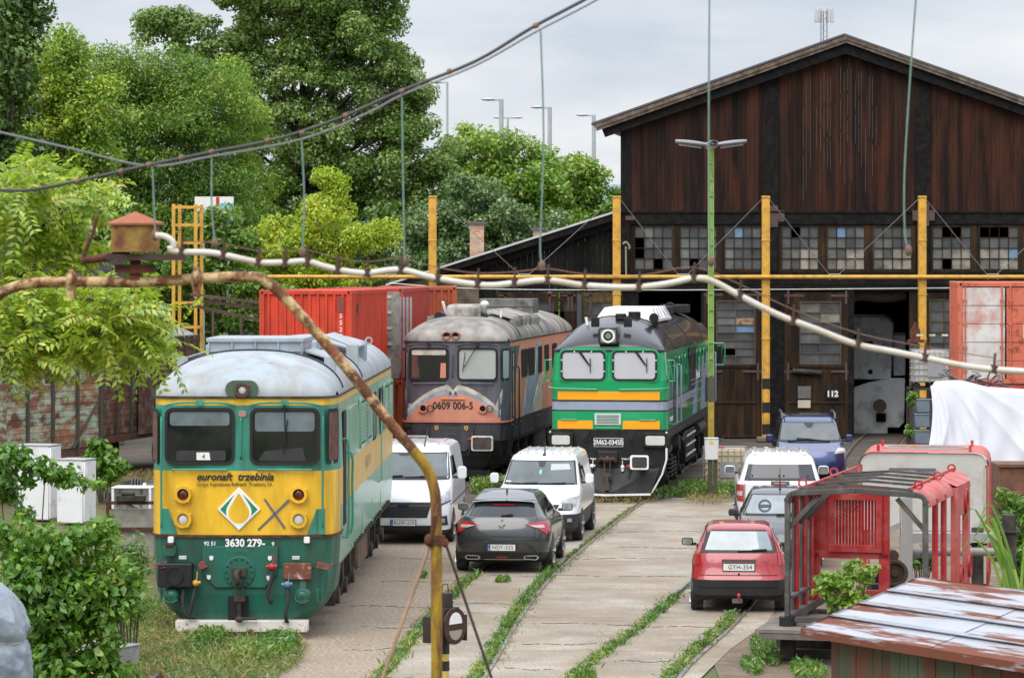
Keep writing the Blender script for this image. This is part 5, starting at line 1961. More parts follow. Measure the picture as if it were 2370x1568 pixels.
txt("2М62-0345Б", .17, (.005, -.052, 1.465), np_, white_ink, bold=.003, sx=.83)
for x, s_ in ((-.55, "5 bar"), (-.38, "10 bar"), (.40, "10 bar"), (.56, "5 bar")):
    txt(s_, .062, (x, -.03, 1.06), t, white_ink, bold=.002)
for x, m_, sg in ((-.58, red_p, 0), (-.40, white_ink, 1), (.36, white_ink, 2), (.55, red_p, 0)):
    if sg == 2:
        b = MB()
        b.ball((x, -.1, .86), .05, .05, .06, 10, 6)
        b.cyl((x, -.1, .76), (x, -.1, .86), .035, n=10)
        b.bar((x, -.12, .9), (x, -.12, 1.02), .016)
        b.build("air_cock", m_, t)
    else:
        hose(t, [(x, -.08, .86), (x - .02, -.16, .6), (x + (.06 if sg else 0), -.2, .36), (x + (.14 if sg else 0.02), -.24, .28)], .034, cock=m_)
o = plate(t, "coupler_pocket", rrect(-.27, .98, .25, 1.25, .03), -.10, .1, black, .02)
plate(o, "pocket_void", rrect(-.22, .76, .22, .98, .03), -.035, .02, hole)
rbrown = mat("rusty_coupler", (.075, .045, .03), .75, var=.3)
b = MB()
b.ball((0, -.25, 1.06), .07, .12, .09, 12, 8)
b.tube(smooth_path([(-.22, -.22, 1.02), (-.15, -.3, 1.08), (0, -.3, 1.04), (.15, -.3, 1.08), (.2, -.22, 1.0)], 4), .04, 8)
for q in (-.07, .07):
    b.bar((q, -.3, 1.04), (q * .9, -.34, .70), .022)
b.box(-.1, -.40, .64, .1, -.28, .72)
b.tube([(0, -.36, .66), (0, -.40, .30)], .045, 8)
b.bar((-.05, -.40, .5), (-.05, -.42, .28), .025)
b.bar((.05, -.40, .5), (.05, -.42, .28), .025)
b.build("screw_coupling", rbrown, t)
bogie(t, 1.3, 6.2, m=black_d, w=1.02)
bogie(t, 10.6, 15.4, m=black_d, w=1.02)
b = MB()
for yy in (2.1, 3.0):
    spring(b, (1.28, yy, .42), .14, .52)
b.cyl((1.15, 3.4, .62), (1.42, 3.4, .62), .17, n=16)
b.build("coil_spring", black_d, t)
b = MB()
b.box(-1.25, 6.7, .55, 1.38, 10.0, 1.40)
b.prism([(-1.1, .55), (1.3, .55), (.9, .3), (-.8, .3)], 6.75, 9.9, "y")
b.build("fuel_tank", black_d, t, bevel=.03)
b = MB()
for k in range(3):
    b.cyl((1.40, 6.9, .75 + k * .26), (1.40, 9.8, .75 + k * .26), .03, n=8)
b.build("pipe_rail", mat("cream_rail", (.5, .48, .42), .5), t)
b = MB()
b.tube(smooth_path([(1.25, 1.0, 1.3), (1.36, 1.6, 1.15), (1.36, 2.2, 1.25), (1.3, 2.8, 1.1)], 5), .05, 8)
b.tube(smooth_path([(1.3, 4.6, 1.45), (1.4, 5.0, 1.3), (1.38, 5.6, 1.2), (1.36, 6.4, 1.35)], 5), .045, 8)
b.build("air_hose", leather, t)
b = MB()
b.cyl((1.25, 4.4, 1.2), (1.42, 4.4, 1.2), .2, n=18)
b.cyl((1.3, 11, 1.25), (1.3, 13.4, 1.25), .17, n=14)
build_each(b, "air_cylinder", grime, t)
b = MB()
b.box(-1.1, .3, 1.0, 1.1, L - .3, 1.56)
b.build("underframe", black, t)
# ---------------------------------------------------------------- road vehicles
def paint(name, col, rough=0.3, metal=0.0, coat=0.8):
    return mat(name, col, rough, metal, var=0.04, vs=1.0, coat=coat, dirt=(0.2, 0.18, 0.15), amt=0.03, ds=3, soft=0.06)


white_v = paint("white_car_paint", (0.74, 0.75, 0.77))
grey_v = paint("graphite_car_paint", (0.045, 0.049, 0.055), 0.25, 0.3)
red_v = paint("red_car_paint", (0.33, 0.008, 0.014), 0.3)
blue_v = paint("blue_car_paint", (0.028, 0.05, 0.16), 0.25, 0.3)
anth_v = paint("anthracite_car_paint", (0.045, 0.05, 0.06), 0.28, 0.3)
car_glass = mat("car_glass", (0.02, 0.023, 0.025), 0.03, var=0.25, vs=1.3, spec=0.45)
car_glass2 = mat("windscreen_glass", (0.12, 0.14, 0.145), 0.03, var=0.3, vs=1.6, spec=0.5)
tint = mat("tinted_glass", (0.05, 0.055, 0.065), 0.04, var=0.3, vs=1.2, spec=0.5)
trim = mat("black_trim", (0.022, 0.023, 0.025), 0.55, var=0.15)
tail_r = mat("tail_lamp_red", (0.38, 0.006, 0.012), 0.12, var=0.25, vs=9, coat=1.0)
tail_w = mat("tail_lamp_clear", (0.55, 0.42, 0.42), 0.12, var=0.2, vs=20, coat=1.0)
head_l = mat("headlamp_clear", (0.42, 0.44, 0.46), 0.08, 0.3, var=0.4, vs=14, coat=1.0)
rim_m = mat("alloy_rim", (0.42, 0.43, 0.45), 0.3, 0.7)


class Car:
    def __init__(s, label, pos, rz, lv, paintm, bands, wheels, r=0.31, cat="car", name="parked_car", group=None):
        s.t = thing(name, label, cat, pos, rz, group)
        s.lv = [tuple(l) + ((4, 14) if len(l) == 5 else ()) for l in lv]
        s.p = paintm
        N = 88
        b = MB()
        rings = [s.ring(l, N) for l in s.lv]
        for k, rg in enumerate(rings):
            b.v.extend(rg)
        for k in range(len(rings) - 1):
            for i in range(N):
                j = (i + 1) % N
                b.f.append((k * N + i, k * N + j, (k + 1) * N + j, (k + 1) * N + i))
                b.m.append(bands[k] if k < len(bands) else 0)
        n0 = len(b.v)
        top = s.lv[-1]
        b.v.append((0, (top[2] + top[3]) / 2, (top[0] + top[1]) / 2 + .012))
        e = (len(rings) - 1) * N
        for i in range(N):
            b.f.append((e + i, e + (i + 1) % N, n0))
            b.m.append(0)
        b.f.append(tuple(range(N - 1, -1, -1)))
        b.m.append(1)
        s.body = b.build("body", [paintm, trim], s.t, angle=32)
        hw = max(l[4] for l in s.lv[:4])
        s.hw = hw
        for wy in wheels:
            for sd in (-1, 1):
                ab = MB()
                pts = [(wy + (r + .07) * math.cos(a), r + (r + .07) * math.sin(a)) for a in np.linspace(-.25, math.pi + .25, 22)]
                ab.prism(pts, sd * (hw + .004), sd * (hw - .3), "x")
                ab.build("wheel_arch", black, s.t)
                wb = MB()
                xo, xi = sd * (hw + .008), sd * (hw - .2)
                prof = [(xi, r * .96), (xi + sd * .03, r), (xo - sd * .03, r), (xo, r * .955), (xo, r * .70)]
                n = 28
                vs = [(x, wy + q * math.cos(2 * math.pi * i / n), r + q * math.sin(2 * math.pi * i / n)) for x, q in prof for i in range(n)]
                fs = [(k * n + i, k * n + (i + 1) % n, (k + 1) * n + (i + 1) % n, (k + 1) * n + i) for k in range(4) for i in range(n)]
                wb.add(vs, fs)
                wb.add([vs[i] for i in range(n)], [tuple(range(n))])
                wo = wb.build("wheel", tyre_m, s.t)
                rb = MB()
                rb.prism(circ(wy, r, r * .70, 24), sd * (hw + .0), sd * (hw - .12), "x", 1)
                for k in range(5):
                    a = 2 * math.pi * k / 5 + .3
                    c, q = math.cos(a), math.sin(a)
                    rb.bar((sd * (hw + .002), wy + c * .05, r + q * .05), (sd * (hw + .002), wy + c * r * .66, r + q * r * .66), .02, r * .24, up=(1, 0, 0))
                rb.ringp(circ(wy, r, r * .71, 24), circ(wy, r, r * .62, 24), sd * (hw + .004), sd * (hw - .05), "x")
                rb.cyl((sd * (hw - .02), wy, r), (sd * (hw + .01), wy, r), r * .17, n=12)
                rb.build("rim", [rim_m, black], wo)

    def ring(s, l, N):
        zn, zf, yn, yf, hw, nx, ny = l
        hl, yc = (yf - yn) / 2, (yf + yn) / 2
        t = np.linspace(-math.pi / 2, 1.5 * math.pi, 1600, endpoint=False)
        c, q = np.cos(t), np.sin(t)
        x = hw * np.sign(c) * np.abs(c) ** (2 / nx)
        y = hl * np.sign(q) * np.abs(q) ** (2 / ny)
        d = np.r_[0, np.cumsum(np.hypot(np.diff(np.r_[x, x[0]]), np.diff(np.r_[y, y[0]])))]
        a = np.linspace(0, d[-1], N, endpoint=False)
        xs, ys = np.interp(a, d, np.r_[x, x[0]]), np.interp(a, d, np.r_[y, y[0]])
        z = zn + (zf - zn) * (ys + hl) / (2 * hl)
        return [(float(X), float(Y + yc), float(Z)) for X, Y, Z in zip(xs, ys, z)]

    def at(s, l):
        k = min(int(l), len(s.lv) - 2)
        f = l - k
        return [a + (b - a) * f for a, b in zip(s.lv[k], s.lv[k + 1])]

    def lz(s, z, k0=0):
        """level at which the near end has height z"""
        for k in range(k0, len(s.lv) - 1):
            a, b = s.lv[k][0], s.lv[k + 1][0]
            if a <= z <= b:
                return k + (z - a) / max(b - a, 1e-6)
        return len(s.lv) - 1

    def near(s, l, x):
        zn, zf, yn, yf, hw, nx, ny = s.at(l)
        hl, yc = (yf - yn) / 2, (yf + yn) / 2
        u = min(abs(x) / hw, .9995)
        y = -hl * (1 - u ** nx) ** (1 / ny)
        return Vector((x, yc + y, zn + (zf - zn) * (y + hl) / (2 * hl)))

    def side(s, l, y, sd):
        zn, zf, yn, yf, hw, nx, ny = s.at(l)
        hl, yc = (yf - yn) / 2, (yf + yn) / 2
        u = min(abs(y - yc) / hl, .9995)
        return Vector((sd * hw * (1 - u ** ny) ** (1 / nx), y, zn + (zf - zn) * (y - yc + hl) / (2 * hl)))

    def quad(s, name, m, fn, corners, off=.006, n=10, nv=8, par=None, flip=False):
        """patch on the body: corners = 4 (a,l) points (ll, lr, ur, ul)"""
        (a0, l0), (a1, l1), (a2, l2), (a3, l3) = corners

        def pos(u, v):
            a = (a0 + (a1 - a0) * u) * (1 - v) + (a3 + (a2 - a3) * u) * v
            l = (l0 + (l1 - l0) * u) * (1 - v) + (l3 + (l2 - l3) * u) * v
            return fn(l, a)

        def f(u, v):
            p = pos(u, v)
            e = .02
            du = pos(min(u + e, 1), v) - pos(max(u - e, 0), v)
            dv = pos(u, min(v + e, 1)) - pos(u, max(v - e, 0))
            nrm = du.cross(dv).normalized()
            o_ = Vector((p.x, 0, 0)) if fn != s.near else Vector((0, -1, .2))
            return p + nrm * (off if nrm.dot(o_) > 0 else -off)
        b = MB()
        b.grid(f, n, nv, flip=flip)
        return b.build(name, m, par or s.t, angle=60)

    def nq(s, name, m, c, off=.006, par=None, zs=True, n=12):
        """near-end patch; corners (x, z)"""
        k0 = 0
        return s.quad(name, m, s.near, [(x, s.lz(z)) for x, z in c], off, n, par=par)

    def sq(s, name, m, sd, c, off=.006, par=None):
        """side patch, corners (y, level)"""
        return s.quad(name, m, lambda l, y: s.side(l, y, sd), c, off, 12, par=par, flip=sd < 0)

    def plate(s, z, text, x=0, w=.52, h=.115, off=.02, blue=True):
        p = s.near(s.lz(z), x)
        y = min(s.near(s.lz(z), x + w / 2).y, p.y) - off
        b = MB()
        b.prism(rrect(x - w / 2 - .015, z - h / 2 - .02, x + w / 2 + .015, z + h / 2 + .012, .01), y, y + .05)
        o = b.build("number_plate", trim, s.t)
        b = MB()
        b.prism(rrect(x - w / 2, z - h / 2, x + w / 2, z + h / 2, .008), y - .004, y + .01)
        b.build("plate_face", plate_white, o)
        if blue:
            b = MB()
            b.prism(rrect(x - w / 2 + .004, z - h / 2 + .004, x - w / 2 + .048, z + h / 2 - .004, .004), y - .006, y + .004)
            b.build("country_band", plate_blue, o)
            txt("H", .04, (x - w / 2 + .026, y - .008, z - .03), o, white_ink)
        txt(text, .105, (x + .022, y - .0075, z), o, black_ink, sx=.93, space=1.08)
        return o

    def mirror(s, y, z, m, sd, dx=.12, w=.2, h=.17, glass=False):
        x = s.hw + dx
        b = MB()
        b.prism(rrect(sd * x - w / 2, z - h / 2, sd * x + w / 2, z + h / 2, min(w, h) * .33, 5), y - .05, y + .07)
        o = b.build("wing_mirror", m, s.t, bevel=.025, seg=2)
        b = MB()
        b.bar((sd * (s.hw - .06), y + .02, z - h * .35), (sd * x, y + .02, z - h * .35), .06, .05)
        b.build("mirror_arm", trim, o)
        if glass:
            b = MB()
            b.prism(rrect(sd * x - w / 2 + .015, z - h / 2 + .015, sd * x + w / 2 - .015, z + h / 2 - .015, .04, 4), y - .056, y - .04)
            b.build("mirror_glass", mat("mirror_glass", (.55, .6, .62), .05, .8), o)
        return o

    def stick(s, pts, r, m=trim, name="aerial"):
        b = MB()
        b.tube(pts, r if hasattr(r, "__len__") else r, 6)
        return b.build(name, m, s.t)


def wiper(c, x0, z0, x1, z1, off=.02, k0=0, r=.011):
    pts = []
    for i in range(7):
        f = i / 6
        p = c.near(c.lz(z0 + (z1 - z0) * f, k0), x0 + (x1 - x0) * f)
        pts.append(p + Vector((0, -off, off * .6)))
    b = MB()
    b.tube(pts, r, 6)
    b.tube(pts[3:], r * 1.7, 6)
    return b.build("wiper", black, c.t)


GP = "cars parked along the tracks"
# red hatchback seen from behind
pos = G(1709.6, 1418)
c = Car("old red hatchback with a black bumper and tow bar", pos, -.07,
        [(.22, .2, .16, 3.66, .70), (.30, .3, .02, 3.75, .79), (.56, .55, -.02, 3.76, .805), (.62, .6, .03, 3.74, .805), (.80, .7, .07, 3.70, .80), (.98, .88, .13, 3.55, .765), (1.01, .95, .15, 2.95, .735),
         (1.37, 1.38, .40, 2.0, .555), (1.41, 1.41, .46, 1.92, .52), (1.445, 1.445, .62, 1.75, .44), (1.455, 1.455, .9, 1.5, .25)], red_v, [1, 1, 0], (.62, 3.05), .275, group=GP)
w = c.nq("rear_window", trim, [(-.66, 1.0), (.66, 1.0), (.535, 1.375), (-.535, 1.375)], .004)
c.nq("pane", mat("rear_glass_red_car", (.20, .25, .27), .05, var=.35, vs=2.2, coat=1.0), [(-.57, 1.045), (.57, 1.045), (.47, 1.345), (-.47, 1.345)], .008, par=w)
for sd in (-1, 1):
    c.nq("tail_lamp", tail_r, [(sd * .795, .80), (sd * .66, .80), (sd * .65, 1.0), (sd * .745, 1.0)][::sd], .008)
    c.nq("pillar_lamp", mat("pillar_lamp_red", (.38, .03, .03), .15, coat=.8), [(sd * .745, 1.005), (sd * .665, 1.005), (sd * .60, 1.17), (sd * .655, 1.17)][::sd], .007)
    c.sq("side_window", car_glass, sd, [(.55, 6.1), (1.6, 6.1), (1.5, 6.85), (.85, 6.85)])
    c.sq("side_window", car_glass, sd, [(1.7, 6.1), (2.75, 6.05), (2.05, 6.85), (1.6, 6.85)])
    c.mirror(2.45, 1.0, red_v if sd > 0 else trim, sd, .1, .2, .13, True)
c.nq("bumper_strip", black, [(-.80, .42), (.80, .42), (.80, .44), (-.80, .44)], .006)
c.nq("tailgate_seam", black, [(-.645, .63), (.645, .63), (.645, .642), (-.645, .642)], .004)
c.nq("plate_recess", trim, [(-.29, .855), (.29, .855), (.29, .895), (-.29, .895)], .012)
c.plate(.77, "GYH-354", w=.52, blue=False)
pl = c.near(c.lz(.8), -.43)
txt("FIAT", .045, (-.46, pl.y - .012, .885), c.t, mat("pale_blue_badge", (.3, .45, .6), .3, .5))
txt("Punto", .06, (.45, pl.y - .012, .885), c.t, chrome, shear=.3)
wiper(c, -.02, 1.02, .47, 1.045, .02)
b = MB()
b.cyl((0, -.02, .30), (0, -.16, .27), .03, n=10)
b.box(-.11, -.09, .18, .06, -.02, .25)
tb = b.build("tow_bar", steel, c.t)
b = MB()
b.ball((0, -.16, .315), .033, .033, .04, 12, 8)
b.build("tow_ball_cap", red_p, tb)
b = MB()
b.ball((0, -.02 + c.near(c.lz(.66), 0).y - .0, .66), .018, .012, .018, 8, 6)
b.build("lock", black, c.t)
txt("CITROËN", .05, (.14, .40, 1.335), c.t, white_ink)
for x in (-.3, .22):
    b = MB()
    b.add([(x, .75, 1.449), (x + .07, .75, 1.449), (x + .02, 1.05, 1.459), (x - .05, 1.05, 1.459)], [(0, 1, 2, 3)])
    b.build("roof_mark", mat("orange_mark", (.45, .2, .04), .5), c.t)

# graphite hatchback seen from behind
pos = G(1160.7, 1327)
c = Car("graphite grey hatchback with twin angular exhaust tips", pos, -.085,
        [(.19, .2, .34, 4.3, .78), (.27, .28, .12, 4.45, .86), (.40, .4, .03, 4.52, .905), (.64, .55, 0, 4.53, .92), (.80, .66, .03, 4.5, .92), (.96, .78, .09, 4.35, .895), (1.05, .88, .15, 4.1, .855), (1.075, 1.0, .17, 3.55, .79),
         (1.295, 1.36, .56, 2.75, .64), (1.36, 1.42, .62, 2.6, .60), (1.45, 1.47, 1.0, 2.4, .53), (1.485, 1.49, 1.4, 2.1, .3)], grey_v, [1, 1, 0], (.85, 3.58), .335, group=GP)
c.nq("rear_window", car_glass, [(-.645, 1.085), (.645, 1.085), (.575, 1.29), (-.575, 1.29)], .005)
b = MB()
b.grid(lambda u, v: (-.6 + 1.2 * u, .54 - .03 * (1 - (2 * u - 1) ** 2) + .12 * v, 1.325 + .012 * v + .03 * (1 - (2 * u - 1) ** 2)), 16, 2)
b.build("spoiler", grey_v, c.t)
c.nq("brake_strip", tail_r, [(-.2, 1.262), (.2, 1.262), (.2, 1.275), (-.2, 1.275)], .012)
for sd in (-1, 1):
    c.nq("tail_lamp", tail_r, [(sd * .885, .72), (sd * .66, .875), (sd * .43, .93), (sd * .86, 1.0)][::sd], .012)
    c.nq("lamp_core", tail_w, [(sd * .80, .87), (sd * .66, .87), (sd * .5, .915), (sd * .78, .93)][::sd], .018)
    c.sq("side_window", car_glass, sd, [(.75, 7.15), (2.0, 7.1), (1.9, 7.92), (1.15, 7.88)])
    c.sq("side_window", car_glass, sd, [(2.1, 7.1), (3.35, 7.1), (2.75, 7.9), (2.0, 7.92)])
    c.sq("window_chrome", chrome, sd, [(.7, 7.02), (3.4, 7.02), (3.4, 7.09), (.7, 7.09)], .008)
    c.mirror(3.1, 1.05, grey_v, sd, .12, .22, .15, True)
    x0, x1 = (.44, .68) if sd > 0 else (-.68, -.44)
    yy = c.near(c.lz(.31), .7).y
    b = MB()
    b.ringp([(x0, .27), (x1 - .02, .26), (x1 + .03 * (1 if sd > 0 else 1), .31), (x1 - .02, .35), (x0, .345), (x0 - .03, .31)], [(x0 + .01, .283), (x1 - .03, .275), (x1 + .0, .31), (x1 - .03, .335), (x0 + .01, .332), (x0 - .01, .31)], yy - .10, yy + .1)
    e = b.build("exhaust_tip", chrome, c.t)
    b = MB()
    b.box(x0 - .0, yy - .04, .275, x1, yy - .03, .34)
    b.build("exhaust_void", hole, e)
c.nq("diffuser", trim, [(-.72, .285), (.72, .285), (.76, .40), (-.76, .40)], .008)
c.nq("diffuser_lip", chrome, [(-.46, .262), (.46, .262), (.46, .278), (-.46, .278)], .012)
c.nq("fog_lamp", tail_r, [(-.1, .30), (.1, .30), (.1, .34), (-.1, .34)], .016)
c.nq("plate_recess", grey_v, [(-.34, .42), (.34, .42), (.30, .58), (-.30, .58)], .004)
c.nq("tailgate_seam", black, [(-.62, .70), (.62, .70), (.62, .712), (-.62, .712)], .004)
for sd in (-1, 1):
    c.nq("tailgate_seam", black, [(sd * .63, .72), (sd * .618, .72), (sd * .645, 1.06), (sd * .657, 1.06)][::-sd], .004)
c.plate(.50, "NDY-555")
yb = c.near(c.lz(.88), 0).y - .014
b = MB()
b.bar((-.055, yb, .93), (-.055, yb, .83), .018, .012)
b.bar((-.055, yb, .93), (-.005, yb, .88), .018, .012)
b.bar((-.055, yb, .83), (-.005, yb, .88), .018, .012)
b.bar((.06, yb, .945), (.0, yb, .895), .016, .012)
b.bar((.0, yb, .895), (.03, yb, .865), .016, .012)
b.bar((.03, yb, .865), (-.0, yb, .815), .016, .012)
b.build("emblem", chrome, c.t)
txt("CITROËN", .036, (0, yb - .005, .775), c.t, chrome, sx=1.2, bold=.002)
b = MB()
b.ringp(circ(0, 1.005, .025, 12), circ(0, 1.005, .017, 12), yb + .055, yb + .07)
b.build("tailgate_badge", chrome, c.t)
wiper(c, -.02, 1.085, .2, 1.10, .02, r=.02)
b = MB()
b.prism([(1.15, 1.465), (1.32, 1.468), (1.17, 1.55)], -.015, .015, "x")
b.build("shark_fin_aerial", black, c.t)

# white panel van with a wide grille
pos = G(933, 1259)
c = Car("white panel van with a wide black slatted grille", pos, -.06,
        [(.2, .22, .18, 4.9, .90), (.30, .3, .03, 4.96, .97), (.50, .5, -.01, 4.97, .985), (.78, .8, .03, 4.97, .99), (.95, 1.0, .10, 4.97, .985), (1.10, 1.12, .28, 4.97, .975), (1.29, 1.3, .86, 4.97, .955), (1.31, 1.32, .90, 4.97, .945),
         (1.83, 1.85, 1.62, 4.95, .845), (1.92, 1.93, 1.82, 4.9, .80), (1.975, 1.98, 2.15, 4.75, .70), (1.99, 1.99, 2.8, 4.2, .4)], white_v, [1, 0], (.95, 3.9), .33, "van", "parked_van")
w = c.nq("windscreen", trim, [(-.90, 1.315), (.90, 1.315), (.80, 1.84), (-.80, 1.84)], .005, n=20)
c.nq("pane", car_glass2, [(-.85, 1.36), (.85, 1.36), (.765, 1.81), (-.765, 1.81)], .009, par=w, n=20)
c.nq("mirror_mount", trim, [(-.22, 1.77), (-.02, 1.77), (.02, 1.83), (-.26, 1.83)], .014)
c.nq("cowl", black, [(-.6, 1.295), (.88, 1.295), (.88, 1.325), (-.6, 1.325)], .012)
for k in (0, 1):
    wiper(c, -.75 + k * .7, 1.34, -.1 + k * .7, 1.37, .02, 6)
g = c.nq("grille", black, [(-.50, .56), (.50, .56), (.62, .88), (-.62, .88)], .012)
for k in range(5):
    z = .60 + k * .06
    c.nq("grille_bar", trim, [(-.51 - k * .02, z), (.51 + k * .02, z), (.515 + k * .02, z + .022), (-.515 - k * .02, z + .022)], .022, par=g)
yb = c.near(c.lz(.80), 0).y - .03
b = MB()
b.prism(circ(0, .80, .125, 28, .052), yb, yb + .03)
o = b.build("oval_badge", mat("badge_navy", (.02, .035, .10), .2, .2, coat=.6), g)
b = MB()
b.ringp(circ(0, .80, .13, 28, .056), circ(0, .80, .118, 28, .045), yb - .004, yb + .03)
b.build("badge_rim", chrome, o)
txt("Ford", .075, (0, yb - .005, .80), o, chrome, shear=.3, sx=1.15)
c.nq("lower_intake", black, [(-.72, .27), (.72, .27), (.66, .40), (-.66, .40)], .012)
for sd in (-1, 1):
    c.nq("headlamp", head_l, [(sd * .72, .80), (sd * .955, .90), (sd * .945, 1.17), (sd * .80, 1.02)][::sd], .014)
    c.nq("headlamp_trim", trim, [(sd * .70, .775), (sd * .957, .88), (sd * .957, .91), (sd * .70, .81)][::sd], .016)
    o = c.nq("fog_recess", trim, [(sd * .70, .40), (sd * .92, .40), (sd * .90, .60), (sd * .72, .58)][::sd], .012)
    c.nq("fog_lamp", head_l, [(sd * .74, .46), (sd * .86, .46), (sd * .85, .54), (sd * .75, .54)][::sd], .018, par=o)
    c.sq("side_window", car_glass, sd, [(1.35, 7.1), (2.5, 7.1), (2.4, 7.85), (1.78, 7.85)])
    c.sq("body_crease", trim, sd, [(.4, 3.2), (4.7, 3.2), (4.7, 3.35), (.4, 3.35)], .006)
    c.mirror(1.35, 1.43, white_v, sd, .15, .19, .27)
c.plate(.455, "RUW-210")
c.stick([(.28, 1.95, 1.955), (.33, 2.25, 2.35)], [.018, .005])
b = MB()
for x in (-.5, -.15, .2, .55):
    b.box(x - .05, 2.3, 1.985, x + .05, 4.5, 2.0)
build_each(b, "roof_rib", white_v, c.t, bevel=.01)

# small white van
pos = G(1239, 1255)
c = Car("small white van with a cream sun shade and black lower bumper", pos, -.115,
        [(.2, .2, .16, 4.3, .80), (.30, .3, .03, 4.38, .875), (.55, .6, -.01, 4.4, .905), (.60, .64, .01, 4.4, .91), (.80, .85, .06, 4.4, .912), (.97, 1.0, .14, 4.4, .90), (1.06, 1.06, .35, 4.4, .885), (1.14, 1.14, .82, 4.4, .865), (1.16, 1.16, .86, 4.4, .85),
         (1.65, 1.68, 1.42, 4.36, .725), (1.73, 1.75, 1.56, 4.3, .69), (1.79, 1.80, 1.8, 4.15, .60), (1.81, 1.81, 2.4, 3.7, .35)], white_v, [1, 1, 1], (.85, 3.6), .315, "van", "parked_van")
w = c.nq("windscreen", trim, [(-.79, 1.165), (.79, 1.165), (.69, 1.655), (-.69, 1.655)], .005, n=20)
c.nq("pane", car_glass2, [(-.75, 1.20), (.75, 1.20), (.66, 1.63), (-.66, 1.63)], .009, par=w, n=20)
c.nq("sun_shade", mat("cream_shade", (.40, .42, .40), .1, coat=1.0), [(.2, 1.45), (.62, 1.47), (.58, 1.58), (.2, 1.58)], .012, par=w)
c.nq("mirror_mount", trim, [(-.05, 1.52), (.05, 1.52), (.09, 1.64), (-.09, 1.64)], .014, par=w)
c.nq("inspection_sticker", white_ink, [(-.74, 1.21), (-.63, 1.21), (-.63, 1.235), (-.74, 1.235)], .013, par=w)
c.nq("air_freshener", mat("mint_card", (.25, .55, .42), .5), [(-.035, 1.37), (.01, 1.37), (.01, 1.46), (-.035, 1.46)], .013, par=w)
for k in (0, 1):
    wiper(c, -.62 + k * .6, 1.18, -.05 + k * .6, 1.195, .018, 8)
for sd in (-1, 1):
    c.nq("headlamp", head_l, [(sd * .47, .86), (sd * .83, .76), (sd * .875, .97), (sd * .66, .93)][::sd], .014)
    c.nq("fog_lamp", head_l, [(sd * .66, .44), (sd * .76, .44), (sd * .75, .52), (sd * .67, .52)][::sd], .014)
    c.sq("side_window", car_glass, sd, [(1.3, 8.1), (2.5, 8.1), (2.45, 8.85), (1.72, 8.85)])
    c.sq("black_sill", trim, sd, [(.1, 1.2), (4.3, 1.2), (4.3, 2.6), (.1, 2.6)], .005)
    c.mirror(1.3, 1.28, white_v, sd, .12, .18, .22)
c.nq("grille", black, [(-.42, .66), (.42, .66), (.5, .80), (-.5, .80)], .012)
c.stick([(.02, 1.62, 1.74), (.02, 1.72, 1.80), (.02, 1.80, 2.05)], [.05, .02, .005])
b = MB()
for k in range(7):
    x = -.54 + k * .18
    b.box(x - .02, 1.72, 1.79, x + .02, 1.95, 1.825)
    b.box(x - .02, 2.2, 1.80, x + .02, 4.0, 1.822)
build_each(b, "roof_rib", white_v, c.t, 2, bevel=.008)

# blue minivan by the shed doors
pos = G(1878, 1122)
c = Car("dark blue minivan with roof rails", pos, -.05,
        [(.2, .2, .16, 4.7, .84), (.30, .3, .03, 4.74, .92), (.52, .55, 0, 4.75, .945), (.75, .84, .05, 4.75, .95), (.89, .93, .14, 4.75, .945), (.98, .98, .40, 4.75, .93), (1.07, 1.07, 1.05, 4.75, .905), (1.09, 1.09, 1.09, 4.75, .89),
         (1.58, 1.61, 1.82, 4.7, .76), (1.68, 1.70, 2.0, 4.66, .72), (1.74, 1.74, 2.3, 4.45, .62), (1.76, 1.76, 2.8, 4.0, .35)], blue_v, [1, 0], (.95, 4.0), .33, "minivan", "parked_minivan")
w = c.nq("windscreen", trim, [(-.85, 1.093), (.85, 1.093), (.74, 1.590), (-.74, 1.590)], .005, n=20)
c.nq("pane", car_glass2, [(-.80, 1.135), (.80, 1.135), (.71, 1.567), (-.71, 1.567)], .009, par=w, n=20)
c.nq("mirror_mount", trim, [(-.06, 1.451), (.06, 1.451), (.15, 1.572), (-.15, 1.572)], .014, par=w)
c.nq("green_sticker", mat("green_sticker", (.03, .3, .25), .4), [(.66, 1.507), (.72, 1.507), (.72, 1.534), (.66, 1.534)], .014, par=w)
wiper(c, -.6, 1.107, .0, 1.163, .02, 7, .014)
wiper(c, .55, 1.107, -.35, 1.172, .025, 7, .014)
for sd in (-1, 1):
    c.nq("headlamp", head_l, [(sd * .6, .82), (sd * .90, .84), (sd * .92, 0.958), (sd * .72, .97)][::sd], .014)
    c.sq("side_window", car_glass, sd, [(1.5, 7.1), (2.6, 7.1), (2.55, 7.85), (1.98, 7.85)])
    c.sq("side_window", car_glass, sd, [(2.7, 7.1), (4.45, 7.1), (4.4, 7.85), (2.65, 7.85)])
    c.mirror(1.45, 1.181, blue_v, sd, .13, .19, .2)
    b = MB()
    b.tube(smooth_path([(sd * .72, 2.0, 1.674), (sd * .72, 2.25, 1.814), (sd * .72, 3.2, 1.841), (sd * .72, 4.2, 1.814), (sd * .72, 4.5, 1.711)], 4), .028, 8)
    b.build("roof_rail", mat("grey_rail", (.12, .12, .13), .35, .4), c.t)
b = MB()
b.box(-.42, 2.35, 1.744, .42, 2.75, 1.772)
b.box(-.42, 2.95, 1.748, .42, 3.6, 1.776)
build_each(b, "sunroof", car_glass, c.t, bevel=.02)

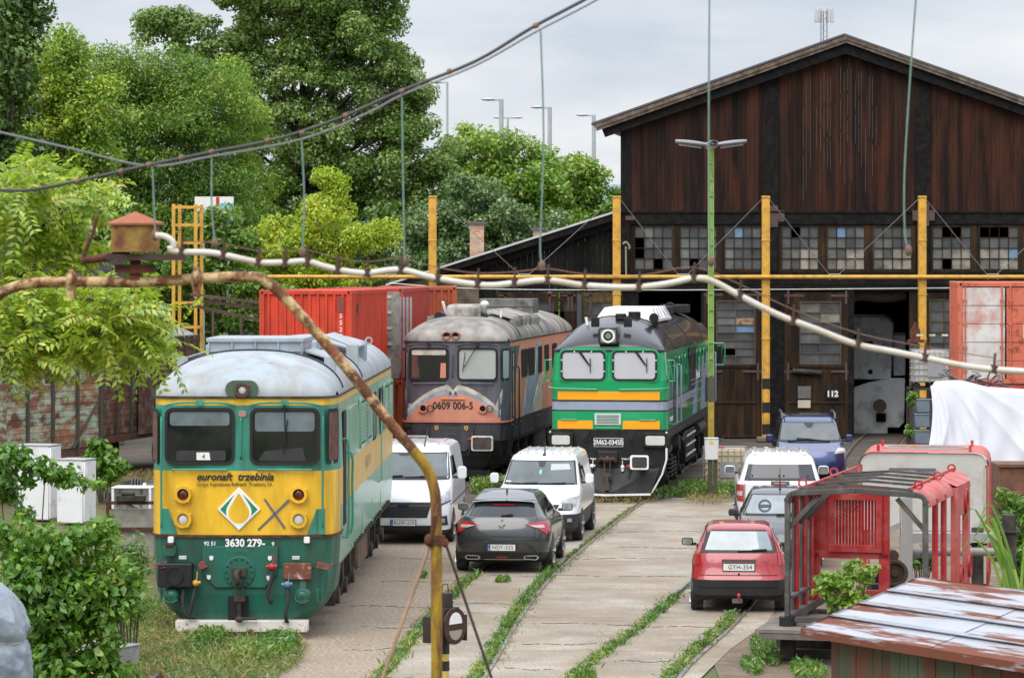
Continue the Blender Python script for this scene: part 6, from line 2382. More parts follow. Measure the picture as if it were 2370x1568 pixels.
# white pickup with canopy, from behind
pos = P(1805.5, 0, 70)
pos.z = 0
c = Car("white pickup truck with a ribbed canopy and tinted hatch", pos, -.06,
        [(.38, .4, .12, 5.2, .80), (.50, .5, .0, 5.28, .90), (.70, .62, .02, 5.3, .935), (1.14, .98, .05, 5.25, .94), (1.175, 1.05, .08, 5.1, .915), (1.19, 1.1, .09, 4.3, .885),
         (1.58, 1.62, .30, 3.2, .76), (1.68, 1.70, .42, 3.0, .72), (1.76, 1.77, .7, 2.8, .63), (1.78, 1.78, 1.2, 2.4, .35)], white_v, [1, 0], (1.1, 4.3), .36, "pickup", "parked_pickup")
w = c.nq("hatch_window", tint, [(-.77, 1.205), (.77, 1.205), (.68, 1.55), (-.68, 1.55)], .006, n=18)
c.nq("hatch_trim", trim, [(-.77, 1.205), (.77, 1.205), (.755, 1.26), (-.755, 1.26)], .010, par=w)
o = c.nq("tailgate_handle", black, [(-.2, 1.07), (.2, 1.07), (.2, 1.185), (-.2, 1.185)], .02)
c.nq("brake_light", tail_r, [(-.12, 1.13), (.12, 1.13), (.12, 1.145), (-.12, 1.145)], .026, par=o)
for x in (-.6, -.02, .08, .6):
    b = MB()
    p = c.near(c.lz(1.31), x)
    b.ball((x, p.y - .012, 1.31), .02, .015, .03, 8, 6)
    b.build("hatch_knob", black, w)
for sd in (-1, 1):
    q = c.nq("tail_lamp", tail_r, [(sd * .935, .76), (sd * .78, .76), (sd * .78, 1.12), (sd * .935, 1.12)][::sd], .012)
    c.nq("lamp_core", tail_w, [(sd * .91, .88), (sd * .80, .88), (sd * .80, .98), (sd * .91, .98)][::sd], .018, par=q)
    c.sq("side_window", tint, sd, [(.75, 5.15), (2.3, 5.15), (2.25, 5.85), (.85, 5.85)])
    c.sq("side_window", car_glass, sd, [(2.45, 5.15), (4.0, 5.1), (3.2, 5.85), (2.4, 5.85)])
    c.mirror(3.7, 1.22, white_v, sd, .12, .24, .19, True)
c.nq("tailgate_seam", black, [(-.765, .72), (-.753, .72), (-.753, 1.17), (-.765, 1.17)], .004)
b = MB()
for k in range(5):
    x = -.52 + k * .26
    b.box(x - .07, .62, 1.72, x + .07, 2.7, 1.80)
build_each(b, "canopy_rib", white_v, c.t, bevel=.03)
c.stick([(.0, 2.6, 1.79), (.0, 2.62, 1.95)], [.035, .005])

# small dark car facing the camera behind the red frame
pos = P(1803, 0, 62.6)
pos.z = 0
c = Car("small anthracite car with a roof aerial, nose to tail with the old red hatchback", pos, -.08,
        [(.2, .2, .2, 3.7, .70), (.30, .3, .04, 3.78, .79), (.52, .55, .0, 3.8, .82), (.66, .75, .06, 3.8, .825), (.78, .9, .25, 3.78, .80), (.93, .95, .92, 3.7, .77), (.95, .97, .98, 3.65, .75),
         (1.33, 1.34, 1.68, 3.3, .565), (1.39, 1.40, 1.85, 3.15, .52), (1.42, 1.42, 2.1, 2.9, .42), (1.43, 1.43, 2.3, 2.7, .2)], anth_v, [1, 0], (.75, 3.2), .29, group=GP)
w = c.nq("windscreen", trim, [(-.72, .955), (.72, .955), (.545, 1.325), (-.545, 1.325)], .005, n=20)
c.nq("pane", mat("pale_windscreen", (.20, .235, .235), .04, var=.3, vs=2.5, coat=1.0), [(-.67, .985), (.67, .985), (.515, 1.305), (-.515, 1.305)], .009, par=w, n=20)
sw = MB()
pc = c.near(c.lz(1.13, 6), -.28) + Vector((0, -.025, 0))
sw.ringp(circ(pc.x, pc.z, .13, 24, .11), circ(pc.x, pc.z, .10, 24, .08), pc.y - .01, pc.y)
sw.box(pc.x - .11, pc.y - .01, pc.z - .03, pc.x + .11, pc.y, pc.z + .02)
for v in range(len(sw.v)):
    x, y, z = sw.v[v]
    sw.v[v] = (x, y + (z - pc.z) * 1.85, z)
sw.build("steering_wheel", mat("dark_cabin", (.03, .032, .034), .5), w)
wiper(c, -.05, .965, .5, 1.0, .02, 6)
wiper(c, .15, .965, .66, 1.0, .02, 6)
for sd in (-1, 1):
    c.nq("headlamp", head_l, [(sd * .42, .62), (sd * .76, .66), (sd * .79, .80), (sd * .55, .72)][::sd], .012)
    c.sq("side_window", car_glass, sd, [(1.3, 6.1), (2.3, 6.1), (2.25, 6.85), (1.9, 6.85)])
    c.sq("side_window", car_glass, sd, [(2.4, 6.1), (3.3, 6.1), (3.0, 6.85), (2.35, 6.85)])
    c.mirror(1.25, 1.0, trim, sd, .09, .16, .14)
c.stick([(.02, 1.95, 1.40), (.02, 2.0, 1.44), (.02, 1.9, 1.86)], [.03, .014, .005])
c.stick([(-.62, .95, .95), (-.70, .98, 1.25)], .006, name="whip_aerial")
# ---------------------------------------------------------------- containers, wagons, yard gear
cont_o = mat("container_orange", "#cf4024", 0.5, var=0.12, vs=1.2, dirt="#8e2f1c", amt=0.2, ds=2.5, soft=0.15, streak=0.25)
cont_r = mat("container_red", "#b03a30", 0.55, var=0.15, vs=1.5, dirt="#7a5a50", amt=0.25, ds=5, soft=0.06, streak=0.2)
cont_b = mat("container_brown", "#a64e2a", 0.6, var=0.15, vs=1.5, dirt="#5e3020", amt=0.35, ds=3, streak=0.25)
cont_p = mat("container_salmon", "#c9694f", 0.55, var=0.12, vs=1.5, dirt="#8a3a26", amt=0.25, ds=4, soft=0.08)
cont_w = mat("scuffed_white_paint", (0.62, 0.60, 0.57), 0.55, var=0.12, vs=2, dirt="#b5573c", amt=0.22, ds=1.6, soft=0.14)


def container(label, loc, rz, m, near="corr", L=6.06, H=2.59, group=None, far=True):
    """near end at y=0 facing -y; corrugated long sides"""
    W = 2.44
    t = thing("shipping_container", label, "container", loc, rz, group)
    b = MB()
    for x in (0, W - .13):
        for y in (0, L - .13):
            b.box(x, y, 0, x + .13, y + .13, H)
    for z in (0, H - .11):
        b.box(.13, .005, z, W - .13, .1, z + .11)
        b.box(.13, L - .1, z, W - .13, L - .005, z + .11)
        for x in (.005, W - .085):
            b.box(x, .13, z, x + .08, L - .13, z + .11)
    fr = b.build("frame", m, t, bevel=.008)
    b = MB()
    for x in (0, W):
        for y in (0, L):
            for z in (0, H - .115):
                sx, sy = (1 if x else -1), (1 if y else -1)
                b.box(x - (.17 if x else -.0) + sx * .006, y - (.18 if y else 0) + sy * .006, z - .004, x + (.0 if x else .17) + sx * .006, y + (0 if y else .18) + sy * .006, z + .12)
    build_each(b, "corner_casting", m, t, bevel=.01)
    b = MB()
    for x in ((.3 * .25, W - .3 * .25)):
        for z in (.06, H - .055):
            b.prism(circ(x + (.0), z, .03, 10, .04), -.0075, .0)
    b.build("casting_hole", hole, t)

    def corr(b, p0, p1, n, z0, z1, depth, nrm):
        prev = None
        vs, k = [], 0
        for i in range(n):
            for f, d in ((0, 0), (.27, 0), (.36, 1), (.63, 1), (.72, 0)):
                q = Vector(p0).lerp(Vector(p1), (i + f) / n) + Vector(nrm) * depth * (d - 1)
                vs.append(q)
        vs.append(Vector(p1) + Vector(nrm) * -depth)
        m_ = len(vs)
        b.add([(q.x, q.y, z0) for q in vs] + [(q.x, q.y, z1) for q in vs], [(i, i + 1, i + 1 + m_, i + m_) for i in range(m_ - 1)])
    b = MB()
    corr(b, (W - .005, .13, 0), (W - .005, L - .13, 0), 21, .1, H - .1, .045, (1, 0, 0))
    b.build("side_panel", m, t, smooth=False)
    b = MB()
    corr(b, (.005, .13, 0), (.005, L - .13, 0), 21, .1, H - .1, .045, (-1, 0, 0))
    b.build("side_panel", m, t, smooth=False)
    b = MB()
    b.box(.05, .05, H - .05, W - .05, L - .05, H - .02)
    b.build("roof", m, t, smooth=False)
    if near == "corr":
        b = MB()
        corr(b, (.13, .012, 0), (W - .13, .012, 0), 10, .1, H - .1, .05, (0, -1, 0))
        b.build("end_panel", m, t, smooth=False)
    return t


loc = P(600, 0, 84.7)
for z, lb in ((2.62, "bright orange red container with a vertical white number, on top of its stack"), (0, "orange container under the bright orange red one, mostly behind the pale roofed engine")):
    t = container(lb, (loc.x, loc.y, z), -.115, cont_o, group="red containers stacked behind the engines")
    if z:
        for i, ch in enumerate("552988"):
            txt(ch, .17, (2.16, -.012, 1.92 - i * .175 - .0), t, white_ink, bold=.002)
        plate(t, "faded_patch", rrect(2.08, 2.02, 2.24, 2.40, .01), -.006, .005, mat("maroon_patch", (.19, .05, .045), .6))
        b = MB()
        b.box(2.452, .9, 2.0, 2.456, 1.15, 2.25)
        b.build("faded_patch", MATS["maroon_patch"], t)
loc = P(735, 0, 92)
for z, lb, m in ((2.62, "peeling red container with one pale open door, behind the bright orange stack", cont_r), (0, "brown container beneath the peeling red one", cont_b)):
    t = container(lb, (loc.x, loc.y + .0, z), -.10, m, near="corr" if z == 0 else None, group="red containers stacked behind the engines")
    if z:
        b = MB()
        for k in range(4):
            b.box(2.02, -.6, .08, 2.42, -.54, 2.5)
        b.build("open_door", mat("white_door", (.55, .54, .50), .6, dirt="#8a7a6a", amt=.3, ds=4), t)
        b = MB()
        for k in range(6):
            b.box(1.98, -.63, .12 + k * .44, 2.2, -.6, .2 + k * .44)
        b.build("door_rib", MATS["white_door"], t)
        b = MB()
        for k in range(5):
            b.box(2.24 + k * .1, -.02, .2, 2.30 + k * .1, .02, 2.35)
        b.build("grey_slat", mat("zinc_slat", (.33, .35, .36), .5, .3, dirt=(.2, .18, .16), amt=.3, ds=5), t)
loc = P(872, 0, 99)
container("brown container standing closest to the brick end of the low annex", (loc.x, loc.y, 2.62), .017, cont_b, group="red containers stacked behind the engines")
container("lowest brown container by the brick end, hidden up to its top edge", (loc.x, loc.y, 0), .017, cont_b, group="red containers stacked behind the engines")

# goods wagons
plank = mat("peeling_planks", "#7a5040", 0.85, var=0.3, vs=3, island=0.4, col2="#94684f", dirt="#a3b39c", amt=0.42, ds=2.2, soft=0.08, streak=2.0, bump=0.4)
plank2 = mat("dark_peeling_planks", "#5e4238", 0.85, var=0.35, vs=3, island=0.4, col2="#5e4034", dirt="#6e7f6c", amt=0.3, ds=2.6, soft=0.08, bump=0.4)
post_g = mat("green_wagon_iron", (0.045, 0.062, 0.05), 0.7, var=0.35, dirt=RUSTC, amt=.25, ds=5)


def wagon(label, loc, rz, L, m):
    t = thing("goods_wagon", label, "wagon", loc, rz, "old wooden goods wagons")
    for y, nm in ((0, "plank_wall"), (2.6, "plank_wall")):
        b = MB()
        z = 1.2
        while z < 3.75:
            e = min(z + random.uniform(.15, .19), 3.78)
            x = 0
            while x < L:
                x1 = min(x + random.uniform(1.4, 2.2), L)
                b.box(x + .004, y + random.uniform(0, .012), z + .004, x1 - .004, y + .05, e - .006)
                x = x1
            z = e
        b.build(nm, m, t, smooth=False)
    b = MB()
    b.box(0.02, .06, 1.2, .06, 2.6, 3.9)
    b.box(L - .06, .06, 1.2, L - .02, 2.6, 3.9)
    build_each(b, "end_wall", m, t, smooth=False)
    n = int(L / 1.05)
    for i in range(n + 1):
        x = min(i * L / n, L - .05)
        b = MB()
        b.box(x, -.06, 1.0, x + .09, .0, 3.8)
        b.build("stanchion", post_g, t)
    b = MB()
    b.bar((L - 1.3, -.045, 1.2), (L - .2, -.045, 2.3), .06, .03)
    b.build("brace", post_g, t)
    b = MB()
    b.box(L * .35, -.09, 1.1, L * .35 + 1.5, -.062, 3.6)
    b.build("sliding_door", m, t)
    b = MB()
    b.box(L * .72, -.02, 2.9, L * .72 + .55, -.005, 3.6)
    b.build("vent_panel", mat("vent_dark", (.03, .032, .035), .6), t)
    b = MB()
    b.prism([(0, 3.78), (.5, 3.98), (1.3, 4.06), (2.1, 3.98), (2.62, 3.78), (2.62, 3.82), (2.1, 4.02), (1.3, 4.10), (.5, 4.02), (0, 3.82)], -.05, L + .05, "x")
    b.build("roof", mat("wagon_roof", (.30, .30, .30), .7, dirt=(.12, .1, .09), amt=.4, ds=2), t, smooth=False)
    b = MB()
    b.box(-.05, -.03, .98, L + .05, 2.64, 1.18)
    for x in (.3, L - .3):
        b.bar((x, .3, .3), (x + .5, .3, 1.0), .1)
    b.build("underframe", mat("wagon_underframe", (.05, .04, .033), .85, dirt=RUSTC, amt=.4, ds=3), t)
    for x in (1.6, L - 1.6):
        for y in (.5, 2.0):
            b = MB()
            b.cyl((x, y, .48), (x, y + .12, .48), .48, n=24)
            b.build("wheel", grime, t)
    return t


wagon("weathered red and green plank wagon behind the white refrigerators", (-10.67 - .43 * 9, 83.8 - .9 * 9, 0), math.atan2(.9, .43), 9.0, plank)
wagon("darker plank wagon just behind the green and yellow engine", (-11.25, 88.7, 0), math.atan2(.97, .25), 7.6, plank2)

# yellow lattice tower, sloping conveyor, block wall, sign board
tw = thing("ladder_tower", "yellow steel ladder tower rising in front of the dark elms", "tower", P(428, 0, 100) * 1.0)
tw.location.z = 0
b = MB()
for x in (-.38, .30):
    for y in (-.25, .4):
        b.box(x + (.12 if y > 0 else 0), y, 0, x + .1 + (.12 if y > 0 else 0), y + .1, 7.75)
build_each(b, "upright", yel, tw, bevel=.008)
b = MB()
for z in (7.7, 7.15, 6.6, 4.75, 4.0, 2.8, 1.5):
    b.box(-.36, -.24, z - .08, .5, -.2, z)
    b.box(-.28, .42, z - .08, .5, .46, z)
    b.box(-.37, -.2, z - .08, -.33, .44, z)
    b.box(.38, -.2, z - .08, .42, .44, z)
build_each(b, "rung", yel, tw)
cv = thing("conveyor_beam", "rusty sloping beams on thin posts beside the ladder tower", "conveyor", P(455, 0, 97))
cv.location.z = 0
rb = mat("rusty_beam", (.10, .06, .045), .8, var=.3)
b = MB()
for k, (pa, pb) in enumerate((((-.2, 5.0), (3.6, 4.55)), ((-.2, 4.85), (3.6, 4.35)), ((-.3, 4.7), (3.6, 3.85)))):
    b.bar((pa[0], .1 * k, pa[1]), (pb[0], .1 * k, pb[1]), .09)
build_each(b, "beam", rb, cv)
for x in (.45, 1.3, 3.0):
    b = MB()
    b.box(x, 0, 0, x + .07, .07, 4.55 - x * .17)
    b.build("post", rb, cv)
b = MB()
b.box(-1.2, -.3, 0, 1.6, -.22, 2.5)
tg = b.build("rusty_sheet_fence", mat("rusty_sheet", (.12, .06, .042), .8, var=.3, vs=2), None)
tg.location = cv.location
tag(tg, "rusty sheet metal fence at the foot of the ladder tower", "fence")
w_ = thing("block_wall", "tall grey concrete block wall in shade beneath the trees", "wall", P(100, 0, 106))
w_.location.z = 0
b = MB()
b.box(0, 0, 0, 1.6, .4, 7.2)
b.box(1.6, .05, 0, 2.6, .45, 6.6)
b.build("masonry", brick_mat("concrete_blocks", (.085, .08, .075), (.11, .105, .095), (.05, .048, .045), bw=.5, bh=.3), w_, smooth=False)
sb = thing("sign_board", "red white and blue hoarding glimpsed between the trees", "sign", P(505, 0, 117))
sb.location.z = 0
s_ = F / 117
b = MB()
zz = lambda py: HC - (py - YH) / s_
b.box(-.85, 0, zz(532), .55, .05, zz(455))
b.build("panel", white_ink, sb)
b = MB()
b.box(-.08, -.006, zz(525), .04, 0, zz(456))
b.box(-.4, -.006, zz(505), -.08, 0, zz(492))
b.build("red_field", mat("sign_red", (.5, .03, .05), .5), sb)
b = MB()
b.box(.08, -.006, zz(530), .55, 0, zz(488))
b.build("blue_field", mat("sign_blue", (.03, .12, .42), .5), sb)
b = MB()
b.box(.08, -.006, zz(487), .55, 0, zz(470))
b.build("pale_blue_field", mat("sign_sky", (.2, .5, .75), .5), sb)
b = MB()
b.box(-.6, .06, 0, -.5, .16, zz(460))
b.box(.3, .06, 0, .4, .16, zz(460))
build_each(b, "leg", lampm, sb)

# lamp post with cabinet, IBC tanks
lime = mat("lime_green_paint", "#85a653", 0.6, var=0.14, vs=3, dirt="#5f7a3a", amt=0.25, ds=5)
lp = thing("lamp_post", "lime green lattice lamp post with four grey lamp heads in front of the shed", "lamp post", G(1645, 1140))
s_ = F / lp.location.y
zt = HC - (340 - YH) / s_
b = MB()
for x in (-.075, .045):
    b.box(x, -.06, 0, x + .03, .06, zt)
b.box(-.044, -.03, 0, .044, .03, zt - .02)
b.build("mast", lime, lp)
b = MB()
for k in range(20):
    b.box(-.08, -.066, .5 + k * .42, .08, -.061, .56 + k * .42)
build_each(b, "batten", lime, lp)
zb = lambda py: HC - (py - YH) / s_
b = MB()
b.box(-.078, -.07, zb(930), .078, .068, zb(872))
b.build("dark_band", mat("olive_band", (.08, .085, .045), .7), lp)
b = MB()
b.box(-.078, -.07, zb(1012), .078, .068, zb(930))
b.build("yellow_band", mat("dirty_yellow_band", (.45, .33, .05), .7, var=.3, vs=6), lp)
lampg = mat("lamp_head_grey", (.22, .22, .24), .4, var=.15)
for ax, ln in (((1, 0, .05), .80), ((-1, 0, .05), .80), ((0.05, -1, .0), .55), ((0, 1, 0), .7)):
    a = Vector(ax).normalized()
    b = MB()
    p = Vector((0, 0, zt + .02))
    b.tube([p, p + a * .18], .035, 8)
    sd_ = Vector((0, 0, 1)).cross(a)
    b.grid(lambda u, v: p + a * (.12 + ln * u) + sd_ * (.14 * math.cos(2 * math.pi * v) * (math.sin(math.pi * (.12 + .8 * u))) ** .4) + Vector((0, 0, .07 * math.sin(2 * math.pi * v) * (math.sin(math.pi * (.1 + .8 * u))) ** .4 + .03 + .05 * u)), 10, 14)
    o = b.build("lamp_head", lampg, lp)
    b = MB()
    b.grid(lambda u, v: p + a * (.25 + (ln - .22) * u) + sd_ * (.11 * math.cos(math.pi * v)) + Vector((0, 0, -.045 - .03 * math.sin(math.pi * v) + .05 * u)), 8, 8)
    b.build("diffuser", mat("frosted_diffuser", (.55, .56, .56), .3), o)
cb = thing("electric_cabinet", "white electric cabinet on two brown posts beside the lime lamp post", "cabinet", G(1645, 1150))
cb.location.y -= .4
s_ = F / cb.location.y
b = MB()
zc = lambda py: HC - (py - YH) / s_
b.box(-.19, -.12, zc(1063), .16, .1, zc(1013))
b.box(-.2, -.14, zc(1015), .17, .12, zc(1012))
b.build("box", mat("cabinet_white", (.62, .63, .62), .45, var=.1, vs=5, dirt=(.3, .27, .22), amt=.15, ds=6), cb, bevel=.015)
b = MB()
b.box(-.07, -.125, zc(1027), .03, -.121, zc(1021))
b.build("warning_label", mat("label_yellow", (.7, .45, .05), .5), cb)
for x in (-.09, .04):
    b = MB()
    b.box(x, -.05, 0, x + .1, .05, zc(1063))
    b.build("post", mat("brown_post", (.075, .055, .04), .75, var=.3), cb)


def ibc(label, loc, rz, W=1.15, H=1.05, body=(.55, .42, .25)):
    t = thing("ibc_tank", label, "liquid tank", loc, rz, None)
    b = MB()
    b.box(.03, .03, .16, W - .03, .97, H)
    b.build("bottle", mat("ibc_plastic_%d" % int(body[2] * 100), body, .45, var=.2, vs=1.5, col2=tuple(x * 1.15 for x in body)), t, bevel=.06, seg=3)
    b = MB()
    for z in np.linspace(.2, H + .02, 6):
        b.tube([(0, 0, z), (W, 0, z), (W, 1, z), (0, 1, z), (0, 0, z)], .013, 6)
    for k in range(8):
        x = W * k / 7
        b.tube([(x, -.005, .14), (x, -.005, H + .02)], .011, 6)
        b.tube([(W + .005, k / 7, .14), (W + .005, k / 7, H + .02)], .011, 6)
    b.build("cage", MATS["galvanised"], t)
    b = MB()
    b.box(0, 0, 0, W, 1, .03)
    for x in (.05, W / 2 - .08, W - .2):
        b.box(x, 0, .03, x + .15, 1, .13)
    b.build("pallet", black_d, t)
    b = MB()
    b.cyl((W * .4, .4, H), (W * .4, .4, H + .05), .11, n=16)
    b.build("cap", red_p, t)
    b = MB()
    b.box(W * .38, -.022, H * .3, W * .8, -.016, H * .68)
    b.build("label_plate", MATS["galvanised"], t)
    return t


g = G(1627, 1132)
ibc("amber stained caged liquid tank standing on the ground behind the electric cabinet", (g.x, g.y, 0), -.05, body=(.66, .52, .32))
rk = thing("steel_rack", "dark steel rack carrying pale caged tanks beside the shed door", "rack", P(2108, 0, 97))
rk.location.z = 0
b = MB()
for x in (0, 1.3, 2.5):
    for y in (0, 1.1):
        b.box(x, y, 0, x + .07, y + .07, 3.75 if x == 1.3 and y == 0 else 2.2)
b.box(0, -.0, 2.13, 2.55, 1.15, 2.2)
b.build("frame", grime, rk)
b = MB()
for k in range(3):
    b.box(.16 + k * .38, -.06, 3.75, .34 + k * .38 + 1.15 * 0, -.03, 3.81)
b.box(1.15, -.06, 3.75, 2.5, -.03, 3.81)
b.build("hazard_bar", cream_p, rk)
ibc("pale caged liquid tank on the steel rack nearest the doorway", (rk.location.x + .08, 97, 2.2), 0, 1.1, 1.1, (.48, .45, .40))
ibc("pale caged liquid tank on the steel rack nearest the salmon container", (rk.location.x + 1.4, 97, 2.2), 0, 1.1, 1.1, (.50, .47, .43))
b = MB()
for k, (x, z, m_) in enumerate(((.1, .05, 0), (.1, .55, 1), (.1, 1.05, 0), (.15, 1.5, 1))):
    b = MB()
    b.box(0, 0, 0, .62, .5, .42)
    b.box(-.02, -.02, .36, .64, .52, .42)
    o = b.build("plastic_crate", mat("crate_blue_grey", (.16, .20, .25), .5, var=.2), None, bevel=.02)
    o.location = (rk.location.x + x, 96.8, z * .98)
    tag(o, ["grey blue crate at the foot of the steel rack", "second grey blue crate up in the rack stack", "third grey blue crate up in the rack stack", "topmost grey blue crate under the pale tank"][k], "crate", "crates under the rack")
bz = thing("birdhouse_lantern", "rusty little house shaped signal box on a post beside the yellow post", "signal box", (P(2108, 0, 99).x + .0, 99, 0))
s_ = F / 99
zq = lambda py: HC - (py - YH) / s_
b = MB()
b.box(-.03, -.1, 0, .25, .1, zq(795))
b.build("post", old_wood, bz)
b = MB()
b.box(-.1, -.2, zq(792), .38, .2, zq(786))
b.prism([(0, zq(786)), (.27, zq(786)), (.27, zq(765)), (.135, zq(745)), (0, zq(765))], -.15, .15)
b.build("housing", rust, bz)

# salmon container with doors, on a second one
loc = P(2216, 0, 83)
for z, lb in ((2.84, "salmon and white container with barred double doors above the white tarpaulin"), (.2, "orange container beneath the salmon and white one")):
    t = container(lb, (loc.x, 83, z), -.1, cont_p if z > 1 else cont_o, near=None)
    for k, (x0, x1) in enumerate(((.13, 1.2), (1.24, 2.31))):
        d = MB()
        for q in range(5):
            d.box(x0, .03 + .012 * (q % 2), .12 + q * .47, x1, .06, .12 + (q + 1) * .47 - .012)
        dr = d.build("door", cont_w if k == 0 and z > 1 else (cont_p if z > 1 else cont_o), t, bevel=.006)
        for x in (x0 + .1, x1 - .1) if k else (x0 + .06, x1 - .08):
            lb_ = MB()
            lb_.cyl((x, -.005, .1), (x, -.005, 2.5), .022, n=8)
            for zz_ in (.3, .9, 1.5, 2.1):
                lb_.box(x - .05, -.02, zz_, x + .05, .03, zz_ + .06)
            lb_.build("locking_bar", cont_p, dr)
    if z > 1:
        p_ = plate(t, "weight_panel", rrect(1.66, 1.15, 2.25, 1.52, .01), .01, .02, mat("cream_panel", (.55, .48, .38), .6))
        for i, s0 in enumerate(("ÖSSZTÖMEG", "MAX. GROSS", "ÖNTÖMEG", "TARE")):
            txt(s0, .075, (1.95, .008, 1.46 - i * .09), p_, black_ink, sx=.8)
        txt("HU22", .16, (1.95, .008, 2.05), t, mat("faded_letter", (.62, .36, .28), .6))
# white tarpaulin over a bulk load
wt = mat("white_tarpaulin", (0.52, 0.53, 0.57), 0.5, var=0.05, vs=2)
tp = thing("covered_load", "large load under a creased white tarpaulin below the salmon container", "covered load", P(2148, 0, 76))
tp.location.z = 0
tp.location.y = 76


def drape(u, v):
    x = 5.2 * u
    rad = math.hypot(x - .35, 2.2 * v)
    ang = math.atan2(2.2 * v + .05, x - .35 + .4)
    fold = (.16 * (abs(math.sin(ang * 7 + .8 * math.sin(rad * 2))) ** .6 - .6) + .09 * (abs(math.sin(ang * 17 + rad * .7)) ** .7 - .5)) * min(1, rad * .8) + .03 * math.sin(9 * x + 5 * v)
    top = 3.03 - .28 * max(0, u - .12) * 2.2
    if v < .3:
        f = v / .3
        return (x + .05 + .55 * (1 - f) * (1 - u), 3.0 * (1 - f), top + .04 * math.sin(3 * x + 5 * f) - .10 * (1 - f) * 0)
    f = (v - .3) / .7
    return (x + .05 - .16 * f + .07 * math.sin(5 * f), -.95 * f + fold * (.25 + f), top - .05 * f - 2.15 * f ** 1.08)


b = MB()
b.grid(drape, 150, 60)
b.grid(lambda u, v: (drape(0, .3 + .7 * v)[0] + .55 * u, drape(0, .3 + .7 * v)[1] * (1 - u) + 3.0 * u, drape(0, .3 + .7 * v)[2] - .0), 12, 20)
b.build("tarpaulin", wt, tp, angle=180)
b = MB()
b.box(.4, .3, 0, 5, 2.9, 2.6)
b.build("load", grime, tp)
hp = thing("scrap_pile", "tangle of bent bicycle tubes lying on a rusty bin by the salmon container", "scrap", P(2235, 0, 80.5))
hp.location.z = 2.75
b = MB()
for k in range(26):
    p0 = Vector((random.uniform(-.3, .75), random.uniform(-.3, .3), random.uniform(0, .35)))
    p1 = p0 + Vector((random.uniform(-.5, .5), random.uniform(-.2, .2), random.uniform(-.1, .3)))
    p2 = p1 + Vector((random.uniform(-.2, .2), random.uniform(-.2, .2), random.uniform(-.2, .2)))
    b.tube(smooth_path([p0, p1, p2], 4), random.uniform(.012, .03), 6)
b.build("bent_tube", mat("scrap_tube", (.20, .21, .22), .4, .5, dirt=(.05, .04, .035), amt=.5, ds=6), hp)
b = MB()
b.box(-.45, -.4, -.55, 1.9, .4, -.05)
b.box(-.3, -.3, -2.75, 1.8, .3, -.55)
b.build("bin", mat("dark_rust_bin", (.035, .022, .018), .8, var=.3), hp)
bn = thing("rusty_skip", "rusty ribbed steel skip below the white tarpaulin", "skip", P(2312, 0, 68))
bn.location.z = 0
b = MB()
b.box(0, 0, .2, 2.4, 1.4, 1.68)
for z in (.5, 1.05, 1.62):
    b.box(-.03, -.05, z, 2.43, 0, z + .08)
b.build("tub", mat("brown_rust", (.17, .075, .04), .8, var=.3, vs=3, dirt=(.08, .04, .03), amt=.4, ds=4), bn, bevel=.015)

# shunter standing inside the second doorway
sg_ = mat("shed_grey_paint", (.56, .59, .60), .5, var=.15, vs=1.2, dirt=(.15, .15, .15), amt=.25, ds=2)
sh_ = thing("shunting_locomotive", "grey shunting locomotive nose standing inside the open doorway", "locomotive", (P(2022, 0, 113.5).x, 113.5, 0), -.12)
s_ = F / 113.5
q = lambda px: (px - 2022) / s_
zq = lambda py: HC - (py - YH) / s_
b = MB()
b.prism([(q(1960), zq(878)), (q(2062), zq(878)), (q(2068), zq(748)), (q(2048), zq(733)), (q(1960), zq(733))], 0, 6)
b.build("hood", sg_, sh_, bevel=.04)
b = MB()
b.prism([(q(1950), zq(990)), (q(1950), zq(905)), (q(2010), zq(884)), (q(2062), zq(874)), (q(2094), zq(874)), (q(2092), zq(975)), (q(2080), zq(988)), (q(2054), zq(988)), (q(2054), zq(1002)), (q(1950), zq(1002))], -.25, .3)
b.build("buffer_beam", sg_, sh_, bevel=.02)
b = MB()
b.box(q(2066), .4, zq(870), q(2095), 5, zq(775))
b.build("side_tank", sg_, sh_, bevel=.03)
for px, py, r in ((1979, 778, .09), (1979, 803, .09), (2014, 860, .12)):
    b = MB()
    b.ringp(circ(q(px), zq(py), r, 18), circ(q(px), zq(py), r * .75, 18), -.03, .02)
    o = b.build("porthole", sg_, sh_)
    plate(o, "void", circ(q(px), zq(py), r * .76, 18), -.012, .02, hole)
plate(sh_, "slot", rrect(q(1993), zq(802), q(2021), zq(789), .08, 5), -.008, .02, hole)
b = MB()
b.cyl((q(2036), -.8, zq(936)), (q(2036), -.25, zq(936)), .1, n=14)
b.cyl((q(2036), -.86, zq(936)), (q(2036), -.8, zq(936)), .235, n=22)
b.build("buffer", rbrown, sh_)
plate(sh_, "pocket", rrect(q(2027), zq(975), q(2050), zq(955), .02), -.258, .02, hole)

# ---------------------------------------------------------------- red cab frames
redp = mat("faded_red_paint", (0.40, 0.014, 0.020), 0.5, var=0.25, vs=2.5, dirt=(0.48, 0.13, 0.11), amt=0.22, ds=3.0, soft=0.18)
redp2 = mat("pinkish_red_paint", (0.46, 0.055, 0.050), 0.55, var=0.2, vs=2.5, dirt=(0.52, 0.20, 0.17), amt=0.3, ds=2.5, soft=0.2)
dgrey = mat("dark_grey_steel", (0.065, 0.063, 0.058), 0.6, var=0.3, vs=5, dirt=(0.19, 0.17, 0.15), amt=0.2, ds=3, soft=0.12)
chip = mat("chipped_grey_paint", (0.36, 0.37, 0.36), 0.55, var=0.15, vs=3, dirt=(0.50, 0.27, 0.03), amt=0.22, ds=4, soft=0.03)
g0 = P(1815, 0, 48)
fr = thing("stripped_cab", "open red and grey steel cab frame with a louvred bulkhead on a timber deck", "cab", (g0.x, 48, 0), -.265)
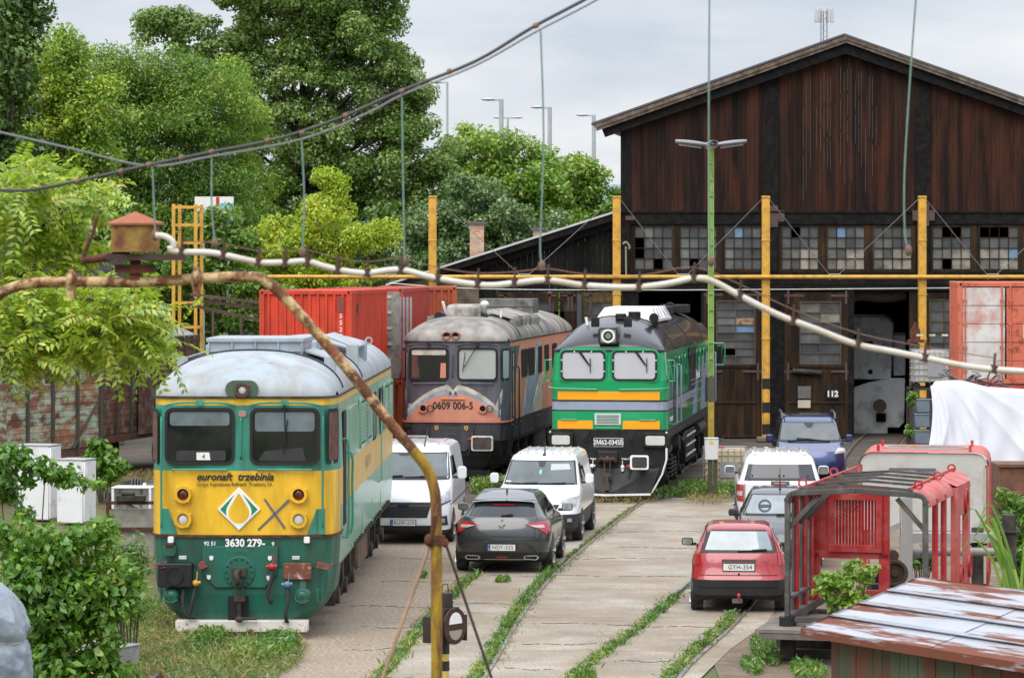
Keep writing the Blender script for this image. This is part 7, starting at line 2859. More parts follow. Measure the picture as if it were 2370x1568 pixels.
W, Lf, Z0, Z1 = 2.12, 5.0, .66, 2.53
arch = [(0, Z0), (0, Z1 - .16)] + [(.16 - .16 * math.cos(a), Z1 - .16 + .16 * math.sin(a)) for a in np.linspace(.2, math.pi / 2, 5)] + [(W / 2, Z1 + .05)] + [(W - .16 + .16 * math.sin(a), Z1 - .16 + .16 * math.cos(a)) for a in np.linspace(0, math.pi / 2 - .2, 5)] + [(W, Z1 - .16), (W, Z0)]
inn = [(min(max(x, .075), W - .075), z - (.08 if z > Z1 - .13 else 0) if z > Z0 else z) for x, z in arch]
b = MB()
n = len(arch)
for i in range(n - 1):
    vs = [(arch[i][0], 0, arch[i][1]), (arch[i + 1][0], 0, arch[i + 1][1]), (inn[i + 1][0], 0, inn[i + 1][1]), (inn[i][0], 0, inn[i][1])]
    vs += [(x, .13, z) for x, _, z in vs]
    b.add(vs, [(0, 1, 2, 3), (7, 6, 5, 4), (0, 4, 5, 1), (1, 5, 6, 2), (2, 6, 7, 3), (3, 7, 4, 0)])
b.build("end_hoop", dgrey, fr, bevel=.008)
for x0, x1, y in ((.06, .48, .1), (.06, .48, .9), (W - .06, W - .46, .1), (.06, .42, 1.6)):
    b = MB()
    b.bar((x0, y, Z1 - .55), (x1, y, Z1 - .1), .07, .04, up=(0, 1, 0))
    b.build("corner_brace", dgrey, fr)
for x, ys, m_ in ((.03, (.75, 1.45, 2.1), redp), (W - .03, (1.0, 1.95), redp)):
    for y in ys:
        b = MB()
        b.box(x - .04, y, Z0, x + .04, y + .13, Z1 - .15)
        b.build("side_pillar", m_, fr, bevel=.006)
        b = MB()
        b.box(x - .05 if x < 1 else x + .05, y - .06, Z0, (x - .01) if x < 1 else x + .01, y, Z1 - .15)
        b.build("pillar_flange", dgrey if x < 1 else redp, fr)
b = MB()
b.box(-.0, .13, Z0 - .08, .12, Lf, Z0 + .04)
b.box(.12, .0, Z0 - .08, W - .12, .1, Z0)
b.box(W - .12, .13, Z0 - .08, W, Lf, Z0 + .04)
b.bar((.06, .1, Z0 + .28), (.06, 1.6, Z0 + .28), .1, .05)
build_each(b, "sill_frame", dgrey, fr, bevel=.006)
# roof rails: rounded red strips along both sides
for s in (0, 1):
    b = MB()

    def strip(u, v):
        a = v * math.pi / 2
        x = .30 * (1 - math.sin(a)) if v < .999 else 0
        xx = -.01 + .32 * (1 - v) if v <= .5 else -.01 + .32 * (1 - v)
        xx = -.012 + .30 * (1 - math.sin(a))
        z = Z1 + .012 - .24 * (1 - math.cos(a)) + .02 * (1 - v)
        return ((xx if s == 0 else W - xx), .05 + (Lf - .05) * u, z)
    b.grid(strip, 20, 8)
    b.build("roof_strip", redp2, fr, angle=60)
b = MB()
for y in (.06, 1.1, 1.9, 2.7, 3.5):
    b.bar((.22, y, Z1 + .03), (W / 2, y, Z1 + .085), .05, .04, up=(0, 0, 1))
    b.bar((W / 2, y, Z1 + .085), (W - .22, y, Z1 + .03), .05, .04, up=(0, 0, 1))
build_each(b, "roof_bar", dgrey, fr, 2)
for x in (.28, W - .28):
    b = MB()
    b.bar((x, .1, Z1 + .04), (x, Lf, Z1 + .04), .04, .05)
    b.build("roof_rail", redp, fr)
for x, y in ((.2, .4), (.2, 3.2), (W - .2, .5), (W - .2, 2.6), (W - .25, 4.6)):
    b = MB()
    b.ringp(circ(x, Z1 + .08, .07, 14), circ(x, Z1 + .08, .045, 14), y, y + .03)
    b.build("lifting_eye", redp, fr)
# louvred bulkhead
yb = 2.25
b = MB()
b.ringp(rrect(.02, 1.34, 1.22, 2.46, .02), rrect(.14, 1.44, 1.10, 2.36, .02), yb, yb + .08)
b.box(.02, yb + .005, .76, 1.22, yb + .075, .86)
b.build("bulkhead", redp, fr, bevel=.006)
b = MB()
b.ringp(rrect(.28, 1.44, 1.12, 2.34, .02), rrect(.38, 1.55, 1.02, 2.24, .02), yb - .05, yb + .03)
g_ = b.build("louvre_frame", redp, fr, bevel=.006)
b = MB()
for k in range(13):
    x = .39 + k * .05
    b.add([(x, yb, 1.55), (x + .035, yb + .04, 1.55), (x + .035, yb + .04, 2.24), (x, yb, 2.24)], [(0, 1, 2, 3)])
b.build("louvre_slats", redp, g_, smooth=False)
b = MB()
b.box(.14, yb + .02, 1.42, .28, yb + .06, 2.36)
b.box(.04, yb + .0, Z0, .14, yb + .1, 1.42)
b.box(1.06, yb - .0, Z0, 1.22, yb + .1, 1.42)
build_each(b, "bulkhead_leg", redp, fr)
# broad red side plate with openings
b = MB()
y0, y1 = 2.9, 4.5
b.box(W - .04, y0, Z0, W + .06, y0 + .42, Z1 - .12)
b.box(W - .04, y0 + .42, 1.95, W + .06, y1, Z1 - .10)
b.box(W - .04, y1 - .22, Z0, W + .06, y1, 1.95)
b.add([(W - .3, y0, Z1 + .05), (W + .06, y0, Z1 - .1), (W + .06, y1 + .2, Z1 - .1), (W - .3, y1 + .2, Z1 + .05)], [(0, 1, 2, 3)])
b.build("side_plate", redp2, fr, bevel=.006)
for yy, zz_ in ((3.9, 2.15), (4.35, 1.1), (3.35, 1.0)):
    b = MB()
    b.ringp(circ(yy, zz_, .16, 18, .2), circ(yy, zz_, .11, 18, .15), W + .06, W + .10, "x")
    b.build("port_ring", redp, fr)
b = MB()
b.box(-.3, -.5, .38, .9, 2.0, .46)
for k in range(9):
    b.box(-.35, -.5 + k * .27, .47, .75, -.26 + k * .27, .52)
b.build("deck", mat("grey_deck_timber", (.17, .15, .13), .85, var=.35, vs=4, island=.3), fr)
b = MB()
b.cyl((.04, .06, .52), (.04, .06, .66), .13, n=18)
b.build("rubber_mount", black, fr)
b = MB()
b.box(-.1, .2, .0, .1, .4, .4)
b.box(-.2, 1.8, 0, 2.2, 2.0, .58)
b.box(1.6, .2, 0, 1.8, .4, .58)
build_each(b, "support", grime, fr)
# grey-lined cab behind
g1 = P(1990, 0, 56)
cbn = thing("cab_shell", "red cab shell with pale grey end panel and an oval hole in its roof", "cab", (g1.x, 56, 0), -.16)
W2, H2, L2 = 2.18, 2.63, 2.4
prof = [(0, 1.3), (0, H2 - .22)] + [(.22 - .22 * math.cos(a), H2 - .22 + .22 * math.sin(a)) for a in np.linspace(.3, math.pi / 2, 5)] + [(W2 - .22 + .22 * math.sin(a), H2 - .22 + .22 * math.cos(a)) for a in np.linspace(0, math.pi / 2 - .3, 5)] + [(W2, H2 - .22), (W2, 1.3)]
plate(cbn, "end_panel", prof[::1], 0, .05, mat("pale_grey_panel", (.50, .49, .45), .5, var=.1, vs=2, dirt=(.35, .3, .26), amt=.2, ds=3))
b = MB()
po = [(x * 1.02 - .02, z + .012 if z > 2 else z) for x, z in prof]
for i in range(len(po) - 1):
    a, c = po[i], po[i + 1]
    if a[1] < 1.4 and c[1] < 1.4 or (a[1] < 1.4 or c[1] < 1.4):
        continue
    b.add([(a[0], -.04, a[1]), (c[0], -.04, c[1]), (c[0], L2, c[1]), (a[0], L2, a[1])], [(0, 1, 2, 3)])
b.build("roof", redp2, cbn, angle=60)
b = MB()
for y in (0, 1.05, 2.2):
    b.box(W2 - .05, y, .35, W2 + .03, y + .22, H2 - .2)
    b.box(-.03, y, .35, .05, y + .22, H2 - .2)
b.box(W2 - .05, 0, .35, W2 + .025, L2, .6)
b.box(-.03, 0, .35, .05, L2, .6)
build_each(b, "side_pillar", redp2, cbn, bevel=.006)
b = MB()
b.box(W2 - .07, -.02, .4, W2 - .02, .16, H2 - .25)
b.build("door_edge", mat("greenish_grey", (.36, .36, .29), .6, var=.2), cbn)
b = MB()
b.ringp(circ(1.1, 1.1, .75, 32, .38), circ(1.1, 1.1, .68, 32, .33), H2 + .012, H2 + .05, "z")
hr_ = b.build("roof_ring", chip, cbn)
b = MB()
b.prism(circ(1.1, 1.1, .68, 32, .33), H2 + .012, H2 + .018, "z")
b.build("roof_hole", hole, hr_)
b = MB()
b.bar((.5, -.02, 2.36), (1.05, -.02, 2.36), .02)
b.box(.95, -.05, 2.33, 1.3, -.02, 2.37)
b.build("wiper_motor", mat("rusty_blue", (.10, .12, .17), .6), cbn)
for x, y in ((.3, .3), (W2 - .3, .3), (.3, 1.9), (W2 - .3, 2.0)):
    b = MB()
    b.tube([(x, y, H2), (x, y, H2 + .12)], .025, 8)
    b.build("lifting_eye", redp, cbn)
b = MB()
for x in (.1, W2 - .2):
    b.box(x, .2, 0, x + .15, .4, .5)
    b.box(x, 1.8, 0, x + .15, 2.0, .5)
build_each(b, "support", grime, cbn)
# grey machine bed seen through the frame
mc = thing("steel_machine", "chipped grey steel machine frame standing inside the red cab frame", "machine", P(2085, 0, 52.2))
mc.location.z = 0
s_ = F / 52.2
zq = lambda py: HC - (py - YH) / s_
b = MB()
b.box(0, 0, .3, .19, .2, zq(1150))
b.build("column", chip, mc, bevel=.01)
b = MB()
b.bar((-.5, .1, zq(1245)), (0.0, .1, zq(1215)), .1)
b.box(-.45, .3, .45, 1.6, .5, .62)
b.box(.25, .6, zq(1262), 1.6, .8, zq(1240))
build_each(b, "beam", chip, mc)
b = MB()
b.cyl((.3, .5, zq(1282)), (1.7, .5, zq(1282)), .07, n=12)
b.cyl((.1, .45, zq(1282)), (.35, .45, zq(1282)), .1, n=12)
b.build("pipe", mat("dull_pipe", (.25, .25, .24), .5, .2), mc)
mt = thing("rusty_motor", "round rusty electric motor on the deck of the red cab frame", "motor", P(2070, 0, 50.5))
mt.location.z = 0
s_ = F / 50.5
zq = lambda py: HC - (py - YH) / s_
b = MB()
zc0 = zq(1325)
b.cyl((0, 0, zc0), (0, .4, zc0), .21, n=24)
b.ringp(circ(0, zc0, .21, 24), circ(0, zc0, .15, 24), -.05, 0)
b.cyl((-.02, .0, zc0 + .27), (-.02, .2, zc0 + .27), .09, n=14)
b.cyl((0, -.06, zc0), (0, .0, zc0), .06, n=12)
b.build("casing", rbrown, mt, bevel=.01)
b = MB()
b.box(-.35, .1, .3, .35, .4, zc0 - .19)
b.build("plinth", grime, mt)
for px, py, r, lab in ((2262, 1300, .10, "upright black pipe by the red side plate"), (2335, 1270, .12, "upright dark pipe by the edge weeds")):
    o = thing("pipe_stub", lab, "pipe", P(px, 0, 53))
    o.location.z = 0
    b = MB()
    b.cyl((0, 0, 0), (0, 0, HC - (py - 80 - YH) * 53 / F), r, n=16)
    b.cyl((0, 0, HC - (py - 40 - YH) * 53 / F), (0, 0, HC - (py - 43 - YH) * 53 / F), r * 1.6, n=16)
    b.build("tube", grime, o)

# ---------------------------------------------------------------- tin-roofed hut
tin = mat("rusting_tin", (0.40, 0.42, 0.46), 0.42, 0.25, var=0.1, vs=2, dirt="#6d3c2a", amt=0.43, ds=3.4, soft=0.03, drough=0.85, stretch=(0.13, 1.5, 1))
hut_w = mat("mossy_green_boards", (0.075, 0.095, 0.05), 0.8, var=0.35, vs=3, island=0.3, col2=(0.055, 0.07, 0.04), dirt="#6b3420", amt=0.42, ds=2.6, soft=0.1, streak=0.2)
A, Cn = Vector((2.98, 33.0, 2.16)), Vector((4.29, 33.7, 2.6))
ud = Vector((.52, -.85, 0)).normalized()
hut = thing("tin_roof_hut", "low hut with mossy green boards under a rust streaked tin roof", "hut", (A.x, A.y, 0), math.atan2(ud.y, ud.x))
wv = (Cn - A)
wl = math.hypot(wv.x, wv.y)
b = MB()
Lh = 6.0
tl = lambda t_, z_=0: (t_ * wl, 2.16 + t_ * .44 + z_)
ns = 4
for k in range(ns):
    y0, z0 = tl(k / ns)
    y1, z1 = tl((k + 1) / ns)
    for j in range(3):
        b.add([(j * 2 - .02, y0 - .01, z0 - .004 * (k > 0)), (j * 2 + 2.02, y0 - .01, z0 + .006 * (j + 1)), (j * 2 + 2.02, y1 + .02, z1 + .006 * (j + 1)), (j * 2 - .02, y1 + .02, z1)], [(0, 1, 2, 3)])
b.build("roof", tin, hut, smooth=False)
for k in range(1, ns):
    y0, z0 = tl(k / ns)
    b = MB()
    b.bar((-.02, y0, z0 + .012), (Lh, y0, z0 + .022), .03, .03)
    b.bar((-.02, y0 - .03, z0 + .006), (Lh, y0 - .03, z0 + .016), .05, .02)
    b.build("roof_seam", tin, hut, bevel=.01)
b = MB()
b.box(-.03, -.03, 2.08, Lh, -.01, 2.17)
b.add([(-.03, -.02, 2.17), (-.03, wl, 2.61), (-.03, wl, 2.53), (-.03, -.02, 2.08)], [(0, 1, 2, 3)])
b.add([(-.03, wl + .02, 2.61), (Lh, wl + .02, 2.63), (Lh, wl + .02, 2.5), (-.03, wl + .02, 2.5)], [(0, 1, 2, 3)])
b.build("fascia", tin, hut, smooth=False)
b = MB()
x = .22
while x < Lh:
    b.box(x, .16 + random.uniform(0, .012), 0, x + .135, .19, 2.07)
    x += .14
b.build("wall", hut_w, hut, smooth=False)
b = MB()
y = .19
while y < wl - .1:
    b.box(.22, y, 0, .25, y + .135, 2.1 + y / wl * .4)
    y += .14
b.build("wall", hut_w, hut, smooth=False)
b = MB()
b.box(.26, .2, 0, Lh, wl - .1, 2.0)
b.build("lining", grime, hut)

# ---------------------------------------------------------------- discarded things on the verge
appl = mat("appliance_white", (0.72, 0.73, 0.74), 0.35, var=0.05, vs=2, dirt=(.4, .36, .3), amt=.12, ds=3)


def fridge(label, px, py, Y, w, d, h, rz, name="refrigerator"):
    g = P(px, 0, Y)
    t = thing(name, label, "refrigerator", (g.x, Y, 0), rz, None)
    b = MB()
    b.box(0, .07, .03, w, d, h)
    b.build("cabinet", appl, t, bevel=.012)
    b = MB()
    b.box(w + .004, .07, .06, w + .055, d, h - .02)
    b.build("door", appl, t, bevel=.012)
    b = MB()
    b.box(-.01, .05, h, w + .06, d + .01, h + .025)
    b.build("top_board", mat("greyish_top", (.4, .4, .4), .5), t)
    b = MB()
    b.box(w + .06, .12, h * .62, w + .085, .17, h * .88)
    b.build("handle", appl, t)
    return t


fridge("white refrigerator with its door facing the green and yellow engine", 128, 1220, 73.5, .66, .62, 1.45, -.35)
fridge("taller white refrigerator half hidden in the leaves", 38, 1220, 74.5, .78, .62, 1.72, -.3)
oc = thing("gutted_freezer", "gutted white freezer lying open beside the green and yellow engine", "freezer", (P(258, 0, 66).x, 66, 0), -.1)
b = MB()
W3, D3, Hh = .82, .6, 1.32
b.box(0, .0, .0, .05, D3, Hh)
b.box(W3 - .05, 0, 0, W3, D3, Hh)
b.box(.05, D3 - .05, 0, W3 - .05, D3, Hh)
b.box(-.01, 0, Hh, W3 + .01, D3 + .01, Hh + .03)
b.build("shell", appl, oc, bevel=.01)
txt("PENTANE", .09, (.60, D3 - .056, 1.05), oc, black_ink, side="V") if False else None
b = MB()
for k in range(5):
    b.tube(smooth_path([(.08 + .05 * k, .2, .95 + .05 * k), (.2, .1, 1.1), (.3 + .05 * k, .2, .9)], 4), .008, 5)
b.build("loose_wire", black, oc)
jt = txt("PENTANE", .09, (.5, D3 - .056, 1.08), oc, black_ink)
jt.rotation_euler = (math.pi / 2, -math.pi / 2, 0)
fm = thing("steel_stand", "rusty steel stand with a concrete slab leaning by the gutted freezer", "stand", (P(245, 0, 62).x, 62, 0), 0)
b = MB()
b.box(0, 0, .2, .06, .06, 1.35)
b.box(.95, 0, .2, 1.01, .06, 1.35)
b.box(.06, 0, 1.29, .95, .06, 1.35)
b.box(.06, 0, .8, .95, .06, .85)
b.build("frame", rust, fm)
b = MB()
b.box(.1, .08, .3, .92, .16, 1.2)
b.build("slab", mat("stone_slab", (.3, .28, .25), .9, var=.3, vs=6), fm)
b = MB()
b.box(.2, -.1, 1.36, .75, .15, 1.46)
b.cyl((.3, 0, 1.5), (.55, 0, 1.5), .05, n=10)
b.build("motor_part", grime, fm)
sk = thing("scrap_heap", "low heap of dark machine scrap and a striped drum by the old wagons", "scrap", (P(285, 0, 78).x, 78, 0), 0)
b = MB()
for k in range(7):
    x, h_ = random.uniform(-.5, .7), random.uniform(.3, .75)
    b.box(x, random.uniform(-.2, .4), 0, x + random.uniform(.2, .5), .8, h_)
b.build("machine_block", grime, sk, bevel=.03)
b = MB()
for k in range(4):
    b.cyl((.25 + .07 * k, -.3, .55), (.28 + .07 * k, -.3, .55), .22, n=18)
b.cyl((.55, -.35, .45), (.95, -.35, .47), .2, n=20)
b.build("drum", mat("dark_drum", (.05, .05, .05), .5), sk)
b = MB()
b.ringp(circ(-.35, .45, .21, 20), circ(-.35, .45, .195, 20), .52, .60, "x")
b.ringp(circ(-.35, .47, .21, 20), circ(-.35, .47, .195, 20), .85, .93, "x")
b.build("drum_band", cream_p, sk)
bx = thing("grey_box", "grey lidded metal box lying in the grass by the shrub", "box", (G(165, 1568).x - .1, G(165, 1568).y + .8, 0), -.5)
b = MB()
b.box(0, 0, 0, .8, .55, .36)
b.build("case", mat("grey_zinc", (.30, .31, .32), .55, var=.2, vs=4, dirt=(.2, .18, .15), amt=.4, ds=5), bx, bevel=.01)
b = MB()
b.box(-.015, -.015, .36, .815, .565, .39)
b.build("lid", mat("grey_lid", (.36, .37, .39), .45, var=.1), bx, bevel=.008)
cbp = MB()
cbp.add([(0, 0, .0), (.55, .1, .0), (.62, .3, .32), (.2, .35, .45), (-.05, .2, .3)], [(0, 1, 2, 3, 4)])
cbp.add([(0, .012, .0), (.55, .112, .0), (.62, .312, .32), (.2, .362, .45), (-.05, .212, .3)], [(4, 3, 2, 1, 0)])
o = cbp.build("chipboard_sheet", mat("chipboard", (.50, .34, .21), .8, var=.15), None, smooth=False)
o.location = (G(150, 1568).x - .05, G(150, 1568).y - .5, .02)
tag(o, "torn tan chipboard sheet leaning on the grey metal box", "board")
# tarpaulin bundle at the frame's edge
gt = mat("grey_blue_tarpaulin", (0.19, 0.235, 0.29), 0.25, var=0.15, vs=2, dirt=(.36, .40, .44), amt=.3, ds=3, soft=.2, bump=1.0, bs=7)
tb = thing("covered_bundle", "bundle tied up in shiny grey blue plastic sheet beside the shrub", "covered bundle", P(10, 0, 37))
tb.location.z = 0


def bundle(u, v):
    a = 2 * math.pi * u
    hz = v
    r = 1.0 * (1 - .16 * v) * (1 - max(0, v - .72) ** 2 * 9.5) ** .5 if v < 1 else 0.02
    w_ = .02 * math.sin(7 * a + 6 * v) + .01 * math.sin(17 * a - 11 * v) - .05 * math.exp(-((v - .45) / .03) ** 2) - .05 * math.exp(-((v - .7) / .03) ** 2) + .03 * abs(math.sin(5 * a + 9 * v + math.sin(9 * v))) ** .5 - .035 * abs(math.sin(8 * a - 13 * v + 2 * math.sin(5 * a))) ** .45
    return (-.62 + (r + w_) * 1.02 * math.cos(a), (r + w_) * math.sin(a), 2.28 * v + .02 * math.sin(5 * a))


b = MB()
b.grid(bundle, 180, 110)
b.build("sheet", gt, tb, angle=80)
b = MB()
for vv in (.45, .70):
    b.tube([Vector(bundle(k / 40, vv)) * 1.0 for k in range(41)], .012, 6)
b.build("cord", mat("pale_cord", (.42, .38, .30), .7), tb)

# ---------------------------------------------------------------- rusty pipe arch, lantern, hose, cables
rp = mat("rusty_yellow_pipe", "#7d4a2b", 0.75, var=0.4, vs=9, col2="#5f3520", dirt="#c2a878", amt=0.40, ds=9.0, soft=0.07, bump=0.4)
rp2 = mat("rusty_yellow_post", "#a8871f", 0.7, var=0.35, vs=9, dirt="#5e3520", amt=0.46, ds=9, soft=0.1, streak=0.3, bump=0.3)
YA = 20.0
sa = F / YA
ar = thing("pipe_arch", "bent rusty pipe arch crossing in front of the yard on a mottled yellow post", "pipe arch", (P(1012, 0, YA).x, YA, 0))
rel = lambda px, py: P(px, py, YA) - Vector((ar.location.x, YA, 0))
b = MB()
path = smooth_path([rel(*q) for q in ((-75, 1000), (-55, 780), (-20, 700), (45, 660), (165, 652), (320, 653), (455, 645), (560, 640), (610, 648), (655, 685), (700, 733), (800, 848), (900, 975), (960, 1045))], 6)
b.tube(path, .033, 12)
b.build("arch_tube", rp, ar, angle=80)
b = MB()
b.tube(smooth_path([rel(*q) for q in ((955, 1040), (985, 1078), (1002, 1120), (1009, 1170), (1010, 1300))], 5) + [Vector((0, 0, 0))], .0345, 12)
b.build("post", rp2, ar, angle=80)
for px, py in ((165, 652), (455, 645)):
    b = MB()
    p = rel(px, py)
    b.tube([p + Vector((-.03, 0, 0)), p + Vector((-.012, 0, 0)), p + Vector((.012, 0, 0)), p + Vector((.03, 0, 0))], [.045, .075, .075, .045], 14)
    b.box(p.x - .02, -.05, p.z - .1, p.x + .02, .05, p.z - .05)
    b.build("flange", rp, ar)
b = MB()
p = rel(1000, 1248)
b.box(p.x - .02, -.04, p.z - .03, p.x + .08, -.02, p.z + .03)
b.ball((p.x - .02, -.03, p.z), .028, .03, .04, 10, 6)
b.ball((p.x + .08, .0, p.z - .02), .022, .025, .03, 10, 6)
b.bar((p.x - .01, -.03, p.z), (p.x + .02, -.03, p.z + .15), .025)
b.build("guy_clamp", rust, ar)
lt = thing("signal_lantern", "rusty tin lantern with a pointed cap standing on the pipe arch", "lantern", P(313, 652, YA))
rel = lambda px, py: P(px, py, YA) - lt.location
b = MB()
z0, z1 = rel(0, 583).z, rel(0, 516).z
b.cyl((0, 0, z0), (0, 0, z1), .15, n=26)
b.build("drum", mat("rusted_tin", "#a0823a", .7, var=.3, vs=5, dirt="#6a3823", amt=.5, ds=6, soft=.12, bump=.3), lt)
b = MB()
zc, ze = rel(0, 489).z, rel(0, 518).z
n = 8
b.add([(0, 0, zc)] + [(.178 * math.cos(2 * math.pi * k / n), .178 * math.sin(2 * math.pi * k / n), ze + .004) for k in range(n)] + [(.178 * math.cos(2 * math.pi * k / n), .178 * math.sin(2 * math.pi * k / n), ze - .008) for k in range(n)],
      [(0, 1 + k, 1 + (k + 1) % n) for k in range(n)] + [(1 + k, 9 + k, 9 + (k + 1) % n, 1 + (k + 1) % n) for k in range(n)] + [tuple(range(16, 8, -1))])
b.build("cap", mat("rust_cap", "#9a5a3e", .8, var=.25, vs=8), lt, smooth=False)
b = MB()
b.prism(rrect(rel(250, 0).x, rel(0, 602).z, rel(430, 0).x, rel(0, 588).z, .01), -.12, .1)
b.build("base_plate", mat("dark_rust", (.055, .03, .022), .8, var=.3), lt)
b = MB()
b.tube([rel(190, 603), rel(215, 600), rel(300, 588)], [.022, .025, .025], 10)
b.box(-.03, -.03, 0, .03, .03, rel(0, 600).z)
b.box(-.12, -.05, rel(0, 632).z, .12, .05, rel(0, 612).z)
b.build("mount", rust, lt)
b = MB()
b.tube(smooth_path([rel(*q) for q in ((190, 600), (205, 560), (215, 540), (222, 505))], 4), .012, 6)
b.build("chain", rust, lt)
rope_m = mat("rusty_wire", (.18, .10, .07), .7)
b = MB()
b.tube([P(1000, 1245, YA), P(885, 1568, YA - .1), P(830, 1730, YA - .2)], .011, 6)
tag(b.build("guy_rod", mat("pale_rust", (.36, .22, .15), .7, var=.3, vs=8)), "pale rusty guy rod slanting down from the yellow post", "rod")
b = MB()
b.tube([P(1029, 1250, YA + .2), P(1140, 1575, YA + .3), P(1200, 1750, YA + .35)], .009, 6)
tag(b.build("guy_wire", mat("dark_wire", (.06, .045, .035), .6)), "dark guy wire slanting down behind the yellow post", "wire")

YH_ = 17.0
hs = thing("white_hose", "long sagging white hose with rusty ties slung across the view", "hose", P(372, 548, YH_))
rel = lambda px, py, dy=0.0: P(px, py, YH_) + Vector((0, dy, 0)) - hs.location
hp_ = [(360, 545), (378, 546), (397, 556), (402, 572), (390, 577), (420, 583), (480, 584), (520, 590), (600, 607), (660, 607), (712, 605), (760, 619), (840, 632), (925, 624), (1005, 643), (1120, 660), (1190, 655), (1265, 648), (1350, 660), (1460, 665), (1540, 657), (1605, 644), (1650, 651), (1712, 684), (1800, 728), (1885, 760), (1980, 796), (2060, 812), (2140, 828), (2255, 850), (2380, 860), (2480, 866)]
b = MB()
b.tube(smooth_path([rel(*q) for q in hp_], 5), .0168, 10)
b.build("tube", mat("white_hose_skin", (.62, .585, .53), .55, var=.12, vs=6, dirt=(.45, .35, .25), amt=.25, ds=5, soft=.2), hs, angle=80)
ties = [(420, 583), (517, 590), (598, 607), (660, 607), (712, 605), (782, 623), (850, 632), (928, 624), (1013, 645), (1105, 658), (1190, 655), (1267, 648), (1352, 660), (1478, 664), (1605, 644), (1712, 684), (1835, 742), (1985, 797), (2140, 828), (2300, 854)]
b = MB()
for px, py in ties:
    p = rel(px, py)
    b.tube([p + Vector((-.005, 0, -.022)), p + Vector((.004, 0, .022))], .021, 8)
    b.tube([p + Vector((0, 0, .01)), p + Vector((.006, 0, .085))], .007, 5)
build_each(b, "tie", mat("tie_brown", (.07, .035, .028), .8), hs, 2)
b = MB()
b.tube(smooth_path([rel(px, py - 26) for px, py in ties], 3), .003, 5)
b.build("carrier_wire", rope_m, hs)
YC = 17.2
bl_ = mat("black_cable", (.03, .03, .033), .5, var=.2)
b = MB()
cp = [(-60, 436), (40, 441), (110, 433), (220, 410), (345, 382), (490, 352), (640, 322), (790, 272), (930, 210), (1100, 142), (1235, 62), (1370, -10), (1500, -90)]
b.tube(smooth_path([P(x, y, YC) for x, y in cp], 5), .009, 8)
tag(b.build("black_cable", bl_), "thick black cable bundle rising across the trees to the sky", "cable")
b = MB()
cp2 = [(-60, 292), (0, 306), (170, 345), (345, 384), (490, 362), (700, 322), (850, 262), (935, 218), (1100, 152), (1240, 74), (1370, 6), (1500, -70)]
b.tube(smooth_path([P(x, y, YC + .12) for x, y in cp2], 5), .0055, 6)
tag(b.build("carrier_cable", mat("grey_wire_rope", (.22, .22, .23), .5, .4)), "grey wire rope running just under the black cable", "cable")
b = MB()
for x, y in ((345, 382), (490, 352), (700, 308), (930, 212), (1240, 60), (800, 268), (620, 326), (1040, 166), (420, 366), (280, 397), (180, 420)):
    p = P(x, y, YC)
    b.tube([p + Vector((-.012, 0, -.004)), p + Vector((.012, 0, .006))], .015, 8)
tag(b.build("cable_clip", rope_m), "small metal clips along the black cable bundle", "clips")
cord_m = mat("green_cord", (.16, .26, .215), .7, var=.25, vs=12)
cords = [((353, 390), (356, 470), (359, 540)), ((490, 366), (490, 480), (497, 558)), ((698, 325), (704, 460), (700, 580)), ((930, 225), (933, 430), (936, 600)), ((1251, 72), (1258, 330), (1250, 560), (1254, 610)), ((1642, -60), (1640, 300), (1642, 560), (1645, 600)), ((2124, -60), (2108, 150), (2093, 400), (2094, 540), (2102, 575))]
cl = ["green cord hanging down to the lantern's side", "short green cord hanging in front of the yellow ladder tower", "green cord hanging in front of the yellow green maple", "green cord hanging beside the top of the first yellow post", "long green cord falling from the black cable to the hose over the annex roof", "green cord hanging in line with the lime lamp post", "curved green cord hanging before the shed gable"]
for c_, l_ in zip(cords, cl):
    o = thing("hanging_cord", l_, "cord", P(c_[-1][0], c_[-1][1], YH_ + .1), 0, "green cords holding the hose")
    b = MB()
    b.tube(smooth_path([P(x, y, YH_ + .1) - o.location for x, y in c_], 6), .0048, 6)
    b.build("cord", cord_m, o)
    b = MB()
    b.ball((0, 0, -.01), .02, .02, .03, 10, 6)
    b.build("knot", mat("brown_knot", (.16, .10, .065), .8), o)

# point indicator
pi_ = thing("point_indicator", "rusty round point lantern with white openings on a striped post", "signal", (P(1030, 0, 40).x, 40, 0), .95)
zc = HC - (1446 - YH) * 40 / F
b = MB()
b.box(-.035, -.035, 0, .035, .035, zc - .2)
b.build("post", mat("signal_yellow_post", (.55, .42, .10), .6, var=.2), pi_)
for z in (.2, .55, .86, zc - .35):
    b = MB()
    b.box(-.038, -.038, z, .038, .038, z + (.12 if z < 1 else .22))
    b.build("black_band", black, pi_)
b = MB()
b.box(-.16, -.1, zc - .2, .16, .1, zc + .22)
b.box(-.07, -.07, zc + .22, .07, .07, zc + .40)
b.tube(smooth_path([(-.06, 0, zc + .4), (-.05, 0, zc + .5), (.05, 0, zc + .5), (.06, 0, zc + .4)], 4), .008, 6)
b.build("lantern_body", mat("black_rust", (.03, .022, .02), .8, var=.4), pi_, bevel=.01)
b = MB()
b.prism(circ(0, zc, .225, 32), -.16, -.13)
d_ = b.build("disc", mat("disc_rust", (.05, .022, .018), .8, var=.4, vs=7), pi_)
plate(d_, "white_opening", [(.13 * math.cos(a), zc + .03 + .14 * math.sin(a)) for a in np.linspace(0, math.pi, 14)], -.166, .01, white_ink)
plate(d_, "white_opening", [(.13 * math.cos(a), zc - .05 + .12 * math.sin(a)) for a in np.linspace(math.pi, 2 * math.pi, 14)], -.166, .01, mat("dull_opening", (.30, .27, .22), .6))
for x in (-.26, .24):
    plate(pi_, "side_shade", rrect(x, zc - .2, x + .015, zc + .12, .004), -.15, .3, MATS["black_rust"])
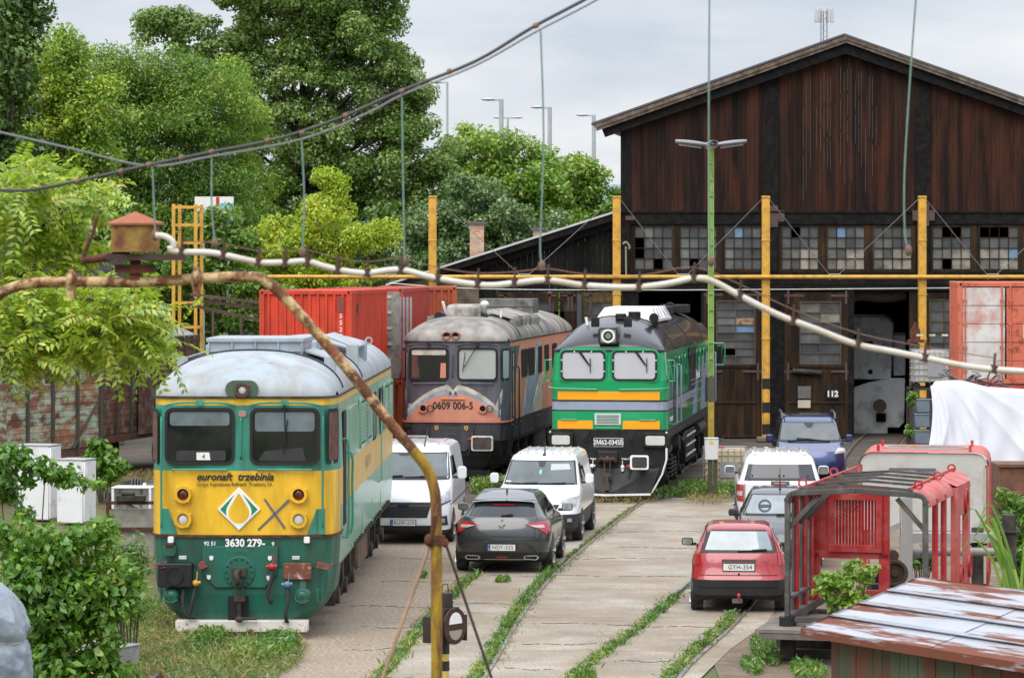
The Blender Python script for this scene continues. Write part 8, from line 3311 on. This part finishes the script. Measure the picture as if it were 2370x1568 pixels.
# ---------------------------------------------------------------- near foliage and ground cover
def strip_plants(name, pts, width, n, size, m, h=0.10, jitter=1.0, aspect=0.3, up=0.9):
    """leafy blades scattered along ground lines; pts list of (x,y) polylines"""
    P0 = []
    for pl in pts:
        pl = np.array(pl, float)
        seg = np.linalg.norm(np.diff(pl, axis=0), axis=1)
        P0.append((pl, seg))
    tot = sum(s.sum() for _, s in P0)
    pos = []
    for pl, seg in P0:
        k = int(n * seg.sum() / tot)
        d = RNG.random(k) * seg.sum()
        # clumped density along the line
        d = d + 0.22 * np.sin(d * 5.3) + 0.11 * np.sin(d * 13.1)
        d = np.clip(d, 0, seg.sum() - 1e-3)
        cs = np.r_[0, np.cumsum(seg)]
        i = np.searchsorted(cs, d, side="right") - 1
        f = (d - cs[i]) / seg[i]
        q = pl[i] * (1 - f)[:, None] + pl[i + 1] * f[:, None]
        t = (pl[i + 1] - pl[i]) / seg[i][:, None]
        q = q + np.stack([-t[:, 1], t[:, 0]], 1) * (RNG.normal(size=k) * width * .5 * (.55 + .45 * np.sin(d * 2.1) ** 2))[:, None]
        pos.append(q)
    q = np.concatenate(pos)
    return blades(name, q, size, m, h, aspect, up)


def blades(name, q, size, m, h, aspect, up):
    n = len(q)
    z = RNG.random(n) ** 1.4 * h
    pos = np.c_[q, z + size * .25]
    ax = rand_unit(n) * .9 + np.array([0, 0, up])
    nr = rand_unit(n) + np.array([0, -.2, .35])
    nr /= np.linalg.norm(nr, axis=1, keepdims=True)
    ln = size * (.5 + RNG.random(n))
    V, Fq = leaf_quads(pos, nr, ax / np.linalg.norm(ax, axis=1, keepdims=True), ln, ln * aspect)
    return struct(np_mesh(name, V, Fq, m), "stuff")


def patch_plants(name, quads, n, size, m, h=.12, aspect=.2, up=1.0):
    """quads: ellipses (cx,cy,rx,ry) on the ground"""
    A = np.array([e[2] * e[3] for e in quads])
    k = RNG.choice(len(quads), n, p=A / A.sum())
    e = np.array(quads)[k]
    a = RNG.random(n) * 2 * math.pi
    r = np.sqrt(RNG.random(n))
    return blades(name, np.c_[e[:, 0] + e[:, 2] * r * np.cos(a), e[:, 1] + e[:, 3] * r * np.sin(a)], size, m, h, aspect, up)


def sub(path, d, y0, y1):
    return [(p.x, p.y) for p in offs(path, d) if y0 <= p.y <= y1]


strip_plants("grass", [sub(trB, -.72, 44, 62), sub(trB, .62, 44, 63.5), sub(trC, -.70, 44, 58.5), sub(trC, .60, 44, 55.5)], .135, 15000, .055, L_weed, .05, aspect=.34)
strip_plants("grass", [sub(trB, .66, 63, 80), sub(trB, -.62, 62, 74), sub(trC, -.62, 58, 62)], .08, 2600, .05, L_weed, .03)
strip_plants("dry_grass", [sub(trB, .80, 46, 82), sub(trB, -.85, 44, 60), sub(trC, -.80, 44, 58), sub(trC, .72, 44, 55)], .16, 3200, .07, L_dry, .03, aspect=.14)
strip_plants("grass", [sub(trB, -.70, 44, 62), sub(trB, .64, 44, 63), sub(trC, -.68, 44, 58), sub(trC, .62, 44, 55)], .20, 2200, .13, L_weed, .10, aspect=.16)


def ge(px, py, rx, ry):
    g = G(px, py)
    s = F / g.y
    return (g.x, g.y, rx / s, ry / s * g.y / HC)


patch_plants("grass", [ge(540, 1530, 160, 60), ge(470, 1480, 70, 60), ge(330, 1520, 90, 60), ge(400, 1420, 60, 80), ge(300, 1450, 60, 60)], 17000, .11, L_weed, .12, .14)
patch_plants("dry_grass", [ge(540, 1520, 170, 70), ge(300, 1115, 60, 20), ge(400, 1450, 80, 80), ge(1420, 1158, 110, 8), ge(330, 1520, 120, 60), ge(1640, 1160, 60, 8)], 14000, .13, L_dry, .14, .10)
patch_plants("weeds", [ge(640, 1510, 50, 25), ge(600, 1525, 70, 18), ge(480, 1495, 40, 20)], 3500, .10, L_weed, .22, .4)
patch_plants("weeds", [ge(1600, 1140, 34, 10), ge(1655, 1143, 30, 12), ge(1690, 1138, 16, 6), ge(1625, 1132, 30, 6), ge(1560, 1148, 40, 3)], 3800, .09, L_weed, .26, .4)
patch_plants("weeds", [ge(1115, 1135, 28, 8), ge(1150, 1128, 20, 6)], 1900, .09, L_weed, .32, .45)
patch_plants("weeds", [ge(1770, 1510, 30, 30), ge(1740, 1545, 25, 15), ge(1800, 1480, 20, 15), ge(1870, 1555, 40, 20)], 2600, .09, L_weed, .1, .3)
patch_plants("weeds", [ge(1350, 1568, 30, 10), ge(1165, 1345, 18, 3), ge(980, 1335, 10, 3), ge(910, 1165, 10, 3)], 900, .08, L_weed, .08, .4)
patch_plants("weeds", [ge(230, 1090, 30, 12), ge(1500, 1153, 60, 4)], 1200, .12, L_weed, .3, .4)

debris = mat("dark_soil_clods", (.045, .03, .022), .95, var=.4)
b = MB()
for k in range(60):
    g = G(random.gauss(390, 45), random.gauss(1425, 14))
    r = random.uniform(.03, .09)
    b.ball((g.x, g.y, r * .4), r * 1.4, r, r * .8, 7, 5)
struct(b.build("dirt", debris), "stuff")
bk = MB()
bk.box(0, 0, 0, .34, .2, .14)
o = bk.build("dark_block", grime, None, bevel=.012)
o.location = G(1808, 1497)
o.rotation_euler = (0, 0, .4)
tag(o, "small dark block lying on the gravel near the tin roofed hut", "block")
bk = MB()
bk.box(0, 0, 0, .7, .14, .1)
o = bk.build("timber_offcut", mat("wet_timber", (.06, .05, .04), .85), None, bevel=.01)
o.location = G(1822, 1517)
o.rotation_euler = (0, 0, -.5)
tag(o, "short timber offcut on the gravel by the dark block", "timber")


def compound(C, D, ln, npair=8, leaf=.105, wd=.040, droop=.30):
    """pinnate leaves: base points C, directions D (n x 3)"""
    n = len(C)
    D = D / np.linalg.norm(D, axis=1, keepdims=True)
    side = np.cross(D, np.array([0, 0, 1.0]))
    side /= np.maximum(np.linalg.norm(side, axis=1, keepdims=True), 1e-3)
    Vs, base = [], 0
    L_ = ln * (.7 + .6 * RNG.random(n))
    tw = RNG.normal(size=n) * .5
    for k in range(npair):
        f = (k + 1.2) / (npair + .4)
        p = C + D * (L_ * f)[:, None] - np.array([0, 0, 1.0]) * (droop * L_ * f ** 2)[:, None]
        tdir = D - np.array([0, 0, 1.0]) * (2 * droop * f)
        tdir /= np.linalg.norm(tdir, axis=1, keepdims=True)
        for sgn in (-1, 1):
            s2 = side * np.cos(tw)[:, None] * sgn + np.cross(side, D) * (np.sin(tw) * sgn)[:, None]
            ax = s2 * .85 + tdir * .45 - np.array([0, 0, .16]) + RNG.normal(size=(n, 3)) * .12
            ax /= np.linalg.norm(ax, axis=1, keepdims=True)
            nr = np.cross(ax, tdir) * sgn
            nr += RNG.normal(size=(n, 3)) * .15
            nr -= ax * np.sum(nr * ax, axis=1, keepdims=True)
            nr /= np.maximum(np.linalg.norm(nr, axis=1, keepdims=True), 1e-3)
            l_ = leaf * (.8 + .4 * RNG.random(n)) * (1.05 - .35 * abs(f - .45))
            V, _ = leaf_quads(p + ax * (l_ * .5)[:, None], nr, ax, l_, np.full(n, wd))
            Vs.append(V)
    V = np.concatenate(Vs)
    return V, np.arange(len(V)).reshape(-1, 4)


Y_ = 33.0
at_ = thing("ailanthus_tree", "bright yellow green tree with feather leaves reaching in front of the wagons", "tree", (P(-190, 0, Y_).x, Y_, 0))
rel = lambda px, py, dy=0: P(px, py, Y_) + Vector((0, dy, 0)) - at_.location
branches = [((-190, 1050), (-60, 920), (60, 800), (150, 765), (240, 785), (300, 790)), ((-190, 900), (-40, 830), (110, 720), (200, 690), (280, 700), (340, 720)),
            ((-150, 700), (0, 620), (80, 520), (120, 470), (170, 425)), ((-150, 650), (-40, 520), (20, 440), (45, 385)), ((-150, 900), (0, 820), (80, 740), (60, 690)), ((-120, 760), (30, 640), (100, 590), (120, 580)),
            ((-150, 560), (-20, 470), (40, 430), (100, 430)), ((0, 780), (100, 790), (190, 760), (270, 770)), ((-60, 700), (40, 690), (110, 700), (170, 720)),
            ((200, 690), (260, 730), (310, 760), (345, 790)), ((-120, 880), (0, 800), (60, 780), (120, 800))]
b = MB()
cs, ds = [], []
for br in branches:
    dy = random.uniform(-1.6, 1.6)
    pth = smooth_path([rel(x, y, dy * (i / len(br))) for i, (x, y) in enumerate(br)], 6)
    n = len(pth)
    b.tube(pth, list(np.linspace(.032, .007, n)), 6)
    for i in range(int(n * .3), n):
        for _ in range(6 if i < n - 5 else 10):
            d = rand_unit(1)[0] * np.array([1, 1, .55]) + np.array([.25, -.1, .12])
            cs.append(np.array(pth[i]) + RNG.normal(size=3) * np.array([.13, .26, .09]))
            ds.append(d)
b.build("trunk", bark, at_)
V, Fq = compound(np.array(cs), np.array(ds), .40)
np_mesh("crown", V, Fq, L_ail, at_)
b = MB()
for c_, d_ in list(zip(cs, ds))[::2]:
    c_, d_ = Vector(c_), Vector(d_).normalized()
    b.tube([c_, c_ + d_ * .2 - Vector((0, 0, .03)), c_ + d_ * .38 - Vector((0, 0, .11))], .004, 3, caps=False)
b.build("leaf_stalks", mat("red_stalk", (.22, .11, .04), .6), at_)  # bare leaf stalks only; the leaflets are in the crown mesh


def shrub(label, base, ells, n, size, m, ncl, cr, aspect=.55, droop=.6, name="shrub", stems=8, cat="shrub", flat=.8):
    t = thing(name, label, cat, base)
    E = [(Vector(c) - Vector(base), r) for c, r in ells]
    C, R = ell_clumps(E, ncl, *cr, .3)
    V, Fq = clump_leaves(C, R, n, size, aspect, droop, .5, flat)
    keep = (V.reshape(-1, 4, 3)[:, :, 2].min(axis=1) > 0.0)
    V = V.reshape(-1, 4, 3)[keep].reshape(-1, 3)
    np_mesh("foliage", V, np.arange(len(V)).reshape(-1, 4), m, t)
    b = MB()
    for i in RNG.choice(len(C), min(stems, len(C)), replace=False):
        c = Vector(C[i])
        st = Vector((c.x * .3, c.y * .3, 0))
        b.tube(smooth_path([st, st.lerp(c, .5) + Vector((0, 0, .1)), c], 4), list(np.linspace(.02, .006, 9)), 5)
    b.build("stem", bark, t)
    return t


def pe(px, py, Y, rx, ry, k=.9):
    s = F / Y
    return (P(px, py, Y), (rx / s, k * (rx + ry) / 2 / s, ry / s))


Yb = 41.0
gb = P(120, 0, Yb)
shrub("large leafy green shrub spilling over the verge beside the green and yellow engine", (gb.x, Yb, 0),
      [pe(90, 1370, Yb, 120, 110), pe(210, 1370, Yb, 100, 80), pe(40, 1250, Yb, 70, 60), pe(150, 1270, Yb, 80, 35), pe(90, 1470, Yb, 110, 80), pe(200, 1440, Yb, 70, 50), pe(255, 1300, Yb, 45, 20), pe(290, 1340, Yb, 35, 30), pe(320, 1370, Yb, 20, 22), pe(250, 1400, Yb, 60, 40), pe(240, 1225, Yb, 40, 14), pe(130, 1570, Yb, 130, 90), pe(60, 1640, Yb, 120, 60), pe(200, 1530, Yb, 60, 60)],
      14500, .13, L_bush, 280, (.12, .28), .58, .8, stems=5)
shrub("leafy sprig of the verge shrub hanging over the white refrigerators", (P(60, 0, 44).x, 44, 0),
      [pe(40, 1070, 44, 70, 30), pe(130, 1100, 44, 60, 18), pe(200, 1120, 44, 50, 12), pe(20, 1130, 44, 50, 40), pe(60, 1190, 44, 50, 25)], 1500, .12, L_bush, 70, (.07, .17), .58, .8, stems=3)
shrub("round dark green bush at the foot of the old wagons", (P(240, 0, 80).x, 80, 0), [pe(240, 1070, 80, 36, 40), pe(225, 1045, 80, 25, 22)], 1500, .2, L_bush, 30, (.14, .3), .6, .5)
shrub("tall weeds with narrow leaves between the shrub and the engine", (P(300, 0, 47).x, 47, 0), [pe(290, 1330, 47, 50, 60), pe(320, 1290, 47, 25, 60), pe(265, 1300, 47, 30, 60), pe(300, 1410, 47, 60, 40)], 2600, .11, L_weed, 60, (.1, .22), .22, .2)
shrub("young sapling with broad leaves growing through the red cab frame deck", (P(1950, 0, 46.8).x, 46.8, 0), [pe(1955, 1355, 46.8, 60, 45), pe(1990, 1330, 46.8, 35, 30), pe(1915, 1350, 46.8, 28, 40), pe(1960, 1395, 46.8, 65, 22)], 1250, .095, L_bri, 60, (.05, .13), .7, .7, stems=5)
shrub("feathery green bush beside the red cab shell and the skip", (P(2350, 0, 56).x, 56, 0), [pe(2345, 1190, 56, 40, 60), pe(2370, 1260, 56, 50, 80), pe(2345, 1290, 56, 30, 40)], 3000, .13, L_bush, 50, (.12, .28), .3, .4)
shrub("green weeds growing behind the chipped grey machine frame", (P(2130, 0, 54).x, 54, 0), [pe(2130, 1290, 54, 40, 20)], 500, .13, L_weed, 16, (.08, .16), .5, .3)
shrub("leafy plant sprouting beside the open doorway", (P(2100, 0, 95).x, 95, 0), [pe(2098, 995, 95, 14, 14), pe(2110, 925, 95, 6, 30)], 380, .16, L_bush, 12, (.08, .16), .6, .4)
rd = thing("reed_plant", "arching grass blades above the tin roofed hut", "plant", (P(2350, 0, 39).x, 39, 0))
b = MB()
for k in range(13):
    x0 = random.uniform(-.12, .2)
    tip = Vector((x0 + random.uniform(-.5, .15), random.uniform(-.3, .3), random.uniform(2.45, 2.95)))
    pth = smooth_path([Vector((x0, 0, 1.4)), Vector((x0 + (tip.x - x0) * .3, 0, 2.2)), tip + Vector((0, 0, .05)), tip + Vector((-.15, -.05, -.1))], 4)
    vs, n = [], len(pth)
    for i, p in enumerate(pth):
        wd = .022 * (1 - (i / n) ** 2)
        vs += [p + Vector((-wd, 0, 0)), p + Vector((wd, .01, 0))]
    b.add(vs, [(2 * i, 2 * i + 1, 2 * i + 3, 2 * i + 2) for i in range(n - 1)])
b.build("blade", L_bri, rd)
b = MB()
b.tube([(0, 0, 0), (.05, 0, 1.6)], .05, 6)
b.build("stem", bark, rd)
